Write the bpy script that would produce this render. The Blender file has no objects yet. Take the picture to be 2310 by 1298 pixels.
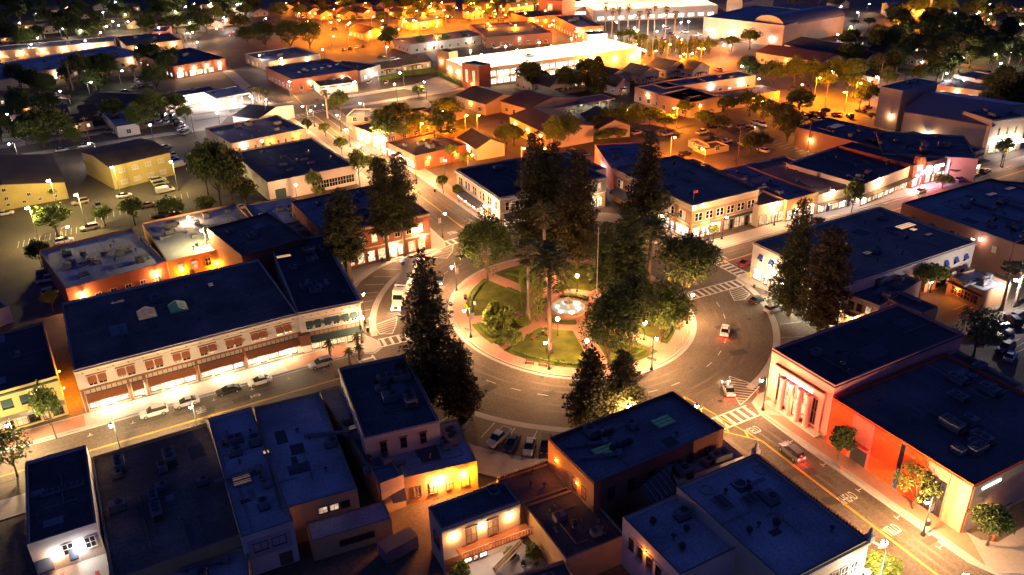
import bpy, math, random
from mathutils import Vector, Matrix
S = bpy.context.scene
R = math.radians
# ---------------------------------------------------------------- camera
FPX, PW, PH = 1876.5, 2310, 1298
CAM = Vector((-86.50, -135.64, 86.0))
def basis(yaw, pitch, roll):
    cy, sy, cp, sp = math.cos(yaw), math.sin(yaw), math.cos(pitch), math.sin(pitch)
    f = Vector((cy*cp, sy*cp, -sp)); r0 = Vector((sy, -cy, 0)); u0 = r0.cross(f)
    c, s = math.cos(roll), math.sin(roll)
    return c*r0 + s*u0, -s*r0 + c*u0, f
CR, CU, CF = basis(R(61.783), R(26.544), R(-1.419))
cam = bpy.data.objects.new('camera', bpy.data.cameras.new('camera'))
S.collection.objects.link(cam); S.camera = cam
cam.matrix_world = Matrix(((CR.x, CU.x, -CF.x, CAM.x), (CR.y, CU.y, -CF.y, CAM.y), (CR.z, CU.z, -CF.z, CAM.z), (0, 0, 0, 1)))
cam.data.sensor_width = 36; cam.data.lens = FPX/PW*36; cam.data.clip_end = 6000; cam.data.clip_start = 1
# ---------------------------------------------------------------- dusk sky
wd = bpy.data.worlds.new('World'); S.world = wd; wd.use_nodes = True
nt = wd.node_tree; bg = nt.nodes['Background']
sky = nt.nodes.new('ShaderNodeTexSky'); sky.sky_type = 'NISHITA'; sky.sun_disc = False
sky.sun_elevation = R(0.5); sky.sun_rotation = R(80)
tint = nt.nodes.new('ShaderNodeMix'); tint.data_type = 'RGBA'; tint.blend_type = 'MULTIPLY'; tint.inputs['Factor'].default_value = 1
bw = nt.nodes.new('ShaderNodeRGBToBW')
nt.links.new(sky.outputs[0], bw.inputs[0]); nt.links.new(bw.outputs[0], tint.inputs['A'])
tint.inputs['B'].default_value = (.12, .20, .92, 1)
nt.links.new(tint.outputs['Result'], bg.inputs[0]); bg.inputs[1].default_value = SKY = .15
sun = bpy.data.objects.new('twilight', bpy.data.lights.new('twilight', 'SUN')); S.collection.objects.link(sun)
sun.data.energy = .012; sun.data.angle = R(40); sun.data.color = (.3, .4, 1); sun.rotation_euler = (R(50), 0, R(-60))
S.view_settings.view_transform = 'Standard'; S.view_settings.look = 'None'; S.view_settings.gamma = 1
S.view_settings.exposure = 1.3; S.view_settings.use_curve_mapping = False
S.cycles.use_denoising = True; S.cycles.use_light_tree = True; S.cycles.max_bounces = 4
S.cycles.diffuse_bounces = 2; S.cycles.glossy_bounces = 2; S.cycles.transparent_max_bounces = 4
S.cycles.sample_clamp_indirect = 3; S.cycles.caustics_reflective = False; S.cycles.caustics_refractive = False
# ---------------------------------------------------------------- pixel helpers
def X(px, py, z=0.):
    d = CF*FPX + CR*(px-PW/2) - CU*(py-PH/2); t = (CAM.z-z)/-d.z
    q = CAM + d*t
    return Vector((q.x, q.y))
def proj(x, y, z):
    v = Vector((x, y, z))-CAM; d = v.dot(CF)
    return PW/2+FPX*v.dot(CR)/d, PH/2-FPX*v.dot(CU)/d
def height_to(x, y, ty):
    a, b = 0, 45
    for _ in range(24):
        m = (a+b)/2
        if proj(x, y, m)[1] > ty: a = m
        else: b = m
    return a
# ---------------------------------------------------------------- objects
COL = S.collection
def link(o, parent=None, loc=None, rz=None, scale=None):
    COL.objects.link(o)
    if parent is not None: o.parent = parent
    if loc is not None: o.location = loc
    if rz is not None: o.rotation_euler = (0, 0, rz)
    if scale is not None: o.scale = scale if hasattr(scale, '__len__') else (scale,)*3
    return o
def tag(o, label=None, cat=None, group=None, kind=None):
    if label: o['label'] = label
    if cat: o['category'] = cat
    if group: o['group'] = group
    if kind: o['kind'] = kind
    return o
def empty(name, loc=(0, 0, 0), rz=0):
    e = bpy.data.objects.new(name, None); e.empty_display_size = .1
    return link(e, None, loc, rz)
def put(name, mesh, parent=None, loc=None, rz=None, scale=None, mat=None):
    o = bpy.data.objects.new(name, mesh); link(o, parent, loc, rz, scale)
    if mat is not None:
        if not mesh.materials: mesh.materials.append(None)
        o.material_slots[0].link = 'OBJECT'; o.material_slots[0].material = mat
    return o
AUTO = []     # things whose label is completed with a landmark at the end
LAND = []     # (xy, phrase)
def auto(o, desc, cat, group, xy=None):
    if xy is None: xy = (o.location.x, o.location.y)
    AUTO.append((o, desc, cat, group, (xy[0], xy[1]), o.location.z)); return o
# ---------------------------------------------------------------- meshes
class MB:
    def __init__(s): s.v = []; s.f = []; s.m = []
    def add(s, vs, fs, m=0):
        n = len(s.v); s.v += [tuple(v) for v in vs]; s.f += [tuple(i+n for i in f) for f in fs]; s.m += [m]*len(fs); return s
    def box(s, x0, x1, y0, y1, z0, z1, m=0):
        return s.add([(x, y, z) for z in (z0, z1) for y in (y0, y1) for x in (x0, x1)],
                     [(0, 2, 3, 1), (4, 5, 7, 6), (0, 1, 5, 4), (2, 6, 7, 3), (0, 4, 6, 2), (1, 3, 7, 5)], m)
    def quad(s, a, b, c, d, m=0): return s.add([a, b, c, d], [(0, 1, 2, 3)], m)
    def prism(s, poly, z0, z1, m=0):
        n = len(poly)
        return s.add([(x, y, z0) for x, y in poly]+[(x, y, z1) for x, y in poly],
                     [tuple(range(n-1, -1, -1)), tuple(range(n, 2*n))]+[(i, (i+1) % n, n+(i+1) % n, n+i) for i in range(n)], m)
    def cyl(s, x, y, z0, z1, r0, r1=None, n=8, m=0, cap=True):
        r1 = r0 if r1 is None else r1
        vs = [(x+r*math.cos(2*math.pi*i/n), y+r*math.sin(2*math.pi*i/n), z) for z, r in ((z0, r0), (z1, r1)) for i in range(n)]
        fs = [(i, (i+1) % n, n+(i+1) % n, n+i) for i in range(n)]
        if cap: fs += [tuple(range(n-1, -1, -1)), tuple(range(n, 2*n))]
        return s.add(vs, fs, m)
    def lathe(s, prof, x=0, y=0, n=16, m=0):
        vs = [(x+r*math.cos(2*math.pi*i/n), y+r*math.sin(2*math.pi*i/n), z) for r, z in prof for i in range(n)]
        fs = [(k*n+i, k*n+(i+1) % n, (k+1)*n+(i+1) % n, (k+1)*n+i) for k in range(len(prof)-1) for i in range(n)]
        return s.add(vs, fs, m)
    def tube(s, pts, rs, n=6, m=0):
        pts = [Vector(p) for p in pts]; vs = []
        for i, p in enumerate(pts):
            d = (pts[min(i+1, len(pts)-1)]-pts[max(i-1, 0)]).normalized()
            a = d.orthogonal().normalized() if abs(d.z) < .9 else Vector((1, 0, 0)); a = (a-d*a.dot(d)).normalized(); b = d.cross(a)
            r = rs[i] if hasattr(rs, '__len__') else rs
            vs += [p+(a*math.cos(2*math.pi*k/n)+b*math.sin(2*math.pi*k/n))*r for k in range(n)]
        fs = [(i*n+k, i*n+(k+1) % n, (i+1)*n+(k+1) % n, (i+1)*n+k) for i in range(len(pts)-1) for k in range(n)]
        fs += [tuple(range(n-1, -1, -1)), tuple(range((len(pts)-1)*n, len(pts)*n))]
        return s.add(vs, fs, m)
    def sphere(s, c, r, n=8, k=5, m=0, sz=1.):
        return s.lathe([(max(r*math.sin(math.pi*j/k), .002), c[2]-r*sz*math.cos(math.pi*j/k)) for j in range(k+1)], c[0], c[1], n, m)
    def mesh(s, name, mats, smooth=False):
        me = bpy.data.meshes.new(name); me.from_pydata(s.v, [], s.f)
        for m in (mats if isinstance(mats, (list, tuple)) else [mats]): me.materials.append(M(m) if isinstance(m, str) else m)
        if any(s.m): me.polygons.foreach_set('material_index', s.m)
        if smooth: me.polygons.foreach_set('use_smooth', [True]*len(s.f))
        me.update(); return me
    def build(s, name, mats, parent=None, loc=None, rz=None, smooth=False):
        return put(name, s.mesh(name, mats, smooth), parent, loc, rz)
CACHE = {}
def cached(key, fn):
    if key not in CACHE: CACHE[key] = fn()
    return CACHE[key]
# ---------------------------------------------------------------- materials
MATS = {}
def M(n): return MATS[n]
def mat(name, col, rough=.8, var=.18, scale=.6, bump=0., metal=0., spec=.3, brick=None, fine=6., stripes=None):
    m = bpy.data.materials.new(name); m.use_nodes = True; MATS[name] = m
    t = m.node_tree; N = t.nodes; p = N['Principled BSDF']
    p.inputs['Roughness'].default_value = rough; p.inputs['Metallic'].default_value = metal; p.inputs['Specular IOR Level'].default_value = spec
    p.inputs['Base Color'].default_value = (*col, 1)
    if not var and not brick: return m
    tc = N.new('ShaderNodeTexCoord')
    def noise(sc, det):
        n = N.new('ShaderNodeTexNoise'); n.inputs['Scale'].default_value = sc; n.inputs['Detail'].default_value = det
        t.links.new(tc.outputs['Object'], n.inputs['Vector']); return n.outputs['Fac']
    def rng(src, a, b, lo, hi):
        k = N.new('ShaderNodeMapRange'); t.links.new(src, k.inputs[0])
        for i, v in zip((1, 2, 3, 4), (a, b, lo, hi)): k.inputs[i].default_value = v
        return k.outputs[0]
    def mul(a, b):
        k = N.new('ShaderNodeMath'); k.operation = 'MULTIPLY'; t.links.new(a, k.inputs[0]); t.links.new(b, k.inputs[1]); return k.outputs[0]
    big = noise(scale*.25, 4); f = mul(rng(big, .3, .7, 1-var, 1+var), rng(noise(fine*scale, 2), .3, .7, 1-var*.6, 1+var*.6))
    src = None
    if brick:
        b = N.new('ShaderNodeTexBrick'); b.inputs['Scale'].default_value = brick[0]
        b.inputs['Color1'].default_value = (*col, 1); b.inputs['Color2'].default_value = (*[c*brick[2] for c in col], 1)
        b.inputs['Mortar'].default_value = (*[min(1, c*brick[1]) for c in col], 1); b.inputs['Mortar Size'].default_value = brick[3]
        b.inputs['Brick Width'].default_value = brick[4]; b.inputs['Row Height'].default_value = brick[5]
        vm = tc.outputs['Object']
        if len(brick) > 6:                                  # stand the courses up on walls
            cx = N.new('ShaderNodeSeparateXYZ'); t.links.new(vm, cx.inputs[0]); ad = N.new('ShaderNodeMath'); t.links.new(cx.outputs[0], ad.inputs[0]); t.links.new(cx.outputs[1], ad.inputs[1])
            cb = N.new('ShaderNodeCombineXYZ'); t.links.new(ad.outputs[0], cb.inputs[0]); t.links.new(cx.outputs[2], cb.inputs[1]); vm = cb.outputs[0]
        t.links.new(vm, b.inputs['Vector']); src = b.outputs['Color']
    mx = N.new('ShaderNodeMix'); mx.data_type = 'RGBA'; mx.blend_type = 'MULTIPLY'; mx.inputs['Factor'].default_value = 1
    if src: t.links.new(src, mx.inputs['A'])
    else: mx.inputs['A'].default_value = (*col, 1)
    t.links.new(f, mx.inputs['B']); t.links.new(mx.outputs['Result'], p.inputs['Base Color'])
    t.links.new(rng(big, .3, .7, max(0, rough-.12), min(1, rough+.1)), p.inputs['Roughness'])
    if bump:
        bp = N.new('ShaderNodeBump'); bp.inputs['Strength'].default_value = bump; bp.inputs['Distance'].default_value = .03
        t.links.new(f, bp.inputs['Height']); t.links.new(bp.outputs[0], p.inputs['Normal'])
    return m
def emis(name, col, st, pattern=0., psc=2.):
    m = bpy.data.materials.new(name); m.use_nodes = True; MATS[name] = m
    t = m.node_tree; p = t.nodes['Principled BSDF']; p.inputs['Base Color'].default_value = (*[c*.3 for c in col], 1); p.inputs['Roughness'].default_value = .3
    p.inputs['Emission Color'].default_value = (*col, 1); p.inputs['Emission Strength'].default_value = st
    if pattern:                                            # goods, people and shelves seen through lit glass
        tc = t.nodes.new('ShaderNodeTexCoord'); oi = t.nodes.new('ShaderNodeObjectInfo'); va = t.nodes.new('ShaderNodeVectorMath')
        t.links.new(tc.outputs['Object'], va.inputs[0]); t.links.new(oi.outputs['Location'], va.inputs[1])
        n = t.nodes.new('ShaderNodeTexNoise'); n.inputs['Scale'].default_value = psc; n.inputs['Detail'].default_value = 3; t.links.new(va.outputs[0], n.inputs['Vector'])
        k = t.nodes.new('ShaderNodeMapRange'); t.links.new(n.outputs['Fac'], k.inputs[0]); k.inputs[1].default_value = .38; k.inputs[2].default_value = .62
        k.inputs[3].default_value = st*(1-pattern); k.inputs[4].default_value = st*(1+pattern*.6); t.links.new(k.outputs[0], p.inputs['Emission Strength'])
        mx = t.nodes.new('ShaderNodeMix'); mx.data_type = 'RGBA'; mx.inputs['Factor'].default_value = .35; mx.inputs['A'].default_value = (*col, 1)
        t.links.new(n.outputs['Color'], mx.inputs['B']); t.links.new(mx.outputs['Result'], p.inputs['Emission Color'])
    return m
# ground
mat('asphalt', (.105, .084, .064), .75, .42, .35, .3, spec=.25)
mat('lot', (.09, .078, .06), .8, .2, .4, .3)
mat('sidewalk', (.34, .30, .26), .85, .12, .5, .1, brick=(1, .75, 1.05, .012, 1.5, 1.5))
mat('concrete', (.36, .34, .31), .85, .15, .8, .1)
mat('brickpave', (.33, .17, .11), .85, .15, .7, .1, brick=(1, .8, .9, .012, 1.2, 1.2))
mat('pinkpave', (.42, .22, .16), .85, .14, .6, .1, brick=(1, .8, 1.05, .015, 1.1, 1.1))
mat('grass', (.075, .088, .008), .95, .45, 1.6, .5)
mat('yard', (.045, .05, .022), .95, .4, .6, .4)
mat('patch', (.19, .205, .23), .85, .3, .6)
mat('patch_dark', (.075, .08, .092), .85, .3, .6)
mat('soil', (.08, .05, .03), .95, .3, 1)
mat('paint_white', (.55, .53, .48), .7, .22, 2)
mat('asphalt_worn', (.114, .091, .07), .7, .4, .8)
mat('asphalt_patch', (.06, .05, .042), .8, .3, .8)
mat('roof_tan', (.20, .17, .14), .85, .4, .5, .2, brick=(1, .75, 1.1, .03, 9, 1.0))
mat('paint_yellow', (.75, .38, .03), .6, .12, 2)
mat('paint_red', (.45, .05, .04), .6, .15, 2)
# roofs
mat('roof_grey', (.16, .18, .21), .85, .42, .5, .2, brick=(1, .7, 1.1, .03, 9, 1.0))
mat('roof_pale', (.28, .31, .36), .8, .38, .5, .2, brick=(1, .75, 1.06, .03, 12, 1.2))
mat('roof_dark', (.085, .09, .105), .85, .45, .5, .2, brick=(1, .7, 1.15, .03, 9, 1.0))
mat('roof_charcoal', (.055, .056, .062), .9, .45, .5, .2, brick=(1, .7, 1.2, .03, 7, .9))
mat('roof_umber', (.12, .105, .095), .85, .45, .6, .2, brick=(1, .75, 1.1, .03, 11, 1.1))
mat('roof_metal', (.12, .13, .15), .6, .12, .5, .1, spec=.5, brick=(1, .6, 1.05, .05, .6, 20))
mat('roof_shingle', (.10, .075, .06), .9, .25, 1, .3, brick=(2, .6, .85, .03, .5, .3))
mat('roof_tile', (.22, .09, .05), .85, .2, 1, .3, brick=(2.2, .5, .85, .06, .45, .5))
# walls
BR = (4, 1.3, .8, .02, .5, .16, 1)
mat('brick_red', (.30, .105, .06), .85, .15, .8, .2, brick=BR)
mat('brick_tan', (.34, .19, .10), .85, .12, .8, .2, brick=BR)
mat('brick_dark', (.17, .075, .05), .85, .15, .8, .2, brick=BR)
mat('stucco_cream', (.54, .44, .31), .85, .1, .7, .15)
mat('stucco_white', (.60, .53, .46), .85, .1, .7, .15)
mat('stucco_tan', (.46, .36, .26), .85, .12, .7, .15)
mat('stucco_ochre', (.50, .33, .15), .85, .14, .7, .15)
mat('stucco_grey', (.36, .35, .34), .85, .12, .7, .15)
mat('stucco_yellow', (.44, .34, .13), .85, .12, .7, .15)
mat('stucco_orange', (.62, .33, .12), .85, .12, .7, .15)  # on the flank this orange holds the lamplight; sign boards are really orange
mat('stucco_pink_lit', (.84, .31, .25), .8, .08, .7, .1)  # pale stucco with red-pink light put into its colour
mat('panel_orange_lit', (.80, .085, .014), .85, .2, .5, .1)  # orange and coral panel paint also carries red light in its colour
mat('panel_coral_lit', (.86, .15, .10), .85, .18, .5, .1)
mat('panel_peach', (.72, .33, .16), .8, .1, .5, .1)
mat('block_grey', (.33, .31, .29), .9, .15, .6, .2, brick=(2, .85, .92, .02, .8, .4, 1))
mat('wood_wall', (.40, .35, .29), .8, .12, 1, .2, brick=(4, .6, .95, .03, 30, .5, 1))
# trim and small things
mat('trim_white', (.72, .70, .66), .6, .06, 1)
mat('trim_cream', (.64, .54, .38), .7, .08, 1)
mat('trim_dark', (.05, .045, .04), .6, .1, 1)
mat('trim_brown', (.20, .09, .05), .7, .12, 1)
mat('trim_green', (.03, .07, .06), .7, .1, 1)
mat('trim_blue', (.03, .07, .25), .7, .1, 1)
mat('awning_rust', (.28, .10, .045), .85, .1, 1)
mat('awning_teal', (.035, .07, .07), .85, .1, 1)
mat('awning_blue', (.03, .08, .32), .85, .1, 1)
mat('awning_grey', (.10, .11, .14), .85, .1, 1)
mat('metal_grey', (.30, .30, .31), .45, .12, 2, metal=.5)
mat('metal_pale', (.46, .46, .46), .5, .12, 2, metal=.2)
mat('unit_metal', (.15, .15, .16), .6, .2, 2)
mat('coping', (.17, .15, .13), .8, .15, 1)
mat('metal_dark', (.035, .04, .04), .5, .1, 2, metal=.3)
mat('pole_grey', (.16, .155, .15), .6, .1, 2)
mat('wood', (.16, .09, .05), .8, .2, 3)
mat('white_plastic', (.7, .7, .68), .5, .05, 1)
mat('sign_yellow', (.75, .55, .02), .5, 0)
mat('sign_red', (.55, .03, .03), .5, 0)
mat('hydrant', (.7, .12, .02), .5, .1, 2)
mat('banner', (.55, .42, .40), .8, .1, 2)
mat('glass_dark', (.012, .014, .018), .08, 0, spec=.6)
mat('blind', (.45, .38, .28), .6, .1, 1)
mat('tyre', (.012, .012, .012), .8, 0)
mat('rim', (.45, .45, .46), .35, 0, metal=.7)
mat('water', (.42, .50, .52), .08, 0, spec=.5)
mat('pool_tile', (.45, .55, .56), .4, .1, 1)
mat('stone', (.48, .40, .33), .8, .12, 1.5, .2)
# leaves and bark
mat('leaf_mid', (.085, .125, .022), .7, .35, 1.5, fine=3)
mat('leaf_light', (.15, .19, .03), .7, .35, 1.5, fine=3)
mat('leaf_dark', (.066, .092, .022), .75, .35, 1.5, fine=3)
mat('needle', (.048, .054, .018), .8, .4, .8, fine=4)
mat('needle_rust', (.060, .050, .018), .8, .35, .8, fine=4)
mat('frond', (.10, .115, .03), .6, .3, 1.5)
mat('frond_dry', (.16, .11, .05), .8, .3, 1.5)
mat('bark', (.13, .085, .055), .9, .25, 2, .4)
mat('bark_pale', (.30, .24, .18), .9, .25, 2, .4)
# lights
WARM, WHITE, COOL, SODIUM = (1, .44, .14), (1, .51, .21), (1, .82, .72), (1, .25, .008)
emis('glow_warm', (1, .80, .52), 30); emis('glow_white', (1, .97, .9), 34); emis('glow_cool', (.86, .92, 1), 40); emis('glow_sodium', (1, .50, .10), 30)
emis('glow_red', (1, .03, .02), 24); emis('glow_green', (.1, 1, .5), 10); emis('glow_pink', (1, .2, .35), 8); emis('glow_amber', (1, .45, .06), 8)
emis('lit_warm', (1, .58, .22), .75, .85, 2.4); emis('lit_yellow', (1, .66, .2), .9, .5, 1.2); emis('lit_shop', (1, .74, .42), .95, .92, 2.6)
emis('lit_white', (1, .86, .64), 1.7, .8, 2.0); emis('lit_cool', (.75, .88, 1), 1.2, .85, 2.0); emis('lit_dim', (1, .6, .28), .35, .6, 1.2)
emis('sky_amber', (1, .45, .08), .5, .2, 2); emis('sky_tan', (1, .50, .28), .055, .3, 2); emis('sky_green', (.1, .7, .45), .014, .2, 2); emis('pool_glow', (.9, .95, 1), 3)
emis('sign_white', (1, .96, .95), 5); emis('sign_blue', (.35, .45, 1), 6)
LIGHTS = {}
def point(parent, loc, col, watts, radius=.15, name='lamp_light'):
    k = (col, watts, radius)
    if k not in LIGHTS:
        d = bpy.data.lights.new(name, 'POINT'); d.color = col; d.energy = watts; d.shadow_soft_size = radius; LIGHTS[k] = d
    o = bpy.data.objects.new(name, LIGHTS[k]); return link(o, parent, loc)
PWR = 1.0
# ================================================================ the setting
road = MB().quad((-1500, -900, 0), (2300, -900, 0), (2300, 2600, 0), (-1500, 2600, 0)).build('road', 'asphalt'); road['kind'] = 'structure'
ZP = .012
def strip(mb, a, b, w, z=ZP, m=0):
    a, b = Vector(a[:2]), Vector(b[:2]); d = (b-a).normalized(); n = Vector((-d.y, d.x))*w/2
    mb.quad((*(a-n), z), (*(b-n), z), (*(b+n), z), (*(a+n), z), m)
def lot(name, pts, material, z=.006):
    o = MB().add([(x, y, z) for x, y in pts], [tuple(range(len(pts)))]).build(name, material); o['kind'] = 'structure'; return o
# raised pavements round the four corners of the plaza
def mir(pts, sx, sy): return [(x*sx, y*sy) for x, y in pts]
INNER = [(-400, 6.6), (-72, 6.6), (-47, 6.4), (-43.2, 4.9), (-41.2, 6.2), (-40.8, 9), (-42.3, 12.5), (-43.6, 18), (-42.8, 25), (-39.6, 31.5), (-35, 37.5), (-29.5, 42), (-23.5, 44.6), (-17, 44.6), (-11.5, 44.6), (-8.6, 46), (-7.4, 49.5), (-7, 60), (-7, 196)]
OUTER = [(-400, 11.4), (-72, 11.4), (-50, 11.4), (-48, 11.4), (-46.2, 11.6), (-45, 12.5), (-46.5, 16.5), (-48.5, 20), (-48, 27), (-44.5, 34.5), (-39, 41.5), (-32, 46.8), (-25, 49.2), (-18, 49.4), (-14, 49.5), (-12, 51), (-11.6, 53), (-11.5, 60), (-11.5, 196)]
def pavement(name, inner, outer, material='sidewalk', kerb=True):
    mb = MB(); n = len(inner)
    ccw = sum((b[0]-a[0])*(b[1]+a[1]) for a, b in zip(inner+outer[::-1], (inner+outer[::-1])[1:])) < 0
    for i in range(n-1):
        a, b, c, d = inner[i], inner[i+1], outer[i+1], outer[i]
        q = [a, b, c, d] if ccw else [d, c, b, a]
        mb.add([(*p, .14) for p in q], [(0, 1, 2, 3)])
        mb.add([(*d, 0), (*c, 0), (*c, .14), (*d, .14)], [(0, 1, 2, 3)])
    o = mb.build(name, material); o['kind'] = 'structure'
    if kerb:
        k = MB()
        for i in range(n-1):
            a, b = Vector(inner[i]), Vector(inner[i+1])
            da = (Vector(outer[i])-a).normalized()*.32; db = (Vector(outer[i+1])-b).normalized()*.32
            k.add([(*a, 0), (*b, 0), (*b, .155), (*a, .155), (*(b+db), .155), (*(a+da), .155)], [(0, 1, 2, 3), (3, 2, 4, 5)])
        k.build('kerb', 'concrete', o)
        g = MB()                                        # concrete gutter along the kerb
        for i in range(n-1):
            a, b = Vector(inner[i]), Vector(inner[i+1]); da = (Vector(outer[i])-a).normalized()*.55; db = (Vector(outer[i+1])-b).normalized()*.55
            g.add([(*a, .009), (*b, .009), (*(b-db), .009), (*(a-da), .009)], [(0, 1, 2, 3)])
        g.build('gutter', 'concrete', o)
    return o
for nm, sx, sy, dy in (('pavement_north_west', 1, 1, 0), ('pavement_north_east', -1, 1, 1.6), ('pavement_south_west', 1, -1, -1.4), ('pavement_south_east', -1, -1, -1.2)):
    i_, o_ = mir(INNER, sx, sy), mir(OUTER, sx, sy)
    if sx < 0: i_ = [(x+(1.0), y) for x, y in i_]; o_ = [(x+1.0, y) for x, y in o_]
    i_ = [(x, y+dy) for x, y in i_]; o_ = [(x, y+dy) for x, y in o_]
    if sy < 0:                                           # the south pavements turn the corner of the cross street
        e = i_[-2][0]; f = o_[-2][0]; g = math.copysign(1, e)
        i_ = i_[:-1]+[(e, -90), (e+g*1.2, -93.6), (e+g*5, -96), (e+g*70, -96)]; o_ = o_[:-1]+[(f, -86), (f+g*.4, -88.6), (f+g*2, -90), (f+g*66, -90)]
    pavement(nm, i_, o_)
# ring gutter band between roadway and the angled parking
def ell(rx, ry, a): return (rx*math.cos(a)+.5, ry*math.sin(a)+.3)
band = MB()
for a0, a1 in ((16, 76), (105, 166), (194, 255), (286, 346)):
    n = 24
    for i in range(n):
        a, b = R(a0+(a1-a0)*i/n), R(a0+(a1-a0)*(i+1)/n)
        band.quad((*ell(41.6, 44.4, a), .012), (*ell(43.0, 45.8, a), .012), (*ell(43.0, 45.8, b), .012), (*ell(41.6, 44.4, b), .012))
band.build('ring_gutter', 'concrete', road)
worn = MB()
for rr in (28.4, 30.3, 34.6, 36.6):
    for i in range(96):
        a, b = 2*math.pi*i/96, 2*math.pi*(i+1)/96; worn.quad((*ell(rr, rr+3.2, a), .007), (*ell(rr+.6, rr+3.8, a), .007), (*ell(rr+.6, rr+3.8, b), .007), (*ell(rr, rr+3.2, b), .007))
for y in (-4.6, -2.9, 1.6, 3.2): strip(worn, (-200, y), (-48, y), .55, .007); strip(worn, (48, y+2), (200, y+8), .55, .007)
for x in (-3.8, -2.1, 3.6, 5.2): strip(worn, (x, 52), (x+.8, 196), .55, .007); strip(worn, (x+.6, -52), (x, -97), .55, .007)
worn.build('tyre_wear', 'asphalt_worn', road)
rp = random.Random(3)
for i in range(26):
    if i < 14: a = rp.uniform(0, 6.28); c = Vector(ell(rp.uniform(29, 38), rp.uniform(32, 41), a))
    elif i < 20: c = Vector((rp.uniform(-95, -50), rp.uniform(-5, 5)))
    else: c = Vector((rp.uniform(-4, 6), rp.uniform(-95, -55)))
    d = Vector((1, rp.uniform(-.3, .3))); pm_ = MB(); strip(pm_, c, c+d*rp.uniform(1.5, 4.5), rp.uniform(.8, 2.2), .0095); pm_.build('asphalt_repair', 'asphalt_patch', road)
for px, py in ((1370, 760), (1090, 855), (1222, 851), (1625, 905), (1800, 1120), (640, 880), (960, 800), (1560, 830), (1690, 720), (1070, 560)):
    c = X(px, py); MB().lathe([(.01, .014), (.42, .014), (.45, .009)], 0, 0, 14).build('manhole_cover', 'metal_dark', road, (c.x, c.y, 0))
# lanes, crossings and words painted on the road
def markings(name, material): return MB(), name, material
lane = MB()
for k in range(40):
    a = 2*math.pi*k/40
    if k % 10 in (1,): continue
    p, q = ell(32.2, 35.4, a), ell(32.2, 35.4, a+.062); strip(lane, p, q, .14)
lane.build('lane_dashes', 'paint_white', road)
yl = MB()
for x0, x1, y in ((-300, -47, -.8), (47, 330, .9)):
    for d in (-.12, .12):
        if x0 < 0: strip(yl, (x0, y+d), (x1, y+d), .12)
        else: strip(yl, (x0, y+d+.4), (x1, y+d+8), .12)
for d in (-.12, .12):
    strip(yl, (1.0+d, 54), (1.6+d, 196), .12); strip(yl, (2.9+d, -56), (1.9+d, -97), .12); strip(yl, (3+d, 215), (11+d, 330), .12)
strip(yl, (2.9, -56), (.2, -39), .22); strip(yl, (2.9, -56), (-3.4, -47), .22); strip(yl, (-3.4, -47), (.2, -39), .22)
for t in (.2, .5, .8): strip(yl, (2.9-2.7*t, -56+17*t), (2.9-6.3*t, -56+9*t), .3)
strip(yl, (1.0, 54), (-1.2, 48.5), .2); strip(yl, (1.0, 54), (3.4, 49), .2); strip(yl, (0, 51.3), (2.2, 51.3), .3); strip(yl, (-.7, 49.6), (3, 49.6), .3)
strip(yl, (47, 1.3), (43.8, .2), .2); strip(yl, (47, 1.3), (44, 3.4), .2)
yl.build('centre_lines', 'paint_yellow', road)
def crossing(a, b, w, n):
    """ladder crossing from kerb a to kerb b"""
    a, b = Vector(a), Vector(b); d = (b-a).normalized(); nrm = Vector((-d.y, d.x))
    mb = MB()
    for s in (-1, 1): strip(mb, a+nrm*s*w/2, b+nrm*s*w/2, .32)
    o = mb.build('crosswalk', 'paint_white', road); L = (b-a).length
    for i in range(n):
        c = a+d*L*(i+.5)/n; s = MB(); strip(s, c-nrm*(w/2-.17), c+nrm*(w/2-.17), .62); s.build('stripe', 'paint_white', o)
crossing((-45.2, 4.2), (-45.2, -6.2), 3.0, 6); crossing((-40.6, 7.8), (-26, 6.3), 3.2, 9)
crossing((44.6, 6.6), (44.6, -7.0), 3.2, 9); crossing((42.0, -9.2), (26, -8.4), 3.2, 10)
crossing((7.9, -48.6), (-6.2, -48.6), 3.4, 9); crossing((-7.6, 47.4), (8.4, 48.6), 3.0, 9); crossing((-6.6, 196), (8.4, 200), 3, 8)
def hatch(poly, pdir, gap=.85):
    """striped no-parking bay: outline in photo points, stripes parallel to a photo direction"""
    P = [X(*q) for q in poly]; c = sum((p for p in P), Vector((0, 0)))/len(P)
    q0 = (sum(q[0] for q in poly)/len(poly), sum(q[1] for q in poly)/len(poly)); d = (X(q0[0]+pdir[0]*20, q0[1]+pdir[1]*20)-X(*q0)).normalized(); n = Vector((-d.y, d.x))
    mb = MB()
    for a, b in zip(P, P[1:]+P[:1]): strip(mb, a, b, .16)
    lo, hi = min((p-c).dot(n) for p in P), max((p-c).dot(n) for p in P); o = lo+gap*.6
    while o < hi-.2:
        ts = []
        for a, b in zip(P, P[1:]+P[:1]):
            u, v = (a-c).dot(n)-o, (b-c).dot(n)-o
            if u*v < 0: ts.append((a+(b-a)*(u/(u-v))-c).dot(d))
        if len(ts) >= 2: strip(mb, c+n*o+d*min(ts), c+n*o+d*max(ts), .14, ZP+.003)
        o += gap
    mb.build('hatched_bay', 'paint_white', road)
hatch(((844, 734), (870, 724), (896, 715), (893, 735), (885, 753), (856, 754)), (1, -.3)); hatch(((968, 581), (996, 561), (1022, 551), (1021, 568), (1008, 583)), (1, .14))
hatch(((1645, 849), (1680, 861), (1713, 873), (1684, 903), (1670, 914), (1653, 885)), (1, .12)); hatch(((1645, 651), (1671, 647), (1692, 664), (1680, 676), (1657, 679), (1648, 662)), (1, .3))
bays = MB()
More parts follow.
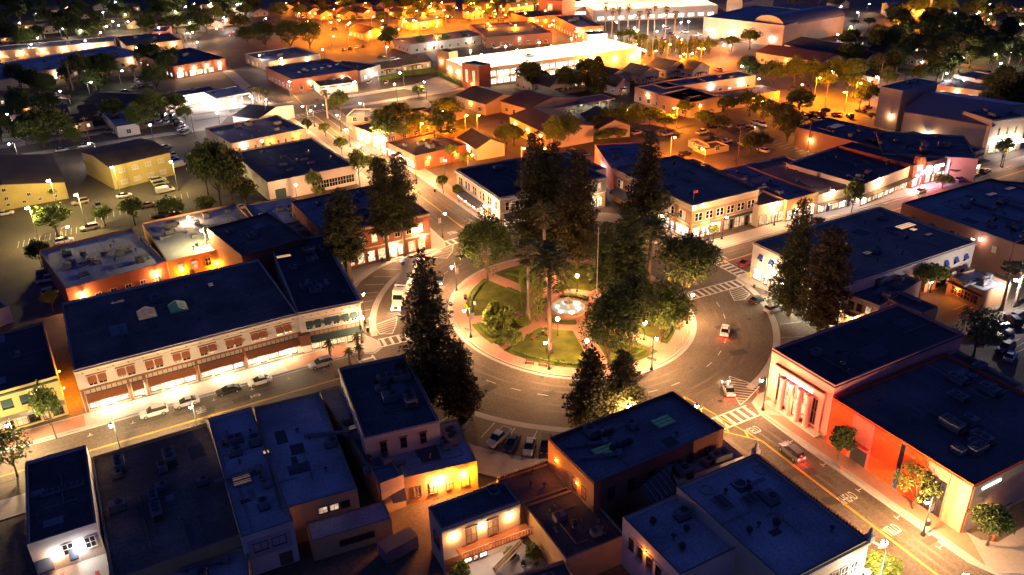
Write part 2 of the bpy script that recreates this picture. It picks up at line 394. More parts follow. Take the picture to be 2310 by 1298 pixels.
for q, (a0, a1, n) in enumerate(((118, 156, 8), (204, 244, 9), (300, 336, 6), (26, 60, 7))):
    for i in range(n):
        a = R(a0+(a1-a0)*i/(n-1)); p = Vector(ell(43.4, 46.0, a)); d = Vector((math.cos(a+(.35 if q in (0, 2) else -.1)), math.sin(a+(.35 if q in (0, 2) else -.1))))
        strip(bays, p, p+d*4.7, .13)
bays.build('parking_lines', 'paint_white', road)
tick = MB()
for x in range(-96, -50, 7):
    strip(tick, (x, 3.9), (x+.9, 3.9), .12); strip(tick, (x+.45, 3.9), (x+.45, 4.7), .12)
for y in range(-94, -54, 7):
    strip(tick, (6.6, y), (6.6, y+.9), .12); strip(tick, (6.6, y+.45), (7.4, y+.45), .12)
tick.build('bay_ticks', 'paint_white', road)
stop = MB(); strip(stop, (1.9, -97.2), (8, -97.2), .5); strip(stop, (-6, -105), (-1, -105), .5); strip(stop, (1.6, 193), (-6, 193), .5)
strip(stop, (9, -104), (26, -104), .3); strip(stop, (9, -104), (8, -112), .3); strip(stop, (1.6, -97.4), (-1.5, -90), .2)
strip(stop, (-1.5, 186), (-1.5, 150), .14); strip(stop, (4.6, 186), (4.6, 150), .14)
stop.build('stop_lines', 'paint_white', road)
def word(txt, x, y, rz, size=1.0, stretch=2.6, material='paint_white'):
    cu = bpy.data.curves.new('word', 'FONT'); cu.body = txt; cu.size = size; cu.align_x = 'CENTER'; cu.align_y = 'CENTER'
    t = bpy.data.objects.new('word', cu); COL.objects.link(t)
    me = bpy.data.meshes.new_from_object(t.evaluated_get(bpy.context.evaluated_depsgraph_get())); bpy.data.objects.remove(t)
    me.materials.clear(); me.materials.append(M(material))
    return put('painted_word', me, road, (x, y, ZP), rz, (1, stretch, 1))
for txt, px, py, rz in (('YIELD', 1700, 972, 0), ('AHEAD', 1912, 1125, 0), ('YIELD', 2013, 1197, 0), ('YIELD', 1020, 525, math.pi), ('YIELD', 1633, 583, math.pi/2), ('25', 577, 893, math.pi/2), ('MPH', 455, 925, math.pi/2), ('KEEP', 687, 208, math.pi), ('CLEAR', 655, 230, math.pi)):
    p = X(px, py); word(txt, p.x, p.y, rz)
arrow = MB(); arrow.add([(*X(*q), ZP) for q in ((1962, 1217), (1985, 1228), (1988, 1222), (2002, 1236), (1980, 1238), (1982, 1232), (1962, 1222))], [tuple(range(7))]); arrow.build('turn_arrow', 'paint_white', road)
# cross streets: pavements along them
for y in (204.5, 215.5): pass
CS = [('pavement_side_street', [(-400, 216), (-13, 212), (-9, 216)], [(-400, 220), (-15, 216), (-13, 222)])]
for nm, i_, o_ in CS: pavement(nm, i_, o_)
lot('brick_paving_south', [(9.0, -92), (12.4, -87), (12.4, -54), (9.0, -51)], 'brickpave', .148); lot('brick_paving_west', [(-140, 7.2), (-96, 7.2), (-96, 11), (-140, 11)], 'brickpave', .148); lot('brick_paving_north', [(-60, 6.9), (-47, 6.9), (-47, 11), (-60, 11)], 'brickpave', .148); lot('brick_paving_glassell', [(8.6, 52), (12.4, 52), (12.4, 90), (8.6, 90)], 'brickpave', .148)
# ---------------------------------------------------------------- the plaza island
IRX, IRY = 25.2, 28.6
def ring_mesh(rx0, ry0, rx1, ry1, z, n=96, m=0, mb=None):
    mb = mb or MB()
    for i in range(n):
        a, b = 2*math.pi*i/n, 2*math.pi*(i+1)/n
        mb.quad((*ell(rx0, ry0, a), z), (*ell(rx1, ry1, a), z), (*ell(rx1, ry1, b), z), (*ell(rx0, ry0, b), z), m)
    return mb
isl = MB(); isl.prism([ell(IRX-.35, IRY-.35, 2*math.pi*i/96) for i in range(96)], 0, .16)
island = isl.build('plaza_island', 'pinkpave'); island['kind'] = 'structure'
kb = ring_mesh(IRX-.35, IRY-.35, IRX, IRY, .18)
for i in range(96):
    a, b = 2*math.pi*i/96, 2*math.pi*(i+1)/96; kb.quad((*ell(IRX, IRY, a), 0), (*ell(IRX, IRY, b), 0), (*ell(IRX, IRY, b), .18), (*ell(IRX, IRY, a), .18))
kb.build('kerb', 'concrete', island); ring_mesh(IRX, IRY, IRX+.75, IRY+.75, .009).build('gutter', 'concrete', island)
PATHS = [17, 73, 107, 163, 197, 253, 287, 343]
def lawn_poly(a0, a1, rin, inset=3.4, half=1.75):
    """wedge of grass between two paths, kept half a path's width from each path's middle"""
    pts = []
    da, db = (Vector((math.cos(R(a)), math.sin(R(a)))) for a in (a0, a1))
    na, nb = Vector((-da.y, da.x))*half, Vector((db.y, -db.x))*half
    def outer(a): return 1/math.sqrt((math.cos(a)/(IRX-inset))**2+(math.sin(a)/(IRY-inset))**2)
    ra, rb = outer(R(a0)), outer(R(a1))
    A = da*ra+na; B = db*rb+nb
    aa, ab = math.atan2(A.y, A.x), math.atan2(B.y, B.x)
    if ab < aa: ab += 2*math.pi
    for i in range(17):
        a = aa+(ab-aa)*i/16; r = outer(a); pts.append((r*math.cos(a), r*math.sin(a)))
    den = da.cross(db) if hasattr(da, 'cross') and False else da.x*db.y-da.y*db.x
    ti = ((nb-na).x*db.y-(nb-na).y*db.x)/den; tip = da*ti+na
    if tip.length < rin:
        m = (da+db).normalized()
        pts += [tuple(db*rin+nb), tuple(m*(rin*1.02)), tuple(da*rin+na)] if (a1-a0) % 360 > 40 else [tuple(db*rin+nb), tuple(da*rin+na)]
    else: pts.append(tuple(tip))
    return [(x+.3, y+.2) for x, y in pts]
LAWNS = []
for i in range(8):
    a0, a1 = PATHS[i], PATHS[(i+1) % 8]+(360 if i == 7 else 0)
    wide = (a1-a0) > 40
    P = lawn_poly(a0, a1, 9.6 if wide else 11.5); LAWNS.append((a0, a1, wide, P))
    o = MB().prism(P, .15, .21).build('lawn', 'grass', island)
# ================================================================ plants
rnd = random.Random(11)
def rv(r=rnd): 
    while True:
        v = Vector((r.uniform(-1, 1), r.uniform(-1, 1), r.uniform(-1, 1)))
        if .05 < v.length < 1: return v.normalized()
def leaf(mb, p, d, w, l, r, m=0):
    """one leaf quad starting at p, growing along d"""
    s = d.cross(rv(r)).normalized()*w/2; e = p+d*l
    mb.add([p-s*.5, p+d*l*.5-s, e, p+d*l*.5+s], [(0, 1, 2, 3)], m)
def trunk_mesh(name, H, r0, limbs, material, r, bend=.3):
    mb = MB(); pts = [Vector((r.uniform(-bend, bend)*t, r.uniform(-bend, bend)*t, H*t)) for t in (0, .25, .5, .75, 1)]; pts[0] = Vector((0, 0, 0))
    mb.tube(pts, [r0*1.25, r0, r0*.8, r0*.6, r0*.35], 7)
    for b, e, rr in limbs: mid = (Vector(b)+Vector(e))/2+Vector((0, 0, -.15)); mb.tube([b, mid, e], [rr, rr*.75, rr*.35], 5)
    return mb.mesh(name, material, True)
def broadleaf(seed, leafmat, H=8., Rad=3., clumps=46, per=62, ls=.36, open_=.0, base=.32):
    r = random.Random(seed); mb = MB(); cs = []
    for i in range(clumps):
        d = rv(r); d.z = abs(d.z)*1.1-.35 if r.random() < .8 else d.z; k = r.uniform(.4, 1.08)**.6
        c = Vector((d.x*Rad*k*.85, d.y*Rad*k*.85, H*(base+.08)+(H*(1-base)*.45)*(1+d.z*k*.9))); cs.append(c)
    for c in cs:
        cr = r.uniform(.4, 1.1)*Rad*.30
        for j in range(per):
            d = rv(r); p = c+d*cr*r.uniform(.5, 1.05); dd = (d+rv(r)*.8+Vector((0, 0, -.25))).normalized()
            leaf(mb, p, dd, ls*r.uniform(.6, 1.1), ls*r.uniform(.8, 1.5), r)
    limbs = [((0, 0, H*base*r.uniform(.7, 1.1)), tuple(c*.9+Vector((0, 0, -.2))), .09) for c in r.sample(cs, 7)]
    return trunk_mesh('trunk', H*.62, .17, limbs, 'bark', r), mb.mesh('crown', leafmat), H, Rad
def pine(seed, leafmat, H=26., Rad=4.2, bare=.12, dens=1., flat=False, prof=.75):
    r = random.Random(seed); mb = MB(); limbs = []; z = bare*H; i = 0
    while z < H*.985:
        t = (z-bare*H)/(H*(1-bare)); rad = 1.1*Rad*((1-t)**prof)*(.55+.45*min(1, t*6+.35))*r.uniform(.78, 1.12)+.25
        nb = max(3, int((5 if not flat else 6)*dens*(.6+rad/Rad)))
        for k in range(nb):
            a = 2*math.pi*(k/nb)+i*1.3+r.uniform(-.35, .35); rr = rad*r.uniform(.6, 1.1); out = Vector((math.cos(a), math.sin(a), 0))
            tipz = z+(rr*.22 if not flat else -rr*.10)+r.uniform(-.3, .3)
            if rr > 1: limbs.append(((0, 0, z-.2*rr), tuple(out*rr*.9+Vector((0, 0, tipz))), .045+.012*rr))
            n = max(1, int(rr/.85))
            for q in range(n):
                c = out*rr*((q+1)/n)*r.uniform(.86, 1.08)+Vector((r.uniform(-.3, .3), r.uniform(-.3, .3), z+(tipz-z)*(q+1)/n+r.uniform(-.25, .25)))
                cr = r.uniform(.5, .95)*(.75 if t > .8 else 1)
                for j in range(int(26*dens)):
                    d = rv(r); d.z = d.z*(.55 if not flat else .3)+.18; d.normalize()
                    leaf(mb, c+d*cr*r.uniform(.1, .6), (d+rv(r)*.3).normalized(), r.uniform(.14, .26), r.uniform(.45, .85), r)
        z += H*.025*r.uniform(.75, 1.25)*(1.25 if flat else 1); i += 1
    return trunk_mesh('trunk', H*.97, .42, limbs[::2], 'bark', r, .15), mb.mesh('crown', leafmat), H, Rad
def palm(seed, H=12., fr=46, L=3.4, fan=False):
    r = random.Random(seed); mb = MB(); top = Vector((0, 0, H))
    for k in range(fr):
        a = 2*math.pi*k*.618+r.uniform(-.2, .2); el = math.radians(-55+130*(k/fr)**.9); d = Vector((math.cos(a)*math.cos(el), math.sin(a)*math.cos(el), math.sin(el)))
        l = L*r.uniform(.85, 1.1); pts = [top+d*l*t+Vector((0, 0, -l*.42*t*t)) for t in (0, .25, .5, .75, 1)]
        mi = 1 if el < math.radians(-38) else 0
        side = d.cross(Vector((0, 0, 1)));  side = side.normalized() if side.length > .01 else Vector((1, 0, 0))
        if fan:
            c = pts[3]; mb.tube([pts[0], pts[1], c], [.03, .025, .02], 3, mi)
            for j in range(13):
                b = (j-6)/6*1.35; dd = (d*math.cos(b)+side*math.sin(b)+Vector((0, 0, -.25))).normalized(); leaf(mb, c-d*.1, dd, .16, l*.42, r, mi)
        else:
            mb.tube(pts, [.045, .035, .028, .02, .01], 3, mi)
            for j in range(15):
                t = .12+.86*j/14; i0 = min(int(t*4), 3); p = pts[i0].lerp(pts[i0+1], t*4-i0)
                for s in (-1, 1):
                    dd = (d*.55+side*s+Vector((0, 0, -.25))).normalized(); leaf(mb, p, dd, .2, l*.27*(1-.5*abs(t-.45)), r, mi)
    if fan:
        for k in range(90):
            a = r.uniform(0, 6.28); z = H-r.uniform(.3, 2.6); p = Vector((math.cos(a)*.3, math.sin(a)*.3, z)); leaf(mb, p, Vector((math.cos(a)*.5, math.sin(a)*.5, -1)).normalized(), .25, .9, r, 1)
    tm = MB(); tm.tube([(0, 0, 0), (.05, 0, H*.1), (0, .05, H*.5), (0, 0, H)], [.5 if not fan else .4, .34 if not fan else .27, .27 if not fan else .22, .24 if not fan else .2], 9)
    return tm.mesh('trunk', 'bark_pale' if fan else 'bark', True), mb.mesh('crown', ['frond', 'frond_dry']), H, L
def cypress(seed, leafmat, H=9., Rad=.9, n=1700):
    r = random.Random(seed); mb = MB()
    for i in range(n):
        t = r.random()**.8; a = r.uniform(0, 6.283); rad = Rad*(math.sin(math.pi*min(1, (t*.92+.08)**.75))**.7+.06)*r.uniform(.7, 1.08)
        p = Vector((math.cos(a)*rad, math.sin(a)*rad, .25+t*(H-.5))); d = Vector((math.cos(a)*.6, math.sin(a)*.6, 1)).normalized()
        leaf(mb, p, (d+rv(r)*.35).normalized(), r.uniform(.12, .26), r.uniform(.3, .6), r)
    tm = MB().tube([(0, 0, 0), (0, 0, H*.5), (0, 0, H*.92)], [.16, .1, .03], 6)
    return tm.mesh('trunk', 'bark'), mb.mesh('crown', leafmat), H, Rad
KIND = {
 'broad1': broadleaf(1, 'leaf_mid'), 'broad2': broadleaf(2, 'leaf_mid', 8, 3.2, 52), 'broad3': broadleaf(3, 'leaf_dark', 8, 3.4, 60, 64, .4),
 'broad4': broadleaf(4, 'leaf_light', 8, 2.7, 36, 60, .36), 'broad5': broadleaf(5, 'leaf_dark', 8, 3., 44, 66, .4),
 'big1': broadleaf(6, 'leaf_dark', 16, 5.6, 130, 80, .36, base=.10), 'big2': broadleaf(7, 'leaf_mid', 14, 5.4, 118, 80, .36, base=.14),
 'airy': broadleaf(8, 'leaf_mid', 9, 3.8, 40, 40, .34), 'bush': broadleaf(9, 'leaf_light', 2.6, 1.7, 34, 60, .26, base=.02),
 'pine1': pine(21, 'needle', 28, 5.0, .06, 1.05, prof=.72), 'pine2': pine(22, 'needle', 26, 4.2, .28, 1.1, prof=.45), 'pine3': pine(23, 'needle_rust', 26, 5.0, .10, 1.15, prof=.42), 'pine4': pine(24, 'needle', 18, 4.2, .06, 1.1, prof=.62),
 'cedar': pine(25, 'leaf_dark', 24, 5.6, .16, 1.15, True, .6),
 'palm': palm(31), 'fanpalm': palm(32, 14, 40, 2.2, True), 'skinnypalm': palm(33, 16, 34, 1.7, True), 'babypalm': palm(34, 4, 22, 1.5),
 'cypress': cypress(41, 'leaf_dark'), 'vine': cypress(42, 'leaf_light', 10, 1.0, 1500)}
NAMES = {'broad': ('leafy_tree', 'tree'), 'big': ('shade_tree', 'tree'), 'airy': ('leafy_tree', 'tree'), 'bush': ('shrub', 'shrub'), 'pine': ('pine_tree', 'tree'), 'cedar': ('cedar_tree', 'tree'),
         'palm': ('palm_tree', 'palm tree'), 'fanpalm': ('fan_palm', 'palm tree'), 'skinnypalm': ('fan_palm', 'palm tree'), 'babypalm': ('small_palm', 'palm tree'), 'cypress': ('cypress_tree', 'tree'), 'vine': ('vine_column', 'plant')}
def plant(kind, x, y, H, Rad=None, desc=None, label=None, z=0., group=None):
    tm, cm, H0, R0 = KIND[kind]; base = kind.rstrip('0123456789'); nm, cat = NAMES[base]
    s = H/H0; w = (Rad/R0) if Rad else s
    e = empty(nm, (x, y, z), rnd.uniform(0, 6.28)); e.scale = (w, w, s)
    put('trunk', tm, e); put('crown', cm, e)
    if label: tag(e, label, cat, group)
    else: auto(e, desc, cat, group or 'trees of the town', (x, y))
    return e
def T(kind, px, py, ty, Rad=None, desc='leafy tree', label=None, z=0., group=None, H=None):
    p = X(px, py, z); return plant(kind, p.x, p.y, H or (height_to(p.x, p.y, ty)-z), Rad, desc, label, z, group)
def hedge(name, pts, w, h, label, z=.15, dens=26, material='leaf_mid', seed=5):
    """clipped hedge along a line of points: a solid core and a coat of leaves"""
    r = random.Random(seed); mb = MB()
    for a, b in zip(pts, pts[1:]):
        a, b = Vector(a), Vector(b); d = (b-a); L = d.length; d.normalize(); n = Vector((-d.y, d.x))
        mb.prism([tuple(a-n*w*.36), tuple(b-n*w*.36), tuple(b+n*w*.36), tuple(a+n*w*.36)], z, z+h*.85)
        for k in range(int(L*dens*(h+w*.5))):
            t = r.random()*L; s = r.choice((-1, 1, 0)); u = r.uniform(-.5, .5)*w if s == 0 else s*w*.42; zz = z+h*.86 if s == 0 else z+r.random()*h*.9
            q = a+d*t+n*u; leaf(mb, Vector((q.x, q.y, zz)), (Vector((n.x*s, n.y*s, .7))+rv(r)*.8).normalized(), .2, .28, r)
    o = mb.build(name, material); tag(o, label, 'hedge'); return o
# ================================================================ buildings
def frame_mesh(w, h, fr, arch=False, mull=1, t=.09):
    def mk():
        mb = MB(); d = -.10
        mb.box(-w/2-t, -w/2, d, .01, -t, h+t); mb.box(w/2, w/2+t, d, .01, -t, h+t)
        mb.box(-w/2, w/2, d, .01, h, h+t); mb.box(-w/2-t*1.4, w/2+t*1.4, d-.08, .01, -t*1.3, -.001)
        for i in range(mull):
            u = -w/2+w*(i+1)/(mull+1); mb.box(u-.035, u+.035, -.07, .01, 0, h)
        if h > 1.3: mb.box(-w/2, w/2, -.065, .01, h*.5-.03, h*.5+.03)
        return mb.mesh('window', fr)
    return cached(('fr', round(w, 2), round(h, 2), fr, mull, t), mk)
def pane_mesh(w, h, mt):
    return cached(('pa', round(w, 2), round(h, 2), mt), lambda: MB().box(-w/2, w/2, -.03, .01, 0, h).mesh('pane', mt))
def ac_mesh(k):
    def mk():
        mb = MB()
        if k == 0: mb.box(-.9, .9, -.7, .7, .12, 1.15); mb.cyl(-.3, 0, 1.15, 1.3, .45, .45, 12, 1); mb.box(-1, 1, -.8, .8, 0, .12, 1)
        elif k == 1: mb.box(-1.5, 1.5, -.8, .8, .2, 1.35); mb.box(1.5, 2.1, -.5, .5, .3, .9, 1); mb.cyl(-.7, 0, 1.35, 1.5, .5, .5, 12, 1); mb.cyl(.6, 0, 1.35, 1.5, .5, .5, 12, 1); mb.box(-1.5, -1.2, -.7, .7, 0, .2, 1); mb.box(1.2, 1.5, -.7, .7, 0, .2, 1)
        elif k == 2: mb.cyl(0, 0, 0, .7, .16, .16, 8); mb.cyl(0, 0, .7, .85, .32, .2, 8, 1)
        elif k == 3: mb.box(-.25, .25, -3, 3, .25, .65); mb.box(-.3, .3, -2.4, -2.2, 0, .25, 1); mb.box(-.3, .3, 2.2, 2.4, 0, .25, 1); mb.box(-.6, .6, 2.6, 3.4, 0, .9)
        elif k == 4: mb.cyl(0, 0, 0, .45, .3, .3, 10); mb.sphere((0, 0, .75), .5, 10, 6, 1)
        return mb.mesh('unit', ['unit_metal', 'metal_dark'])
    return cached(('ac', k), mk)
ACN = {0: 'air_conditioner', 1: 'air_handler', 2: 'vent_pipe', 3: 'duct', 4: 'roof_turbine'}
class Bd:
    def __init__(s, name, label, p0, p1, p2, h, wall='stucco_cream', roof='roof_grey', par=.5, short=None, gable=None, rh=2.2, trim='coping', world=None, cat='building', z0=0., over=.5):
        if world: a = Vector(world[:2]); L, D, ang = world[2:5]; ex = Vector((math.cos(R(ang)), math.sin(R(ang)))); ey = Vector((-ex.y, ex.x))
        else:
            a, b, c = X(*p0, h), X(*p1, h), X(*p2, h); ex = (b-a); L = ex.length; ex /= L; ey = Vector((-ex.y, ex.x)); D = (c-a).dot(ey)
            if D < 0: a, b = b, a; ex = -ex; ey = -ey; D = (c-a).dot(ey)
        if roof in ('roof_dark', 'roof_grey'): roof = {'roof_dark': ('roof_dark', 'roof_charcoal', 'roof_umber', 'roof_dark'), 'roof_grey': ('roof_grey', 'roof_tan', 'roof_grey')}[roof][int(L*7+D*3) % (4 if roof == 'roof_dark' else 3)]
        s.L, s.D, s.h, s.par, s.ex, s.ey, s.a = L, D, h, par, ex, ey, a; s.trim = trim; s.z0 = z0
        s.rz = math.atan2(ex.y, ex.x)
        s.root = empty(name, (a.x, a.y, 0), s.rz); s.c = a+ex*L/2+ey*D/2
        if label: tag(s.root, label, cat)
        if short: LAND.append(((s.c.x, s.c.y), short, max(L, D)/2))
        w = MB()
        if not gable:
            t = .28
            for q in (((0, 0), (L, 0)), ((L, 0), (L, D)), ((L, D), (0, D)), ((0, D), (0, 0))): w.quad((*q[0], z0), (*q[1], z0), (*q[1], h), (*q[0], h))
            i = [(t, t), (L-t, t), (L-t, D-t), (t, D-t)]; o = [(0, 0), (L, 0), (L, D), (0, D)]
            for k in range(4):
                n = (k+1) % 4; w.quad((*o[k], h), (*o[n], h), (*i[n], h), (*i[k], h), 1); w.quad((*i[k], h), (*i[n], h), (*i[n], h-par), (*i[k], h-par))
            s.wall = w.build('wall', [wall, trim], s.root)
            s.roof = MB().quad((*i[0], h-par), (*i[1], h-par), (*i[2], h-par), (*i[3], h-par)).build('roof', roof, s.root)
            s.rt = h-par
            if L*D > 120: s.patches()
        else:
            if gable == 'x': g = [((0, D/2), (L, D/2))]
            else: g = [((L/2, 0), (L/2, D))]
            (gx0, gy0), (gx1, gy1) = g[0]; H2 = h+rh
            for q in (((0, 0), (L, 0)), ((L, 0), (L, D)), ((L, D), (0, D)), ((0, D), (0, 0))): w.quad((*q[0], z0), (*q[1], z0), (*q[1], h), (*q[0], h))
            if gable == 'x': w.add([(0, 0, h), (0, D, h), (0, D/2, H2)], [(0, 2, 1)]); w.add([(L, 0, h), (L, D, h), (L, D/2, H2)], [(0, 1, 2)])
            else: w.add([(0, 0, h), (L, 0, h), (L/2, 0, H2)], [(0, 1, 2)]); w.add([(0, D, h), (L, D, h), (L/2, D, H2)], [(0, 2, 1)])
            s.wall = w.build('wall', [wall], s.root)
            o = over; r = MB(); th = .16
            if gable == 'x':
                k = rh/(D/2)
                for y0, sg in ((0, 1), (D, -1)):
                    e = (y0-sg*o, h-k*o); r.add([(-o, e[0], e[1]), (L+o, e[0], e[1]), (L+o, D/2, H2), (-o, D/2, H2), (-o, e[0], e[1]+th), (L+o, e[0], e[1]+th), (L+o, D/2, H2+th), (-o, D/2, H2+th)],
                          [(3, 2, 1, 0), (4, 5, 6, 7), (0, 1, 5, 4), (1, 2, 6, 5), (3, 0, 4, 7)])
            else:
                k = rh/(L/2)
                for x0, sg in ((0, 1), (L, -1)):
                    e = (x0-sg*o, h-k*o); r.add([(e[0], -o, e[1]), (e[0], D+o, e[1]), (L/2, D+o, H2), (L/2, -o, H2), (e[0], -o, e[1]+th), (e[0], D+o, e[1]+th), (L/2, D+o, H2+th), (L/2, -o, H2+th)],
                          [(3, 2, 1, 0), (4, 5, 6, 7), (0, 1, 5, 4), (1, 2, 6, 5), (3, 0, 4, 7)])
            s.roof = r.build('roof', roof, s.root); s.rt = h
    def patches(s):
        """repairs and pipe runs on a flat roof"""
        r = random.Random(int(s.L*97+s.D*13)); z = s.h-s.par
        for i in range(2+int(s.L*s.D/260)):
            w, d = r.uniform(.8, 3.5), r.uniform(.8, 5); x, y = r.uniform(.1, .85)*s.L, r.uniform(.1, .85)*s.D
            MB().quad((0, 0, 0), (min(w, s.L-x-.5), 0, 0), (min(w, s.L-x-.5), min(d, s.D-y-.5), 0), (0, min(d, s.D-y-.5), 0)).build('roof_patch', r.choice(('patch', 'patch_dark', 'patch_dark')), s.roof, (x, y, z+.01+.004*i))
        for i in range(2):
            x, y = r.uniform(.15, .8)*s.L, r.uniform(.15, .8)*s.D; l = r.uniform(.2, .45)*max(s.L, s.D)
            q = [(x, y, z+.15), (min(x+l, s.L-.6), y, z+.15), (min(x+l, s.L-.6), min(y+l*.3, s.D-.6), z+.15)] if i else [(x, y, z+.15), (x, min(y+l, s.D-.6), z+.15)]
            MB().tube(q, .07, 5).build('pipe_run', 'unit_metal', s.roof)
    def W(s, x, y): p = s.a+s.ex*x+s.ey*y; return p.x, p.y
    def px_local(s, px, py, z): v = X(px, py, z)-s.a; return v.dot(s.ex), v.dot(s.ey)
    def len(s, side): return s.L if side in 'FB' else s.D
    def tf(s, side, u, out=0.):
        if side == 'F': return (u, -out), 0
        if side == 'R': return (s.L+out, u), math.pi/2
        if side == 'B': return (s.L-u, s.D+out), math.pi
        return (-out, s.D-u), -math.pi/2
    def win(s, side, u, z, w, h, frame='trim_white', pane='glass_dark', mull=1, name='window', out=0.):
        (x, y), r = s.tf(side, u, out); f = put(name, frame_mesh(w, h, frame, False, mull), s.root, (x, y, z), r); put('pane', pane_mesh(w, h, pane), f); return f
    def row(s, side, z, w, h, n, u0=None, u1=None, frame='trim_white', pane=('glass_dark',), mull=1, pair=0., awning=None, name='window', hood=None):
        Ls = s.len(side); u0 = 1.2 if u0 is None else u0; u1 = Ls-1.2 if u1 is None else u1
        for i in range(n):
            c = u0+(u1-u0)*(i+.5)/n
            for k, u in enumerate((c-pair, c+pair) if pair else (c,)):
                s.win(side, u, z, w, h, frame, pane[(i*2+k) % len(pane)], mull, name)
                if awning: s.awning(side, u-w/2-.08, u+w/2+.08, z+h*.35, z+h+.05, .7, awning)
            if hood: s.bar(side, c-pair-w/2-.25, c+pair+w/2+.25, z+h+.1, z+h+.32, .16, hood, 'lintel')
    def bar(s, side, u0, u1, z0, z1, out, m, name='trim', inn=.0):
        (x, y), r = s.tf(side, (u0+u1)/2); w = (u1-u0)/2
        return MB().box(-w, w, -out, -inn if inn else .0, z0, z1).build(name, m, s.root, (x, y, 0), r)
    def cornice(s, side, z, out, h, m, brackets=0, bm='trim_brown'):
        Ls = s.len(side); b = s.bar(side, -.0, Ls, z, z+h, out, m, 'cornice')
        for i in range(brackets):
            u = -Ls/2+Ls*(i+.5)/brackets; MB().box(u-.12, u+.12, -out*.8, -.003, z-.32, z).build('bracket', bm, b)
        return b
    def awning(s, side, u0, u1, z0, z1, d, m, name='awning'):
        (x, y), r = s.tf(side, (u0+u1)/2); w = (u1-u0)/2
        def mk():
            mb = MB(); Z = z1-z0
            mb.add([(-w, -.02, Z), (w, -.02, Z), (w, -d, .22), (-w, -d, .22), (w, -d, 0), (-w, -d, 0), (-w, -.02, .22), (w, -.02, .22)], [(0, 3, 2, 1), (3, 5, 4, 2), (0, 6, 3), (1, 2, 7)])
            mb.add([(-w, -.02, Z-.03), (w, -.02, Z-.03), (w, -d+.02, .2), (-w, -d+.02, .2)], [(0, 1, 2, 3)]); return mb.mesh(name, m)
        return put(name, cached(('aw', round(w, 2), round(z1-z0, 2), round(d, 2), m), mk), s.root, (x, y, z0), r)
    def canopy(s, side, u0, u1, z, d, m, th=.18):
        (x, y), r = s.tf(side, (u0+u1)/2); w = (u1-u0)/2
        return MB().box(-w, w, -d, -.004, z, z+th).build('canopy', m, s.root, (x, y, 0), r)
    def door(s, side, u, w=1.1, h=2.3, m='trim_dark', pane=None, z=.14):
        (x, y), r = s.tf(side, u); o = MB().box(-w/2, w/2, -.06, .0, z, z+h).build('door', m, s.root, (x, y, 0), r)
        if pane: MB().box(-w/2+.14, w/2-.14, -.09, -.061, z+.35, z+h-.15).build('pane', pane, o)
        MB().box(w/2-.16, w/2-.1, -.12, -.06, z+1, z+1.15).build('door_handle', 'metal_pale', o); return o
    def wlamp(s, side, u, z, col=WARM, watts=300, glow='glow_warm', size=.16, out=.4):
        (x, y), r = s.tf(side, u); o = MB().box(-.06, .06, -out+.1, 0, .12, .2).build('wall_lamp', 'metal_dark', s.root, (x, y, z), r)
        g = MB(); g.sphere((0, -out, .05), size, 8, 5); g.build('lamp_glass', glow, o); point(o, (0, -out-.12, -size-.12), col, watts*.5*PWR); return o
    def shops(s, side, u0, u1, n, z0=.6, z1=2.9, pane=('lit_shop',), frame='trim_dark', doors=True):
        for i in range(n):
            a, b = u0+(u1-u0)*i/n, u0+(u1-u0)*(i+1)/n; p = pane[i % len(pane)]
            if doors and i % 3 == 1: s.door(side, (a+b)/2, min(1.2, (b-a)*.7), z1-.3, frame, p); continue
            s.win(side, (a+b)/2, z0, (b-a)*.86, z1-z0, frame, p, 1, 'shop_window')
    def strip_light(s, side, u0, u1, z, col, watts, out=.8, n=None):
        """row of lamps under an awning or canopy"""
        n = n or max(1, int((u1-u0)/5))
        for i in range(n):
            u = u0+(u1-u0)*(i+.5)/n; (x, y), r = s.tf(side, u); o = MB().box(-.5, .5, -out-.08, -out+.08, 0, .06).build('strip_lamp', 'glow_white', s.root, (x, y, z), r)
            point(o, (0, -out-.1, -.18), col, watts*.17/n*PWR, .25)
    def unit(s, kind, x, y, rz=0., sc=1.): return put(ACN[kind], ac_mesh(kind), s.roof, (x, y, s.rt), rz, sc)
    def clutter(s, n, seed=1, kinds=(0, 0, 1, 2, 2, 3, 4)):
        r = random.Random(seed)
        for i in range(n): s.unit(r.choice(kinds), r.uniform(.12, .88)*s.L, r.uniform(.15, .85)*s.D, r.choice((0, math.pi/2)), r.uniform(.8, 1.15))
    def skylight(s, px, py, w, d, pane='sky_amber', gable=False, rz=0.):
        x, y = s.px_local(px, py, s.rt) if px is not None else (py)
        mb = MB(); mb.box(-w/2, w/2, -d/2, d/2, 0, .35); o = mb.build('skylight', 'metal_grey', s.roof, (x, y, s.rt), rz)
        g = MB()
        if gable:
            g.quad((-w/2, -d/2, .36), (0, -d/2, 1.1), (0, d/2, 1.1), (-w/2, d/2, .36)); g.quad((0, -d/2, 1.1), (w/2, -d/2, .36), (w/2, d/2, .36), (0, d/2, 1.1))
            g.add([(-w/2, -d/2, .36), (w/2, -d/2, .36), (0, -d/2, 1.1)], [(0, 1, 2)]); g.add([(-w/2, d/2, .36), (w/2, d/2, .36), (0, d/2, 1.1)], [(1, 0, 2)])
        else: g.quad((-w/2+.1, -d/2+.1, .36), (w/2-.1, -d/2+.1, .36), (w/2-.1, d/2-.1, .45), (-w/2+.1, d/2-.1, .45))
        g.build('pane', pane, o)
        k = MB()
        for i in range(1, max(2, int(d/.7))):
            v = -d/2+d*i/max(2, int(d/.7))
            if gable: k.tube([(-w/2, v, .38), (0, v, 1.13), (w/2, v, .38)], .035, 4)
            else: k.box(-w/2+.1, w/2-.1, v-.03, v+.03, .38, .5)
        k.build('glazing_bars', 'metal_grey', o); return o
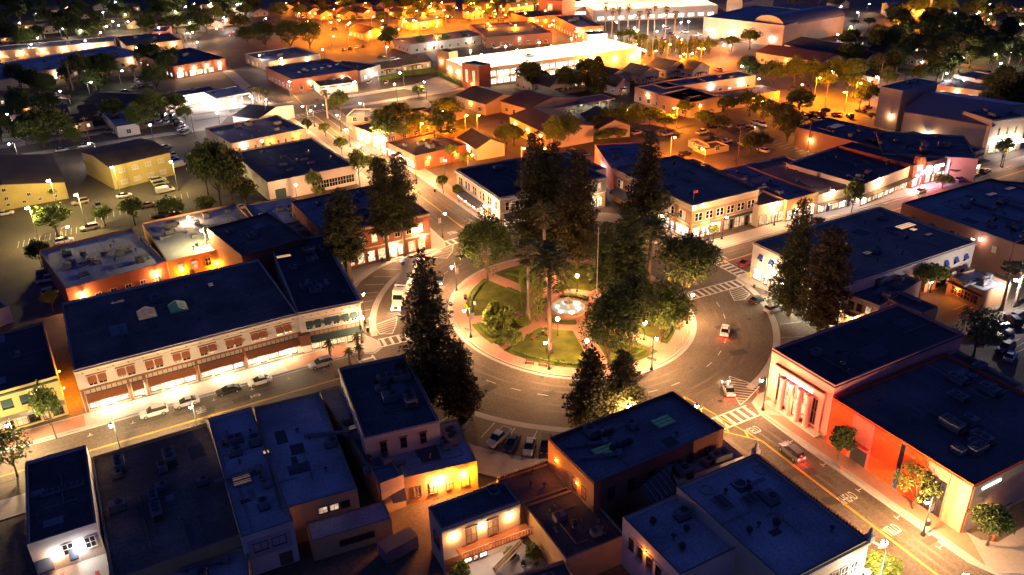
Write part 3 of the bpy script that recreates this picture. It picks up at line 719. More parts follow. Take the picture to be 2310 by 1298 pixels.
    def chimney(s, x, y, h=1.4): MB().box(x-.35, x+.35, y-.3, y+.3, s.h-.3, s.h+h+.8).build('chimney', 'brick_dark', s.roof)
HN = 0
def house(px, py, w, d, rz, h=3.2, wall='stucco_cream', roof='roof_shingle', gable='x', rh=2., desc='small gabled house', lit=0, seed=0):
    """a house standing on the ground at the pixel; far ones get their windows too"""
    global HN; HN += 1
    p = X(px, py); a = R(rz); ex = Vector((math.cos(a), math.sin(a))); ey = Vector((-ex.y, ex.x)); o = p-ex*w/2
    b = Bd('house', None, 0, 0, 0, h, wall, roof, gable=gable, rh=rh, world=(o.x, o.y, w, d, rz))
    auto(b.root, desc, 'house', 'houses of the town', b.c)
    r = random.Random(HN*7+seed); two = h > 5
    for z in ((.9, 3.7) if two else (.9,)):
        for side in 'FL':
            n = max(1, int(b.len(side)/3.2))
            for i in range(n):
                u = b.len(side)*(i+.5)/n
                b.win(side, u, z, 1.0, 1.2, 'trim_white', 'lit_yellow' if (lit and (r.random() < .3 or i < lit-1)) else 'glass_dark')
    b.door('F', b.L*.36, 1., 2.1, 'trim_brown'); b.chimney(b.L*.7, b.D*.4, rh*.6)
    b.canopy('F', b.L*.22, b.L*.62, 2.4, 1.8, roof, .16)
    for u in (.24, .6): b.bar('F', b.L*u-.07, b.L*u+.07, 0, 2.4, 1.7, 'trim_white', 'porch_post', 1.56)
    if lit: b.wlamp('F', b.L*.55, 2.4, WARM, 120*lit, 'glow_warm', .12)
    return b
# ================================================================ lamps
def pole_thing(name, x, y, z=0., rz=0.): return empty(name, (x, y, z), rz)
def globe_lamp(px, py, H, desc, label=None, watts=520, col=WARM, z=.16):
    """short plaza post with one round globe; pixel is the globe"""
    p = X(px, py, H+z); e = pole_thing('plaza_lamp', p.x, p.y, z)
    def pm(): return MB().lathe([(.24, 0), (.24, .25), (.12, .4), (.08, .6), (.07, H-.5), (.14, H-.35), (.16, H-.28)], n=10).mesh('post', 'metal_dark', True)
    put('post', cached(('gp', H), pm), e); put('globe', cached('globe', lambda: MB().sphere((0, 0, 0), .40, 12, 8).mesh('globe', 'glow_warm', True)), e, (0, 0, H))
    put('finial', cached('fin', lambda: MB().cyl(0, 0, .29, .5, .07, .01, 6).mesh('finial', 'metal_dark')), e, (0, 0, H))
    for k in range(3): point(e, (.58*math.cos(k*2.09), .58*math.sin(k*2.09), H), col, watts/3*PWR, .1)
    if label: tag(e, label, 'lamp', 'globe lamps in the plaza')
    else: auto(e, desc, 'lamp', 'globe lamps in the plaza', p)
    return e
def street_lamp(px, py, rz, H=6.6, watts=1500, col=WHITE, glow='glow_white', banner=True, desc='dark street lamp with banner', z=.14, arm=1.1):
    """tall dark post with a hanging lantern on an arm; pixel is the lantern; rz is where the arm points"""
    a = R(rz); p = X(px, py, H); b = Vector((p.x-math.cos(a)*arm, p.y-math.sin(a)*arm)); e = pole_thing('street_lamp', b.x, b.y, z, a)
    put('post', cached('slp', lambda: MB().lathe([(.34, 0), (.34, .15), (.2, .5), (.13, .9), (.1, 1.2), (.075, 6.9), (.1, 7.), (.02, 7.3)], n=10).mesh('post', 'metal_dark', True)), e)
    put('arm', cached(('sla', arm), lambda: MB().tube([(0, 0, 6.3), (.5*arm, 0, 6.95), (arm, 0, 7.05), (arm, 0, 6.85)], [.05, .045, .04, .04], 6).mesh('arm', 'metal_dark')), e)
    l = put('lantern', cached(('sll', arm), lambda: MB().lathe([(.05, 6.95), (.12, 6.9), (.3, 6.72), (.31, 6.66)], arm, 0, 10).mesh('lantern', 'metal_dark', True)), e)
    put('globe', cached(('slg', glow), lambda: MB().sphere((0, 0, 0), .32, 10, 7, 0, 1.1).mesh('globe', glow, True)), l, (arm, 0, 6.5))
    if banner: put('banner', cached('slb', lambda: MB().box(-.95, -.12, -.02, .02, 4.1, 5.5).box(-1.0, -.07, -.03, .03, 5.5, 5.56).mesh('banner', 'banner')), e)
    point(l, (arm, 0, 6.05), col, watts*PWR, .16)
    auto(e, desc, 'street lamp', 'street lamps of the town', b); return e
def cobra(px, py, rz=180., H=9., watts=5000, col=SODIUM, glow='glow_sodium', desc='tall street lamp', arm=1.6, wood=False):
    a = R(rz); p = X(px, py, H); b = Vector((p.x-math.cos(a)*arm, p.y-math.sin(a)*arm)); e = pole_thing('street_light', b.x, b.y, 0, a)
    put('pole', cached(('cbp', H, wood), lambda: MB().cyl(0, 0, 0, H+.1, .14, .08, 8).mesh('pole', 'wood' if wood else 'pole_grey')), e)
    put('arm', cached(('cba', H, arm), lambda: MB().tube([(0, 0, H-.3), (arm*.5, 0, H+.15), (arm-.3, 0, H+.2)], .045, 5).mesh('arm', 'metal_grey')), e)
    hd = put('lamp_head', cached(('cbh', H, arm), lambda: MB().box(arm-.45, arm+.3, -.16, .16, H+.1, H+.28).mesh('lamp_head', 'metal_grey')), e)
    put('lens', cached(('cbl', H, arm, glow), lambda: MB().sphere((arm, 0, H-.02), .42, 8, 6, 0, .7).mesh('lens', glow, True)), hd)
    point(hd, (arm, 0, H-.75), col, watts*PWR, .2)
    auto(e, desc, 'street light', 'tall street lights', b); return e
def twin_lot(px, py, H=6, watts=2500, col=SODIUM, glow='glow_sodium', desc='twin car park lamp', n=1):
    p = X(px, py, H); e = pole_thing('car_park_lamp', p.x, p.y)
    put('pole', cached(('tlp', H), lambda: MB().cyl(0, 0, 0, .7, .3, .3, 8).cyl(0, 0, .7, H, .1, .07, 8).mesh('pole', 'pole_grey')), e)
    put('lens', cached(('tlg', glow, n), lambda: (lambda mb: [mb.sphere(((k-(n-1)/2)*1.3, 0, 0), .4, 8, 6, 0, .8) for k in range(n)] and mb)(MB()).mesh('lens', glow, True)), e, (0, 0, H+.3))
    point(e, (0, 0.1, H-.35), col, watts*PWR, .2); auto(e, desc, 'street light', 'car park lamps', p); return e
def utility_pole(px, py, H=10., rz=0., desc='wooden utility pole'):
    p = X(px, py); e = pole_thing('utility_pole', p.x, p.y, 0, R(rz))
    put('pole', cached(('up', H), lambda: MB().cyl(0, 0, 0, H, .16, .11, 8).mesh('pole', 'wood')), e)
    put('crossarm', cached(('uc', H), lambda: MB().box(-1.2, 1.2, -.2, -.1, H-.9, H-.76).box(-.9, .9, -.2, -.1, H-2, H-1.87).mesh('crossarm', 'wood')), e)
    for x in (-1.1, -.4, .4, 1.1): put('insulator', cached(('ui', H), lambda: MB().cyl(0, -.15, H-.76, H-.58, .05, .03, 6).mesh('insulator', 'trim_white')), e, (x, 0, 0))
    auto(e, desc, 'utility pole', 'utility poles', p); return e
# ================================================================ vehicles
CARS = {}
for n, c in dict(white=(.62, .61, .58), silver=(.36, .36, .37), grey=(.12, .12, .13), black=(.012, .012, .014), blue=(.015, .05, .42), navy=(.015, .02, .06), red=(.3, .02, .015), tan=(.35, .28, .2)).items():
    mat('car_'+n, c, .28, 0, metal=.15, spec=.6)
def loft(st, m=0):
    """st: stations (x, half width bottom, half width top, z bottom, z top)"""
    mb = MB(); vs = []
    for x, wb, wt, zb, zt in st:
        zm = zb+(zt-zb)*.45
        vs += [(x, -wb*.92, zb), (x, -wb, zb+(zt-zb)*.2), (x, -wb, zm), (x, -wt, zt-(zt-zb)*.08), (x, -wt*.9, zt), (x, wt*.9, zt), (x, wt, zt-(zt-zb)*.08), (x, wb, zm), (x, wb, zb+(zt-zb)*.2), (x, wb*.92, zb)]
    k = 10; fs = [(i*k+j, (i+1)*k+j, (i+1)*k+(j+1) % k, i*k+(j+1) % k) for i in range(len(st)-1) for j in range(k)]
    fs += [tuple(range(k)), tuple(range((len(st)-1)*k+k-1, (len(st)-1)*k-1, -1))]
    return mb.add(vs, fs, m)
SPEC = {
 'sedan': dict(L=4.6, body=[(-2.3, .72, .66, .38, .78), (-2.15, .84, .76, .25, .92), (-1.2, .9, .82, .22, .97), (.8, .9, .82, .22, .95), (1.9, .86, .76, .25, .84), (2.25, .74, .64, .35, .7)],
               glass=[(-1.75, .74, .70, .9, .93), (-1.0, .76, .60, .9, 1.38), (.05, .77, .60, .9, 1.42), (1.15, .76, .7, .88, .95)], roof=(-.98, .1, .6, 1.37, 1.43), wx=(-1.4, 1.4), wr=.32),
 'suv': dict(L=4.8, body=[(-2.4, .82, .76, .42, .98), (-2.25, .92, .85, .32, 1.08), (-1, .95, .88, .3, 1.1), (1, .95, .88, .3, 1.08), (2.05, .92, .84, .32, 1.0), (2.38, .8, .72, .42, .85)],
             glass=[(-2.2, .82, .74, 1.05, 1.3), (-1.95, .82, .70, 1.03, 1.72), (.2, .83, .70, 1.03, 1.76), (1.15, .82, .76, 1.02, 1.1)], roof=(-2.0, .28, .72, 1.71, 1.77), wx=(-1.5, 1.5), wr=.38),
 'van': dict(L=5.4, body=[(-2.7, .95, .88, .42, 1.15), (-2.65, .98, .92, .35, 1.2), (0, .98, .94, .33, 1.2), (1.7, .98, .92, .33, 1.15), (2.5, .92, .8, .36, 1.0), (2.7, .8, .7, .45, .8)],
             glass=[(.35, .88, .82, 1.15, 1.85), (.9, .9, .78, 1.13, 1.88), (1.25, .9, .78, 1.12, 1.8), (2.0, .86, .76, 1.05, 1.15)], roof=None, wx=(-1.6, 1.7), wr=.36,
             extra=[(-2.68, .93, .86, 1.1, 2.0), (-2.6, .96, .86, 1.1, 2.08), (.5, .96, .86, 1.1, 2.08), (.95, .9, .8, 1.1, 1.95)]),
 'pickup': dict(L=5.6, body=[(-2.8, .88, .82, .45, 1.02), (-2.7, .95, .9, .36, 1.08), (-.6, .96, .9, .34, 1.08), (1.2, .96, .9, .34, 1.1), (2.4, .92, .86, .36, 1.02), (2.75, .82, .74, .45, .88)],
                glass=[(-.75, .84, .74, 1.05, 1.15), (-.55, .85, .72, 1.05, 1.75), (.75, .85, .72, 1.05, 1.78), (1.55, .84, .76, 1.03, 1.12)], roof=(-.6, .82, .72, 1.73, 1.79), wx=(-1.75, 1.75), wr=.4, bed=True)}
def car_parts(kind):
    sp = SPEC[kind]; parts = {}
    parts['body'] = loft(sp['body']).mesh('body', 'car_white'); parts['body'].materials.clear(); parts['body'].materials.append(None)
    parts['glass'] = loft(sp['glass']).mesh('windows', 'glass_dark')
    rf = MB()
    if sp['roof']: x0, x1, w, z0, z1 = sp['roof']; rf.add([(x0, -w*.93, z0), (x1, -w*.93, z0+.03), (x1, w*.93, z0+.03), (x0, w*.93, z0), (x0+.12, -w*.8, z1+.015), (x1-.1, -w*.8, z1+.03), (x1-.1, w*.8, z1+.03), (x0+.12, w*.8, z1+.015)], [(4, 5, 6, 7), (0, 1, 5, 4), (1, 2, 6, 5), (2, 3, 7, 6), (3, 0, 4, 7)])
    if 'extra' in sp: rf = loft(sp['extra'])
    parts['roof'] = rf.mesh('roof', 'car_white'); parts['roof'].materials.clear(); parts['roof'].materials.append(None)
    r = sp['wr']; w = MB()
    for k in range(14):
        a, b = 2*math.pi*k/14, 2*math.pi*(k+1)/14; c0, s0, c1, s1 = math.cos(a)*r, math.sin(a)*r, math.cos(b)*r, math.sin(b)*r
        w.quad((c0, -.11, s0), (c1, -.11, s1), (c1, .11, s1), (c0, .11, s0)); w.quad((c0*.62, -.11, s0*.62), (c1*.62, -.11, s1*.62), (c1, -.11, s1), (c0, -.11, s0)); w.quad((c0, .11, s0), (c1, .11, s1), (c1*.62, .11, s1*.62), (c0*.62, .11, s0*.62))
    parts['tyre'] = w.mesh('tyre', 'tyre'); h = MB()
    for s in (-.09, .09):
        h.add([(math.cos(2*math.pi*k/10)*r*.63, s, math.sin(2*math.pi*k/10)*r*.63) for k in range(10)], [tuple(range(10)) if s < 0 else tuple(range(9, -1, -1))])
    parts['rim'] = h.mesh('rim', 'rim')
    for nm, mt in (('head_off', 'metal_pale'), ('head_on', 'glow_white'), ('tail_off', 'sign_red'), ('tail_on', 'glow_red')):
        parts[nm] = cached(('cl', nm), lambda: MB().box(-.05, .05, -.2, .2, -.07, .07).mesh('car_light', mt))
    if sp.get('bed'): parts['bed'] = MB().box(-2.6, -.85, -.76, .76, 1.085, 1.10).mesh('bed', 'trim_dark')
    return parts
def car(kind, colour, px, py, rz, label=None, desc=None, head=False, tail=False, z=0., simple=False, xy=None):
    P = cached(('car', kind), lambda: car_parts(kind)); sp = SPEC[kind]; L = sp['L']
    p = Vector(xy) if xy else X(px, py, z+.6); e = empty({'sedan': 'car', 'suv': 'suv', 'van': 'van', 'pickup': 'pickup_truck'}[kind], (p.x, p.y, z), R(rz)); cm = M('car_'+colour)
    put('body', P['body'], e, mat=cm); put('windows', P['glass'], e)
    if len(P['roof'].vertices): put('roof_panel', P['roof'], e, mat=cm)
    if 'bed' in P: put('load_bed', P['bed'], e)
    for wx in sp['wx']:
        for sy in (-1, 1):
            w = put('wheel', P['tyre'], e, (wx, sy*(.8 if kind == 'sedan' else .86), sp['wr']))
            if not simple: put('rim', P['rim'], w, (0, sy*.03, 0))
    bz = .62 if kind == 'sedan' else .8
    xf, xr = (sp['body'][-1][0]-.03, sp['body'][0][0]+.02)
    for sy in (-.55, .55):
        put('headlight', P['head_on' if head else 'head_off'], e, (xf, sy, bz)); put('taillight', P['tail_on' if tail else 'tail_off'], e, (xr, sy, bz+.08))
        if head: sl = point(e, (xf+.6, sy, bz), WHITE, 70*PWR, .08)
        if tail: point(e, (xr-.35, sy, bz), (1, .06, .03), 45*PWR, .08)
    cat = {'sedan': 'car', 'suv': 'suv', 'van': 'van', 'pickup': 'pickup'}[kind]
    if label: tag(e, label, cat, 'vehicles')
    else: auto(e, desc or f"{colour} {cat}", cat, 'vehicles', p)
    return e
# ================================================================ buildings round the plaza
# --- north-west: cream commercial block with rust awnings
b = Bd('commercial_building', 'long cream two-storey block with rust awnings and dark columns', (165, 836), (672, 706), (150, 681), 9., 'stucco_white', 'roof_dark', short='the rust-awning block')
b.cornice('F', 8.35, .55, .45, 'trim_cream', 16); b.bar('F', 0, b.L, 7.7, 7.85, .12, 'trim_cream'); b.bar('F', 0, b.L, 4.55, 4.8, .25, 'awning_rust', 'belt_course')
b.row('F', 5.2, 1.25, 1.9, 8, .9, b.L-.9, 'trim_white', ('glass_dark', 'glass_dark', 'lit_dim', 'glass_dark', 'glass_dark', 'glass_dark', 'lit_dim', 'glass_dark', 'glass_dark', 'lit_warm', 'glass_dark', 'glass_dark', 'lit_dim', 'lit_dim', 'lit_warm', 'lit_warm'), 1, .82, 'awning_rust', hood='awning_rust')
n = 44
for i in range(n):
    u = .8+(b.L-1.6)*(i+.5)/n; b.win('F', u, 3.65, (b.L-1.6)/n*.86, .8, 'trim_dark', 'blind', 0, 'transom')
for i, (u0, u1) in enumerate(((.8, 7.6), (8.4, 10.4), (11.2, 19.6), (20.4, 28.6), (29.2, b.L-.8))):
    b.awning('F', u0, u1, 2.55, 3.6, 1.7, 'awning_rust'); b.shops('F', u0, u1, max(2, int((u1-u0)/1.9)), .6, 2.6, ('lit_shop', 'lit_white', 'lit_shop', 'lit_cool'))
    b.strip_light('F', u0, u1, 2.5, (1, .74, .42), 900*(u1-u0), 1.25)
for u in (.4, 8., 10.8, 20., 28.9): b.bar('F', u-.22, u+.22, 0, 4.5, .3, 'trim_brown', 'column')
b.clutter(9, 3, (2, 2, 2, 0)); b.skylight(332, 712, 3.4, 4.2, 'sky_tan', True); b.skylight(402, 697, 3.4, 4.2, 'sky_green', True); b.skylight(266, 685, 2.6, .9, 'sky_tan'); b.skylight(476, 646, 1.1, 1.6, 'sky_tan')
b.row('L', 5.2, 1.1, 1.8, 6)
# --- attached white corner block with dark awnings
b = Bd('corner_building', 'white corner block with teal awnings and paired upper windows', (672, 706), (812, 678), (690, 535), 9.2, 'stucco_white', 'roof_dark', short='the teal-awning corner')
b.cornice('F', 8.5, .6, .5, 'trim_cream', 8); b.cornice('R', 8.5, .6, .5, 'trim_cream', 10)
b.row('F', 5.1, 1.15, 1.9, 3, .8, b.L-.6, 'trim_white', ('glass_dark',), 1, .85, 'awning_teal', hood='trim_cream')
b.row('R', 5.1, 1.15, 1.9, 5, 1, b.D-1, 'trim_white', ('glass_dark', 'lit_dim'), 1, .85, 'awning_teal')
for i in range(12): b.win('F', .8+(b.L-1.4)*(i+.5)/12, 3.6, (b.L-1.4)/12*.88, .75, 'trim_brown', 'blind', 0, 'transom')
b.awning('F', 1.6, b.L-.3, 2.6, 3.55, 1.6, 'awning_teal'); b.shops('F', 1.6, b.L-.4, 6, .6, 2.6, ('lit_warm', 'lit_dim', 'lit_yellow')); b.strip_light('F', 1.6, b.L, 2.5, WARM, 2600, 1.2)
b.bar('F', -.6, 1.5, 2.2, 4.6, 1.3, 'trim_brown', 'porch'); b.shops('R', 1, b.D-1, 8, .6, 2.9, ('lit_shop', 'lit_warm')); b.strip_light('R', 1, b.D*.5, 3, WARM, 2200, 1.0)
b.clutter(10, 5, (0, 1, 3, 2)); b.skylight(640, 582, 3.4, 1.1, 'sky_amber')
Bd('stair_house', 'dark raised rooftop block behind the teal-awning corner', (545, 577), (690, 536), (640, 470), 10.2, 'brick_dark', 'roof_dark').clutter(3, 8)
# --- row behind it across the alley
b = Bd('row_building', 'low pale-roofed row building at the left end of the alley', (148, 652), (376, 590), (132, 553), 5.6, 'brick_red', 'roof_pale', short='the alley row')
b.clutter(12, 9); b.skylight(187, 600, 2.2, 2.6, 'glass_dark'); b.skylight(190, 622, 2.2, 2.6, 'glass_dark'); b.row('F', 1, 1.2, 1.6, 6); b.wlamp('F', 3, 3.4, WARM, 3500, 'glow_warm'); b.wlamp('F', b.L-3, 3.6, WARM, 2600, 'glow_warm')
for i in range(5): b.unit(3, 8+i*7, b.D*.55, (i % 2)*1.57, 1.1)
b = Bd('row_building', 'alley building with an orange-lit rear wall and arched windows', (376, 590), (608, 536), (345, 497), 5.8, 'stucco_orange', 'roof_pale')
b.row('F', 2.4, 1.2, 1.9, 7, None, None, 'trim_cream', ('lit_warm', 'glass_dark', 'lit_dim', 'lit_warm', 'glass_dark', 'lit_dim', 'lit_dim')); b.door('F', 5); b.door('F', 13); b.wlamp('F', 11, 2.6, SODIUM, 5200, 'glow_sodium', .25); b.wlamp('F', 21, 2.8, SODIUM, 3600, 'glow_sodium'); b.wlamp('F', 3, 2.8, SODIUM, 2600, 'glow_sodium')
b.clutter(14, 12)
b = Bd('row_building', 'blue-roofed building between the alley and the brick corner', (608, 536), (722, 512), (588, 455), 6.2, 'stucco_tan', 'roof_pale'); b.clutter(8, 14); b.wlamp('R', 4, 3, SODIUM, 2200, 'glow_sodium')
# --- brick corner with coffee shop
b = Bd('brick_building', 'red brick corner building with glowing windows behind tall pines', (735, 532), (967, 480), (842, 417), 10., 'brick_red', 'roof_grey', short='the red brick corner')
b.cornice('F', 9.3, .4, .5, 'trim_cream', 14); b.cornice('R', 9.3, .4, .5, 'trim_cream', 10)
for side in 'FR':
    b.row(side, 5.6, 1.3, 2.1, 8 if side == 'F' else 5, None, None, 'trim_cream', ('glass_dark', 'lit_warm', 'glass_dark', 'lit_dim', 'lit_warm'), 1)
    b.row(side, .8, 1.7, 2.6, 9 if side == 'F' else 5, None, None, 'trim_cream', ('lit_shop', 'lit_warm', 'lit_warm'), 1, name='shop_window'); b.bar(side, 0, b.len(side), 4.3, 4.55, .15, 'trim_cream', 'belt_course')
b.door('F', b.L*.62, 1.6, 2.8, 'trim_white', 'lit_white'); b.wlamp('F', b.L*.62, 3.8, WHITE, 2200, 'glow_white', .25); b.wlamp('R', 3, 4.2, WARM, 900); b.wlamp('F', b.L-2, 4.2, WARM, 900)
b.clutter(14, 21, (0, 1, 1, 3, 2)); b.wlamp('L', 3, 5, SODIUM, 2200, 'glow_sodium')
# --- white warehouse
b = Bd('warehouse', 'white warehouse with a big dark blue-lit roof and green door', (603, 412), (800, 372), (718, 308), 6.2, 'stucco_white', 'roof_dark', short='the white warehouse')
b.door('F', 3.5, 3.2, 3.4, 'trim_green'); b.row('F', 1, 2.6, 2.4, 5, b.L*.48, b.L-.6, 'trim_white', ('glass_dark',), 2); b.clutter(4, 30, (2, 2, 4)); b.skylight(640, 372, 2.2, 1.2, 'sky_green'); b.skylight(655, 384, 2.2, 1.2, 'glass_dark'); b.skylight(702, 368, 2.2, 1.2, 'glass_dark'); b.skylight(687, 360, 2.2, 1.2, 'glass_dark'); b.row('R', 1, 2, 2, 5)
# --- two-storey cream office and yellow barn by the car park
b = Bd('office_building', 'two-storey cream building with brown eaves beside the car park', (247, 376), (382, 344), (232, 332), 7.6, 'stucco_yellow', 'roof_shingle', gable='x', rh=1.2, short='the car park office')
b.row('F', 5, 1.7, 1.2, 4, None, None, 'trim_white', ('blind', 'glass_dark', 'blind', 'blind'), 1); b.row('F', 1.2, 1.9, 1.3, 4, None, None, 'trim_white', ('blind',), 3)
b = Bd('barn', 'yellow gabled hall with a dark roof at the left edge', None, None, None, 5.2, 'stucco_yellow', 'roof_shingle', gable='y', rh=2.6, world=(*X(-120, 500), 32, 34, 4), short='the yellow hall')
b.row('F', 3, .9, .9, 5); b.win('F', b.L/2, 5.6, .9, .9); b.row('F', 1.1, .8, .8, 7)
b = Bd('store', 'low store with an orange-lit side wall above the warehouse', (522, 324), (690, 290), (457, 290), 5.2, 'stucco_tan', 'roof_grey', short='the orange-wall store'); b.row('F', 1.2, .8, 1.9, 9, None, None, 'trim_cream'); b.wlamp('F', 4, 3.8, WHITE, 900, 'glow_white', .4); b.wlamp('F', b.L-4, 3.6, SODIUM, 2000, 'glow_sodium'); b.wlamp('F', b.L*.5, 3.6, SODIUM, 1600, 'glow_sodium'); b.wlamp('R', 3, 2.6, (1, .3, .3), 600, 'glow_pink'); b.clutter(8, 33)
# --- left edge: building across the alley
b = Bd('side_building', 'yellow-tan shop building left of the bright alley wall', (-60, 900), (128, 848), (112, 722), 8.2, 'stucco_yellow', 'roof_dark', short='the left-edge shop')
b.row('F', 4.6, 1.6, 1.7, 4, 0, None, 'trim_green', ('glass_dark',), 1, awning='awning_teal'); b.shops('F', 1, b.L-.5, 6, .6, 2.8, ('lit_dim', 'glass_dark')); b.canopy('F', 0, b.L, 3, 1.6, 'metal_grey'); b.cornice('F', 7.3, .3, .35, 'trim_green'); b.wlamp('R', 4, 3.2, SODIUM, 3400, 'glow_sodium', .12); b.wlamp('R', 11, 3.2, SODIUM, 1800, 'glow_sodium', .12); b.clutter(4, 40, (2, 0))
Bd('shed', 'small dark shed with a pale end wall behind the left-edge shop', (-10, 668), (20, 690), (-20, 720), 4., 'stucco_white', 'roof_dark')
# --- north-east: white Victorian block
b = Bd('corner_building', 'white Victorian corner block with tall windows behind the plaza trees', (1127, 446), (1367, 397), (1027, 382), 9.3, 'stucco_cream', 'roof_dark', short='the white Victorian block')
b.cornice('L', 8.5, .55, .55, 'trim_white', 14, 'trim_white'); b.cornice('F', 8.5, .55, .55, 'trim_white', 18, 'trim_white'); b.bar('L', 0, b.D, 4.6, 4.85, .2, 'trim_white', 'belt_course'); b.bar('F', 0, b.L, 4.6, 4.85, .2, 'trim_white', 'belt_course')
b.row('L', 5.3, .95, 2.2, 8, None, None, 'trim_white', ('glass_dark', 'glass_dark', 'lit_dim'), 0, .62, hood='trim_white'); b.row('F', 5.3, .95, 2.2, 10, None, None, 'trim_white', ('glass_dark', 'lit_dim', 'glass_dark'), 0, .62, hood='trim_white')
b.awning('L', 1, b.D*.62, 2.9, 4.4, 1.9, 'awning_grey'); b.awning('F', 1, 9, 2.9, 4.4, 1.8, 'awning_grey'); b.shops('L', 1, b.D-1, 9, .6, 2.9, ('lit_shop', 'lit_warm', 'lit_shop')); b.shops('F', 1, b.L-1, 16, .6, 3.2, ('lit_shop', 'lit_warm')); b.strip_light('F', 4, b.L, 3.6, WARM, 6500, 1.6); b.strip_light('L', 2, b.D, 2.8, WARM, 2600, 1.8); b.clutter(8, 50)
# --- tan brick two-storey on the east corner
b = Bd('brick_building', 'tan brick two-storey corner building with a small rooftop flag', (1562, 462), (1712, 426), (1379, 380), 9.9, 'brick_tan', 'roof_grey', short='the tan brick corner')
for side in 'FL': b.bar(side, 0, b.len(side), 8.0, 9.3, .08, 'stucco_tan', 'frieze'); b.cornice(side, 9.4, .35, .35, 'trim_cream'); b.bar(side, 0, b.len(side), 4.1, 4.4, .14, 'stucco_tan', 'belt_course')
b.row('F', 5.1, 1.0, 2.0, 6, .5, b.L-.5, 'trim_white', ('glass_dark',), 0, .62); b.row('L', 5.1, 1.0, 2.0, 7, None, None, 'trim_white', ('glass_dark', 'lit_dim', 'glass_dark'), 0, .62)
b.shops('F', .6, b.L*.45, 4, .5, 3.2, ('lit_white', 'lit_white', 'lit_cool'), 'trim_cream'); b.shops('F', b.L*.5, b.L-.5, 6, .5, 3.3, ('lit_dim', 'glass_dark', 'lit_dim'), 'trim_green'); b.bar('F', b.L*.48, b.L, 3.4, 4.05, .12, 'trim_green', 'shop_fascia')
b.shops('L', b.D*.45, b.D-.6, 7, .5, 3.2, ('lit_white', 'lit_cool', 'lit_shop'), 'trim_cream'); b.strip_light('L', b.D*.45, b.D, 3.5, WARM, 3200, 1.2); b.strip_light('F', 0, b.L*.4, 3.5, WARM, 1400, 1.2)
b.awning('L', 1, 9, 2.9, 4.6, 2., 'awning_grey'); b.clutter(9, 52, (2, 4, 0)); b.unit(1, b.L*.4, b.D*.75); 
fp = empty('rooftop_flag', (*b.W(1.4, 1.4), 9.9), 0); MB().cyl(0, 0, -.6, 3.2, .05, .03, 6).build('flagpole', 'metal_pale', fp); fl = MB().box(.03, 1.3, -.02, .02, 2.2, 3.0).build('flag', 'sign_red', fp); MB().box(.03, .55, -.03, .03, 2.62, 3.02).build('canton', 'trim_blue', fl); tag(fp, 'small red and blue flag on the tan brick corner roof', 'flag')
for dx in (0.4, 3.2): b.wlamp('F', dx, 9.2, WHITE, 60, 'glow_white', .2)
b = Bd('rear_building', 'white-walled building with a lit side wall behind the plaza pines', (1380, 381), (1342, 326), (1447, 322), 7., 'stucco_pink_lit', 'roof_grey', short='the pink-lit rear wall'); b.wlamp('F', b.L*.5, 3.4, (1, .75, .7), 2600, 'glow_white', .2); b.wlamp('B', b.L*.5, 3.4, (1, .75, .7), 2600, 'glow_white', .2); b.wlamp('L', b.D*.5, 3.4, (1, .75, .7), 1800, 'glow_white', .2); b.wlamp('R', b.D*.5, 3.4, (1, .75, .7), 1800, 'glow_white', .2); b.clutter(2, 3)
b = Bd('rear_building', 'low grey-roofed building between the Victorian block and pink-lit wall', (1300, 395), (1368, 380), (1255, 345), 7.4, 'stucco_tan', 'roof_grey'); b.clutter(3, 4)
# --- shops along the east avenue
b = Bd('shop', 'tan single-storey shop beside the tan brick corner', (1712, 464), (1776, 450), (1590, 352), 6.2, 'stucco_tan', 'roof_grey', short='the tan shop row'); b.shops('F', .5, b.L-.5, 4, .5, 3.2, ('lit_dim', 'lit_warm')); b.strip_light('F', .5, b.L, 3.4, WARM, 900, 1.); b.clutter(16, 60); b.skylight(1648, 384, 3.0, 1.8, 'trim_white'); b.skylight(1678, 407, 2.4, 1.2, 'sky_tan'); b.skylight(1722, 425, 2.6, 1.5, 'sky_tan')
b = Bd('shop', 'orange and green sign-painted shop on the east avenue', (1776, 452), (1846, 434), (1680, 372), 6.4, 'panel_peach', 'roof_grey'); b.bar('F', 0, b.L*.55, 4.2, 6.2, .1, 'stucco_orange', 'sign_board'); b.bar('F', b.L*.56, b.L, 4.2, 6.5, .1, 'stucco_yellow', 'sign_board'); b.shops('F', .4, b.L-.4, 5, .5, 3.2, ('lit_shop', 'lit_white', 'lit_warm')); b.strip_light('F', .5, b.L, 3.6, WARM, 1600, 1.); b.clutter(8, 61)
b = Bd('shop', 'dark-roofed grey shop behind the round avenue tree', (1846, 440), (1946, 417), (1770, 352), 5.8, 'stucco_grey', 'roof_dark'); b.canopy('F', 0, b.L, 3.1, 1.8, 'trim_dark'); b.shops('F', .4, b.L-.4, 6, .5, 2.9, ('lit_shop', 'glass_dark', 'lit_warm')); b.strip_light('F', .5, b.L, 2.9, (1, .7, .75), 1800, 1.4); b.clutter(6, 62)
b = Bd('shop', 'long white-fronted shop with a flat canopy on the east avenue', (1946, 417), (2063, 372), (1868, 337), 6.6, 'stucco_white', 'roof_dark', short='the white-fronted shop'); b.canopy('F', 0, b.L, 3.2, 2., 'trim_dark'); b.shops('F', .4, b.L-.4, 9, .5, 3.0, ('lit_white', 'lit_shop', 'lit_dim', 'lit_shop')); b.strip_light('F', .5, b.L, 3., WHITE, 2600, 1.5); b.clutter(8, 63)
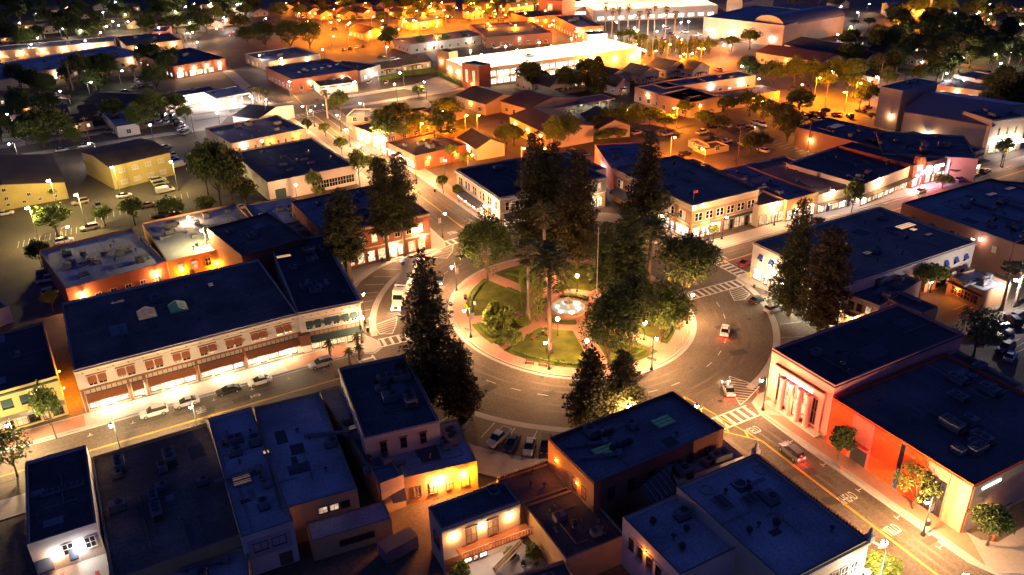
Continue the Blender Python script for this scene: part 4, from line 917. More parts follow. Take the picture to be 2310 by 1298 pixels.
b = Bd('bar', 'small bar with a rounded neon-pink front', (2063, 374), (2092, 364), (1990, 300), 7.2, 'brick_red', 'roof_dark', short='the neon bar'); b.shops('F', .3, b.L-.3, 2, .5, 3, ('lit_shop',)); b.wlamp('F', b.L*.3, 3.6, (1, .10, .25), 5200, 'glow_pink', .5); b.wlamp('F', b.L*.8, 4.4, (1, .10, .25), 4200, 'glow_pink', .3); b.bar('F', b.L*.3, b.L*.65, 5.2, 6.6, .2, 'glow_pink', 'neon_sign')
MB().lathe([(.01, 9.6), (1.2, 9.3), (1.6, 8.4), (1.7, 7.1)], b.L/2, .4, 12).build('gable_top', 'brick_red', b.root)
b = Bd('shop', 'dark shop with a glowing blue sign next to the neon bar', (2092, 366), (2145, 354), (2020, 300), 7., 'brick_dark', 'roof_dark'); b.shops('F', .3, b.L-.3, 4, .5, 3, ('lit_shop', 'lit_warm')); b.bar('F', b.L*.35, b.L*.75, 4.6, 5.4, .2, 'sign_blue', 'lit_sign'); b.bar('F', .3, b.L*.2, 3.2, 5.6, .6, 'sign_white', 'lit_sign'); b.wlamp('F', b.L*.5, 4, (.6, .6, 1), 800, 'glow_cool', .2)
b = Bd('shop', 'white striped-front shop with a deep canopy near the theatre', (2145, 360), (2222, 336), (2080, 290), 6.6, 'stucco_white', 'roof_dark'); b.bar('F', 0, b.L, 4.6, 5.5, .06, 'trim_brown', 'stripe_band'); b.canopy('F', 0, b.L, 3.3, 2.4, 'trim_dark'); b.shops('F', .4, b.L-.4, 6, .5, 3.1, ('lit_shop', 'lit_white')); b.strip_light('F', .5, b.L, 3.1, WARM, 2600, 1.8)
# --- behind the avenue: dark flat roofs, theatre
b = Bd('commercial_building', 'big dark flat roof with an open courtyard behind the avenue', (1797, 287), (1870, 266), (1990, 345), 7., 'brick_tan', 'roof_dark', short='the courtyard roof'); b.clutter(10, 70); b.wlamp('F', 8, 4, WARM, 2400); b.wlamp('L', 6, 4, WARM, 900); b.wlamp('R', 6, 4, WARM, 1600); b.skylight(1885, 287, 6, 3, 'sky_tan')
b = Bd('commercial_building', 'dark curved-edge roof in front of the grey theatre', (1990, 345), (1975, 295), (2190, 330), 7.2, 'stucco_tan', 'roof_dark'); b.clutter(10, 71)
b = Bd('courtyard_wall', 'lit open-air courtyard walls around a small leafy tree', (1928, 305), (1965, 295), (2025, 325), 5.2, 'stucco_yellow', 'concrete', par=4.8); b.wlamp('F', 3, 3, WARM, 10); b.root['category'] = 'courtyard'
point(b.root, (b.L*.5, b.D*.3, 3.5), WARM, 900*PWR, .3)
b = Bd('theatre_tower', 'tall plain grey theatre stage tower', (1987, 195), (2036, 205), (2066, 176), 14.4, 'block_grey', 'roof_grey', short='the grey stage tower'); b.clutter(3, 80, (2, 4)); b.wlamp('F', b.L*.7, 5, WARM, 1200); b.bar('L', 2, b.D-2, 4, 4.2, .1, 'stucco_grey', 'belt_course')
b = Bd('theatre_hall', 'sloping-roofed grey theatre auditorium joined to the stage tower', (2040, 252), (2240, 285), (2110, 205), 9.4, 'block_grey', 'roof_metal', gable='x', rh=3.2, short='the theatre hall'); b.wlamp('F', b.L*.32, 3.2, WHITE, 5200, 'glow_white', .3)
b = Bd('theatre_entrance_building', 'floodlit pale theatre front with a glowing marquee', (2174, 251), (2239, 271), (2307, 257), 11.5, 'stucco_cream', 'roof_dark', short='the floodlit theatre front'); b.clutter(3, 81)
for side in 'RF': b.cornice(side, 10.6, .25, .5, 'trim_cream')
b.row('R', 6, .8, 2.2, 3, 2, b.D-2, 'trim_cream'); b.canopy('R', 1, b.D-1, 3.4, 2.4, 'sign_white', .8); b.strip_light('R', 1, b.D-1, 4.6, WARM, 4200, 2.6); b.shops('R', 1, b.D-1, 5, .5, 3, ('lit_shop', 'lit_warm'))
# --- south-east: white corner with blue awnings and the wide roof
b = Bd('corner_building', 'wide dark-roofed corner building with white front and blue awnings', (1700, 546), (1985, 466), (1892, 648), 9., 'stucco_white', 'roof_grey', short='the blue-awning corner')
p = {}
for side in 'FRBL':
    b.cornice(side, 8.4, .35, .35, 'trim_cream')
b.clutter(16, 90, (0, 1, 2, 2, 4)); b.skylight(2042, 513, 5.2, 2.2, 'sky_amber', rz=0); b.skylight(2060, 521, 1.6, 1.4, 'sky_amber'); b.skylight(2094, 532, 2, 1, 'sky_tan'); b.skylight(1890, 558, 5.4, 1.4, 'sky_amber'); b.skylight(1859, 567, 2.4, 1.4, 'sky_amber'); b.skylight(1956, 574, 2, 1.4, 'sky_tan')
SIDE = {}
for side in 'FRBL':
    (x, y), r = b.tf(side, 0, 1.); q = b.W(*b.tf(side, b.len(side)/2, 1.)[0]); SIDE[side] = (q[0]-b.c.x, q[1]-b.c.y)
west = min(SIDE, key=lambda k: SIDE[k][0]); south = min(SIDE, key=lambda k: SIDE[k][1]); north = max(SIDE, key=lambda k: SIDE[k][1])
b.row(west, 5.2, 1.1, 1.8, 7, None, None, 'trim_white', ('glass_dark',), 0, awning='awning_blue'); b.shops(west, 1, b.len(west)-1, 9, .5, 3., ('lit_white', 'lit_white', 'lit_shop')); b.awning(west, b.len(west)-4.4, b.len(west)-.3, 2.8, 4.2, 1.7, 'awning_blue'); b.strip_light(west, b.len(west)*.35, b.len(west)-1, 3.4, (1, .93, .62), 20000, 1.3, 4); b.strip_light(west, 1, b.len(west)*.35, 3.4, WARM, 1500, 1.3, 2)
b.row(south, 5.0, 1.0, 1.8, 9, b.len(south)*.25, None, 'trim_white', ('glass_dark', 'lit_dim'), 0, awning='awning_blue'); b.bar(south, 0, b.len(south), 4, 4.2, .2, 'trim_cream', 'belt_course'); b.shops(south, b.len(south)*.3, b.len(south)-1, 8, .5, 3, ('lit_dim', 'glass_dark')); b.strip_light(south, b.len(south)*.3, b.len(south)*.7, 3.2, SODIUM, 3000, 1.4, 3)
b.row(north, 5.0, 1.1, 1.8, 9, None, None, 'trim_white', ('glass_dark', 'lit_dim')); b.shops(north, 1, b.len(north)-1, 12, .5, 3., ('lit_shop', 'lit_warm')); b.strip_light(north, 1, b.len(north)-1, 3.4, WARM, 3800, 1.2)
b = Bd('side_building', 'cream wing with arched windows beside the pink-lit bank', (1902, 660), (1985, 690), (2050, 622), 6.8, 'stucco_cream', 'roof_dark', short='the arched cream wing')
for side in 'FL':
    b.row(side, 4.0, 1.1, 1.6, 3, None, None, 'trim_dark', ('glass_dark', 'lit_dim', 'glass_dark'), 0, hood='trim_cream'); b.bar(side, 0, b.len(side), 6.1, 6.3, .14, 'trim_cream', 'belt_course')
b.wlamp('F', b.L*.4, 2.8, WARM, 1700, 'glow_white', .3); b.clutter(5, 91); b.canopy('F', 1, b.L*.5, 3, 1.6, 'metal_grey')
b = Bd('rear_building', 'dark roof block behind the bank with a brick end wall', (2030, 655), (2117, 692), (2075, 705), 7., 'brick_tan', 'roof_dark'); b.clutter(2, 92)
# --- bank with columns; red-pink light put into its wall colour
b = Bd('bank', 'pink-lit classical bank with four tall columns and a glowing sign', (1743, 786), (1884, 870), (2024, 683), 10.6, 'stucco_pink_lit', 'roof_dark', short='the pink-lit bank')
b.cornice('F', 10.1, .12, .25, 'trim_dark'); b.bar('F', 1.4, b.L-1.4, 8.0, 8.25, .55, 'stucco_pink_lit', 'cornice'); b.bar('F', 1.5, b.L-1.5, 8.25, 8.45, .62, 'trim_brown', 'dentil_band'); b.bar('F', 1.4, b.L-1.4, 6.9, 7.9, .32, 'stucco_pink_lit', 'frieze'); b.bar('F', b.L*.32, b.L*.72, 7.1, 7.55, .42, 'sign_white', 'lit_sign')
for k in range(6):
    u = 1.9+(b.L-3.8)*k/5; (x, y), r = b.tf('F', u)
    if k in (0, 5): b.bar('F', u-.45, u+.45, .1, 6.9, .3, 'stucco_pink_lit', 'pilaster'); continue
    MB().lathe([(.62, .1), (.62, .5), (.5, .6), (.48, 3.5), (.42, 6.2), (.58, 6.5), (.6, 6.9)], 0, -.75, 14).build('column', 'stucco_pink_lit', b.root, (x, y, 0), r, True)
for k in range(5):
    u = 1.9+(b.L-3.8)*(k+.5)/5
    if k == 2: b.door('F', u, 1.5, 3, 'trim_dark', 'lit_yellow'); b.win('F', u, 4, 1.6, 2.4, 'stucco_pink_lit', 'lit_dim', 2)
    else: b.win('F', u, 1.2, 1.5, 5, 'stucco_pink_lit', 'lit_warm' if k in (1, 3) else 'glass_dark', 2)
b.bar('F', 0, b.L, .1, .7, .18, 'brick_tan', 'plinth'); b.bar('F', 1, b.L-1, .1, .45, 1.5, 'stone', 'steps', .2); point(b.root, (b.L*.5, -2.2, 6.6), (1, .55, .42), 300*PWR, .4, 'sign_light'); b.wlamp('F', b.L*.52, 3.6, WARM, 260)
b.row('L', 1.2, 1.4, 5, 6, None, None, 'stucco_pink_lit', ('glass_dark', 'lit_dim')); b.clutter(10, 95, (2, 2, 4, 0)); b.bar('R', 0, b.D, 10.1, 10.35, .1, 'trim_dark', 'coping')
# --- modern building; red light tint put into the panel colours
b = Bd('modern_building', 'long modern building with red-lit orange and coral wall panels', (1881, 898), (2197, 1095), (2140, 800), 8.8, 'panel_orange_lit', 'roof_dark', short='the orange-panel building', trim='trim_dark')
L = b.L
for u0, u1, m_ in ((.0, .17, 'panel_orange_lit'), (.17, .34, 'panel_coral_lit'), (.34, .53, 'panel_orange_lit'), (.56, .72, 'panel_orange_lit'), (.72, .87, 'panel_coral_lit'), (.87, 1.0, 'panel_peach')): b.bar('F', u0*L+.06, u1*L-.06, 0.05, 8.5, .12, m_, 'wall_panel')
b.bar('F', .53*L, .56*L, .1, 8.3, .03, 'glass_dark', 'slit_window'); b.bar('F', .531*L, .559*L, .2, 3.4, .06, 'trim_blue', 'blue_glass')
b.bar('F', .2*L, .32*L, .1, 3.5, .16, 'trim_dark', 'entrance'); b.door('F', .235*L, 1.4, 2.6, 'trim_dark', 'glass_dark'); b.bar('F', .19*L, .335*L, 3.5, 3.9, .9, 'panel_coral_lit', 'entrance_hood'); b.bar('F', .715*L, .86*L, .3, 6.6, .17, 'glass_dark', 'tall_window')
for i in range(4): b.bar('F', (.72+.036*i)*L, (.722+.036*i)*L, .3, 6.6, .2, 'trim_dark', 'mullion')
b.win('R', 10, 1, 2.2, 6.4, 'trim_dark', 'glass_dark', 1); b.bar('R', .3, b.D, 0, 8.4, .1, 'stucco_tan', 'wall_panel'); b.wlamp('R', 3.5, 3.2, WARM, 420); b.bar('R', 2.2, 6.2, 7.2, 7.5, .22, 'sign_white', 'lit_sign')
b.clutter(16, 97, (0, 1, 1, 2, 2, 4)); b.bar('R', 16, 18, 0, 8.6, 1.6, 'stucco_tan', 'pier')
b = Bd('modern_building', 'rear dark-roofed wing of the orange-panel building', (2160, 788), (2310, 868), (2420, 1010), 8.4, 'stucco_tan', 'roof_dark'); b.clutter(6, 98)
# --- east side
b = Bd('brick_building', 'large brick building with a dark roof at the right edge', (2035, 458), (2235, 402), (2285, 548), 8.6, 'brick_dark', 'roof_grey', short='the large right-edge brick block'); b.clutter(18, 100); b.skylight(2236, 441, 3.2, 1.4, 'sky_tan'); b.skylight(2278, 428, 3.2, 1.4, 'sky_tan')
for side in 'FRBL': b.row(side, 4.6, 1.1, 1.6, 5, None, None, 'trim_brown', ('glass_dark', 'lit_white', 'glass_dark', 'blind', 'glass_dark'), 1)
Bd('brick_building', 'brick block adjoining the right edge above the small brick shop', (2290, 550), (2235, 405), (2420, 500), 8.2, 'brick_dark', 'roof_grey').clutter(8, 101)
b = Bd('shop', 'small brick shop with a white roof and red awning by the car park', (2142, 622), (2222, 658), (2278, 638), 4.6, 'brick_tan', 'roof_pale', short='the white-roofed brick shop'); b.row('F', 1, 1.6, 1.8, 4, None, None, 'trim_brown'); b.bar('F', 0, b.L, 3.3, 3.5, .8, 'trim_brown', 'canopy'); b.clutter(4, 102, (0, 3)); b.wlamp('F', b.L*.3, 2.6, SODIUM, 900, 'glow_sodium', .1)
# ================================================================ south-west: rear roofs nearest the camera
b = Bd('commercial_building', 'narrow dark-roofed building with a lit white rear wall', (56, 1042), (194, 1003), (230, 1175), 9., 'stucco_white', 'roof_dark', short='the lit rear wall')
b.skylight(142, 1104, 1.0, 5.5, 'glass_dark', rz=1.57); u = b.L
b.row('B', 5.4, 1.2, 1.7, 2, u*.35, u, 'trim_white', ('glass_dark',)); b.wlamp('B', u*.33, 6.2, WARM, 260, 'glow_white', .3); b.wlamp('B', u*.66, 6.4, COOL, 330, 'glow_cool', .3); b.awning('B', u*.05, u*.27, 4.6, 6., 1.2, 'awning_grey'); b.awning('B', u*.5, u*.63, 5, 6.2, 1.2, 'awning_grey'); b.door('B', u*.2, 1, 2.2, 'trim_white', None, 3.6); b.door('B', u*.57, 1, 2.2, 'trim_white', None, 3.6)
pt = MB().box(0, b.L, 0, 9, 3.2, 3.5).build('rear_terrace', 'concrete', b.root, (0, b.D, 0)); b.unit(0, b.L*.55, b.D+5.5, 0, 1.2).location.z = 3.5
for i in range(2): MB().box(0, .5, 0, 2.4, 3.5, 4.4).build('red_bench', 'sign_red', b.root, (b.L*(.12 if i else .62), b.D+2+i*2, 0))
b = Bd('commercial_building', 'very wide dark flat roof facing the bright west avenue', (205, 1031), (468, 953), (568, 1197), 6.2, 'stucco_ochre', 'roof_dark', short='the wide dark roof'); b.clutter(14, 110, (0, 0, 1, 2, 3)); b.row('B', 1.2, 1, 1.4, 4)
b = Bd('rear_annex', 'low pale lean-to behind the wide dark roof', (250, 1298), (560, 1230), (600, 1290), 4.2, 'stucco_ochre', 'roof_pale'); b.clutter(6, 111)
b = Bd('commercial_building', 'long narrow blue-lit roof with two pale skylights', (468, 944), (566, 918), (690, 1166), 7.2, 'stucco_white', 'roof_pale', short='the narrow blue roof'); b.clutter(12, 112, (0, 1, 2, 3, 2)); b.skylight(545, 1082, 2.6, 1., 'sky_tan'); b.skylight(548, 1092, 2.6, 1., 'sky_tan'); b.skylight(601, 1024, 1., .9, 'sky_amber')
b.bar('B', .6, b.L-.6, 3, 6.2, .05, 'stucco_grey', 'dark_panel'); b.row('B', 4.1, 1.8, 1.3, 2, 1, b.L-1, 'trim_dark', ('glass_dark', 'glass_dark')); b.door('B', b.L*.75, 1.8, 2.2, 'wood')
b = Bd('commercial_building', 'broad blue-lit flat roof with a bent white duct', (572, 919), (720, 884), (849, 1090), 6.8, 'stucco_ochre', 'roof_pale', short='the broad blue roof'); b.unit(3, *b.px_local(735, 985, 6.3), 1.3, 1.1); b.unit(0, *b.px_local(748, 1005, 6.3)); b.clutter(3, 113, (2, 2)); b.row('B', 4.2, 1.2, 1., 3, b.L*.45, None, 'trim_dark', ('lit_dim', 'glass_dark', 'lit_dim')); MB().box(-1.6, 1.6, -1.2, 1.2, 0, .04).build('roof_patch', 'roof_dark', b.roof, (*b.px_local(675, 1057, 6.3), 6.3))
b = Bd('rear_annex', 'pale lean-to with a pink-lit sloping roof along the rear alley', (690, 1180), (866, 1130), (876, 1172), 3.6, 'stucco_ochre', 'roof_pale', par=.15, short='the pale lean-to'); b.row('B', 1.4, 2.6, .9, 2, b.L*.35, b.L*.75, 'trim_brown')
b = Bd('infill_building', 'low dark roof squeezed beside the tall cream corner block', (718, 882), (764, 868), (900, 1075), 6., 'stucco_tan', 'roof_grey'); b.clutter(7, 114); b.skylight(800, 967, 2.4, 1.2, 'sky_tan')
b = Bd('corner_building', 'tall cream block with a dark roof on the south-west plaza corner', (764, 830), (914, 799), (1028, 940), 9.6, 'stucco_cream', 'roof_dark', short='the tall cream corner')
for side in 'FLRB': b.cornice(side, 9.1, .16, .3, 'trim_cream')
b.unit(1, *b.px_local(872, 862, 9)); b.unit(1, *b.px_local(905, 858, 9)); b.unit(0, *b.px_local(880, 905, 9), 0, 1.3); b.unit(1, *b.px_local(925, 910, 9), 1.57, 1.2); b.unit(0, *b.px_local(860, 885, 9))
b.row('B', 6.2, .9, 1.8, 3, None, None, 'trim_brown', ('glass_dark',), 0, hood='trim_brown'); b.row('R', 5.4, 1.1, 2, 6, None, None, 'trim_white', ('glass_dark', 'lit_dim'), 0); b.shops('R', 1, b.len('R')-1, 7, .5, 3, ('lit_dim', 'lit_warm')); b.row('L', 6, 1, 1.6, 4, None, None, 'trim_brown'); b.shops('F', 1, b.L-1, 5, .5, 3, ('lit_warm', 'lit_shop'))
b = Bd('rear_annex', 'cream annex with a purple-lit roof and two bright orange wall lamps', (850, 1092), (1076, 1040), (1030, 945), 5.4, 'stucco_ochre', 'roof_pale', par=.3, short='the orange-lamp annex')
bk = 'F'
b.wlamp(bk, b.L*.60, 4.0, (1, .30, .10), 4200, 'glow_sodium', .42, .5); b.wlamp(bk, b.L*.85, 4.0, (1, .36, .02), 4200, 'glow_amber', .42, .5); b.row(bk, 1.3, 1.1, 1.9, 4, b.L*.3, b.L*.95, 'trim_brown', ('blind', 'glass_dark', 'blind', 'lit_dim')); b.awning(bk, b.L*.12, b.L*.26, 2.1, 3.6, 1.3, 'awning_grey'); b.door(bk, b.L*.19); b.clutter(9, 115, (0, 0, 2, 3, 1))
# cream house with the lit balcony
b = Bd('apartment_building', 'cream two-storey building with a brightly lit balcony and outside stair', (996, 1193), (1172, 1130), (955, 1147), 8., 'stucco_cream', 'roof_dark', par=.25, short='the lit balcony building')
b.cornice('F', 7.3, .3, .35, 'trim_cream'); b.row('F', 4.0, 1.5, 2.3, 2, b.L*.22, b.L*.78, 'trim_brown', ('blind', 'blind'), 1, hood='trim_cream')
for t in (.14, .5, .86): b.wlamp('F', b.L*t, 6.1, WARM, 330, 'glow_warm', .22)
b.bar('F', b.L*.16, b.L*1.08, 3.4, 3.6, 2.2, 'awning_rust', 'balcony_floor')
for i in range(26): u = b.L*.16+b.L*.92*i/25; b.bar('F', u-.03, u+.03, 3.6, 4.5, 2.2, 'trim_cream', 'baluster', 2.14)
b.bar('F', b.L*.16, b.L*1.08, 4.5, 4.6, 2.22, 'trim_cream', 'handrail', 2.1)
for i in range(15):
    u = b.L*.52+i*.28; b.bar('F', u, u+.3, .2+i*.22, .26+i*.22, 3.5, 'wood', 'stair_tread', 2.5)
st = MB(); st.tube([(b.L*.52, -3.52, .3), (b.L*.52+4.2, -3.52, 3.5)], .09, 4); st.tube([(b.L*.52, -2.48, .3), (b.L*.52+4.2, -2.48, 3.5)], .09, 4); st.tube([(b.L*.52, -3.52, 1.2), (b.L*.52+4.2, -3.52, 4.4)], .05, 4); st.build('stringer', 'trim_cream', b.root)
b.strip_light('F', b.L*.2, b.L*.95, 3.2, WARM, 900, 1.2, 3); b.shops('F', b.L*.25, b.L*.55, 3, .5, 2.6, ('lit_white', 'lit_warm')); b.bar('F', .1, b.L*.22, .1, 2.3, .08, 'brick_red', 'dark_base'); b.win('L', b.D*.55, 3.4, 1.8, 2., 'trim_dark', 'glass_dark'); b.skylight(1112, 1108, 1.4, 2., 'glass_dark')
b = Bd('commercial_building', 'long dark low roof with a tiled front edge beside the balcony building', (1176, 1132), (1277, 1262), (1400, 1192), 5., 'stucco_ochre', 'roof_dark', par=.35, short='the tiled-edge roof'); b.clutter(9, 117, (2, 2, 0, 4))
b = Bd('commercial_building', 'dark low roof fronting the plaza parking bays', (1120, 1080), (1237, 1042), (1290, 1105), 5.0, 'stucco_ochre', 'roof_dark', par=.35); b.clutter(3, 118, (2,))
tl = MB()
for i in range(int(b.L/.45)): tl.tube([(i*.45+.2, -.35, 4.85), (i*.45+.2, .35, 5.2)], .16, 6)
tl.build('tile_coping', 'roof_tile', b.root) if abs(b.ey.y) > .5 else None
b = Bd('low_roof', 'dark low roof at the bottom edge by the courtyard', (1080, 1320), (1275, 1262), (1300, 1330), 4.2, 'stucco_ochre', 'roof_dark'); b.clutter(3, 119, (2, 0))
# brick hall with orange-lit flank on the plaza's south side
b = Bd('commercial_building', 'two-storey brick building with an orange-lit flank facing the plaza', (1237, 988), (1518, 882), (1635, 966), 10., 'brick_dark', 'roof_grey', par=.7, short='the orange-flank building')
for i in range(4): b.unit(4, *b.px_local(1340+i*13, 996-i*5, 9.3), 0, 1.1); b.unit(4, *b.px_local(1382+i*13, 1020-i*5, 9.3), 0, 1.1)
b.unit(3, *b.px_local(1320, 1008, 9.3), 1.2); b.unit(3, *b.px_local(1352, 1034, 9.3), 1.2); b.skylight(1364, 1020, 3.6, 2.2, 'sky_green'); b.skylight(1496, 955, 3.4, 2.4, 'sky_green'); b.clutter(4, 121, (2, 0))
wst = min('FRBL', key=lambda k: b.W(*b.tf(k, b.len(k)/2, 1)[0])[0]); sth = min('FRBL', key=lambda k: b.W(*b.tf(k, b.len(k)/2, 1)[0])[1]); nth = {'F': 'B', 'B': 'F', 'L': 'R', 'R': 'L'}[sth]
b.bar(wst, 0, b.len(wst), .1, 9.6, .06, 'stucco_orange', 'orange_lit_flank'); b.wlamp(wst, 2.5, 7.6, SODIUM, 110, 'glow_sodium', .1, .3); b.wlamp(wst, 8, 7.2, SODIUM, 90, 'glow_sodium', .1, .3)  # orange light put into the flank's colour; two unseen wall lamps added
b.row(sth, 5.6, 1.1, 2.2, 6, None, None, 'trim_dark', ('glass_dark',)); b.row(wst, 5.6, .9, 1.8, 2, 6, None, 'trim_dark'); b.shops(nth, 1, b.len(nth)-1, 10, .5, 3.1, ('lit_warm', 'lit_shop', 'lit_dim')); b.row(nth, 5.6, 1.1, 2., 8, None, None, 'trim_cream', ('glass_dark', 'lit_dim'))
b = Bd('low_roof', 'low blue-lit roof between the orange-flank building and tiled parapet block', (1480, 1036), (1625, 985), (1680, 1028), 6.6, 'stucco_white', 'roof_pale'); b.clutter(7, 122, (0, 2, 1))
b = Bd('glass_roof_building', 'dark glazed conservatory roof in the gap behind the orange-flank building', (1420, 1105), (1490, 1050), (1530, 1090), 5.6, 'brick_dark', 'glass_dark', gable='x', rh=1.8)
for i in range(7): MB().tube([(b.L*(i+.5)/7, -.4, b.h+.05), (b.L*(i+.5)/7, b.D/2, b.h+2.0), (b.L*(i+.5)/7, b.D+.4, b.h+.05)], .06, 4).build('glazing_bar', 'metal_grey', b.roof)
# tiled parapet block
b = Bd('corner_building', 'large blue-lit flat roof with a tiled parapet along the south street', (1705, 1022), (1962, 1216), (1530, 1100), 9.8, 'stucco_cream', 'roof_pale', par=.5, short='the tiled parapet block')
b.clutter(8, 130, (4, 0, 0, 2, 2)); b.skylight(1630, 1135, 2.6, 1.6, 'glass_dark'); b.skylight(1700, 1125, 1.6, 3.4, 'glass_dark')
for cx, cy in ((1715, 1060), (1668, 1090), (1595, 1105)): x, y = b.px_local(cx, cy, 9.3); MB().lathe([(1.1, 0), (1.1, .12), (.85, .14), (.85, .02)], 0, 0, 18).build('roof_ring', 'metal_grey', b.roof, (x, y, 9.3))
tl = MB(); n = int(b.L/.5)
for i in range(n): tl.tube([(i*.5+.25, -.5, 9.45), (i*.5+.25, .45, 9.95)], .17, 6)
tl.build('tile_coping', 'roof_tile', b.root)
for x in (0, b.L): MB().box(x-.45, x+.45, -.45, .45, 9.6, 10.5).lathe([(.5, 10.5), (.25, 10.9), (.3, 11.2), (.02, 11.7)], x, 0, 8).build('corner_finial', 'stone', b.root)
b.shops('F', 1, b.L-1, 10, .5, 3.2, ('lit_warm', 'lit_shop')); b.row('F', 5, 1.2, 2, 9, None, None, 'trim_cream', ('glass_dark', 'lit_dim'))
sth = min('FRBL', key=lambda k: b.W(*b.tf(k, b.len(k)/2, 1)[0])[1]); b.row(sth, 5, 1.2, 2, 7, None, None, 'trim_cream', ('glass_dark',)); b.cornice(sth, 9.1, .3, .4, 'trim_cream')
b = Bd('side_wing', 'lower white wing with small hooded windows at the bottom', (1405, 1166), (1535, 1110), (1530, 1300), 8.4, 'stucco_white', 'roof_pale', short='the hooded-window wing'); wst = min('FRBL', key=lambda k: b.W(*b.tf(k, b.len(k)/2, 1)[0])[0]); b.row(wst, 4.4, .9, 1.9, 5, None, None, 'trim_dark', ('glass_dark',), 0, hood='trim_cream'); b.clutter(5, 131, (2, 4, 0)); b.wlamp(wst, b.len(wst)*.45, 6.6, SODIUM, 160, 'glow_sodium', .08)
# ================================================================ the plaza: fountain, flagpole, seats, beds
fo = empty('fountain', (.2, .2, .16)); tag(fo, 'round tiled fountain with a stone tier in the middle of the plaza', 'fountain'); LAND.append(((0, 0), 'the fountain', 4))
MB().lathe([(4.3, 0), (4.3, .55), (4.2, .62), (3.75, .62), (3.7, .5), (3.7, .1)], n=40).build('basin', 'brick_tan', fo, smooth=True)
MB().lathe([(.01, .12), (3.72, .12)], n=40).build('basin_floor', 'pool_tile', fo)
MB().lathe([(.01, .40), (3.72, .40)], n=40).build('water', 'water', fo)
MB().lathe([(.5, .1), (.45, .7), (.3, .9), (.28, 1.3), (1.0, 1.5), (1.15, 1.72), (1.05, 1.74), (.3, 1.6), (.16, 1.8), (.14, 2.4), (.45, 2.55), (.5, 2.7), (.1, 2.62), (.05, 3.1), (.005, 3.3)], n=20).build('tier', 'stone', fo, smooth=True)
MB().lathe([(.01, 1.70), (1.05, 1.70)], n=20).build('tier_water', 'water', fo)
for k in range(6):
    a = k*math.pi/3+.3; u_ = MB().cyl(0, 0, .41, .5, .13, .1, 8).build('basin_light', 'pool_glow', fo, (2.4*math.cos(a), 2.4*math.sin(a), 0)); point(u_, (0, 0, .75), (1, .85, .7), 36*PWR, .1)
pts = [ell(6.0, 6.0, 2*math.pi*i/30) for i in range(31)]
for k in range(4):
    seg = [(6.3*math.cos(R(a)), 6.3*math.sin(R(a))) for a in range(k*90+14, k*90+78, 6)]
    hedge('flower_bed', seg, 1.5, .55, ('curved planted bed on the near left side of the fountain', 'curved planted bed on the near right side of the fountain', 'curved planted bed behind the fountain on the right', 'curved planted bed behind the fountain on the left')[(2, 3, 0, 1)[k]], .16, 26, 'leaf_dark', 60+k)
g = X(1346, 672); fp = empty('flagpole', (g.x, g.y, .16)); tag(fp, 'tall white flagpole rising beside the fountain', 'flagpole'); MB().lathe([(.5, 0), (.5, .3), (.12, .5), (.10, 5), (.07, 14), (.04, 16.6)], n=10).build('pole', 'metal_pale', fp); MB().sphere((0, 0, 16.7), .16, 8, 6).build('ball', 'metal_pale', fp)
# hedges on the lawn edges
for i, (a0, a1, wide, P) in enumerate(LAWNS):
    ps = P[:17]
    nm = ['right', 'far right', 'far', 'far left', 'left', 'near left', 'near', 'near right'][i]
    if wide:
        hedge('low_hedge', [tuple(Vector(p)*.955) for p in ps[1:16:2]], .8, .5, f'low clipped hedge along the {nm} lawn edge of the plaza', .18, 22, 'leaf_mid', i)
        hedge('low_hedge', [tuple(Vector(P[0]).lerp(Vector(P[-1]), t)*.99+Vector(((P[8][0])*.03, P[8][1]*.03))) for t in (.55, .7, .85, .95)], .8, .55, f'short hedge beside the path at the {nm} lawn', .18, 24, 'leaf_mid', i+20)
    else: hedge('low_hedge', [tuple(Vector(p)*.93) for p in ps[1:16:3]]+[tuple(Vector(P[-1])*1.1)], 1.0, .6, f'clipped hedge round the small {nm} planting wedge', .18, 24, 'leaf_mid', i)
# benches, bins
def bench(px, py, rz, desc='slatted park bench', z=.16):
    p = X(px, py, z); e = empty('park_bench', (p.x, p.y, z), R(rz))
    for k in range(4): put('seat_slat', cached('bslat', lambda: MB().box(-.9, .9, -.05, .05, .43, .47).mesh('slat', 'wood')), e, (0, -.22+k*.13, 0))
    for k in range(3): put('back_slat', cached('bback', lambda: MB().box(-.9, .9, .24, .27, .55, .64).mesh('slat', 'wood')), e, (0, 0, k*.13))
    for s in (-1, 1): put('leg', cached('bleg', lambda: MB().box(-.04, .04, -.28, .28, 0, .43).box(-.04, .04, .27, .31, 0, .95).mesh('leg', 'metal_dark')), e, (s*.75, 0, 0))
    auto(e, desc, 'bench', 'park benches', p)
for px, py, rz in ((1225, 826, -50), (1195, 822, -46), (1205, 765, 20), (1238, 755, 20), (1050, 672, 60), (1275, 625, -30), (1355, 635, -60), (1255, 655, 150)): bench(px, py, rz)
def bin_(px, py, desc='dark litter bin', z=.15):
    p = X(px, py, z); e = empty('litter_bin', (p.x, p.y, z)); put('drum', cached('bin', lambda: MB().lathe([(.26, 0), (.32, .1), (.32, .85), (.28, .95)], n=12).mesh('drum', 'metal_dark')), e); put('lid', cached('binl', lambda: MB().lathe([(.33, .95), (.3, 1.02), (.02, 1.1)], n=12).mesh('lid', 'metal_grey')), e); auto(e, desc, 'bin', 'litter bins', p)
for px, py in ((1225, 755), (1331, 640), (830, 748), (1701, 650), (862, 590), (2091, 1185), (1905, 380), (957, 565), (981, 433)): bin_(px, py)
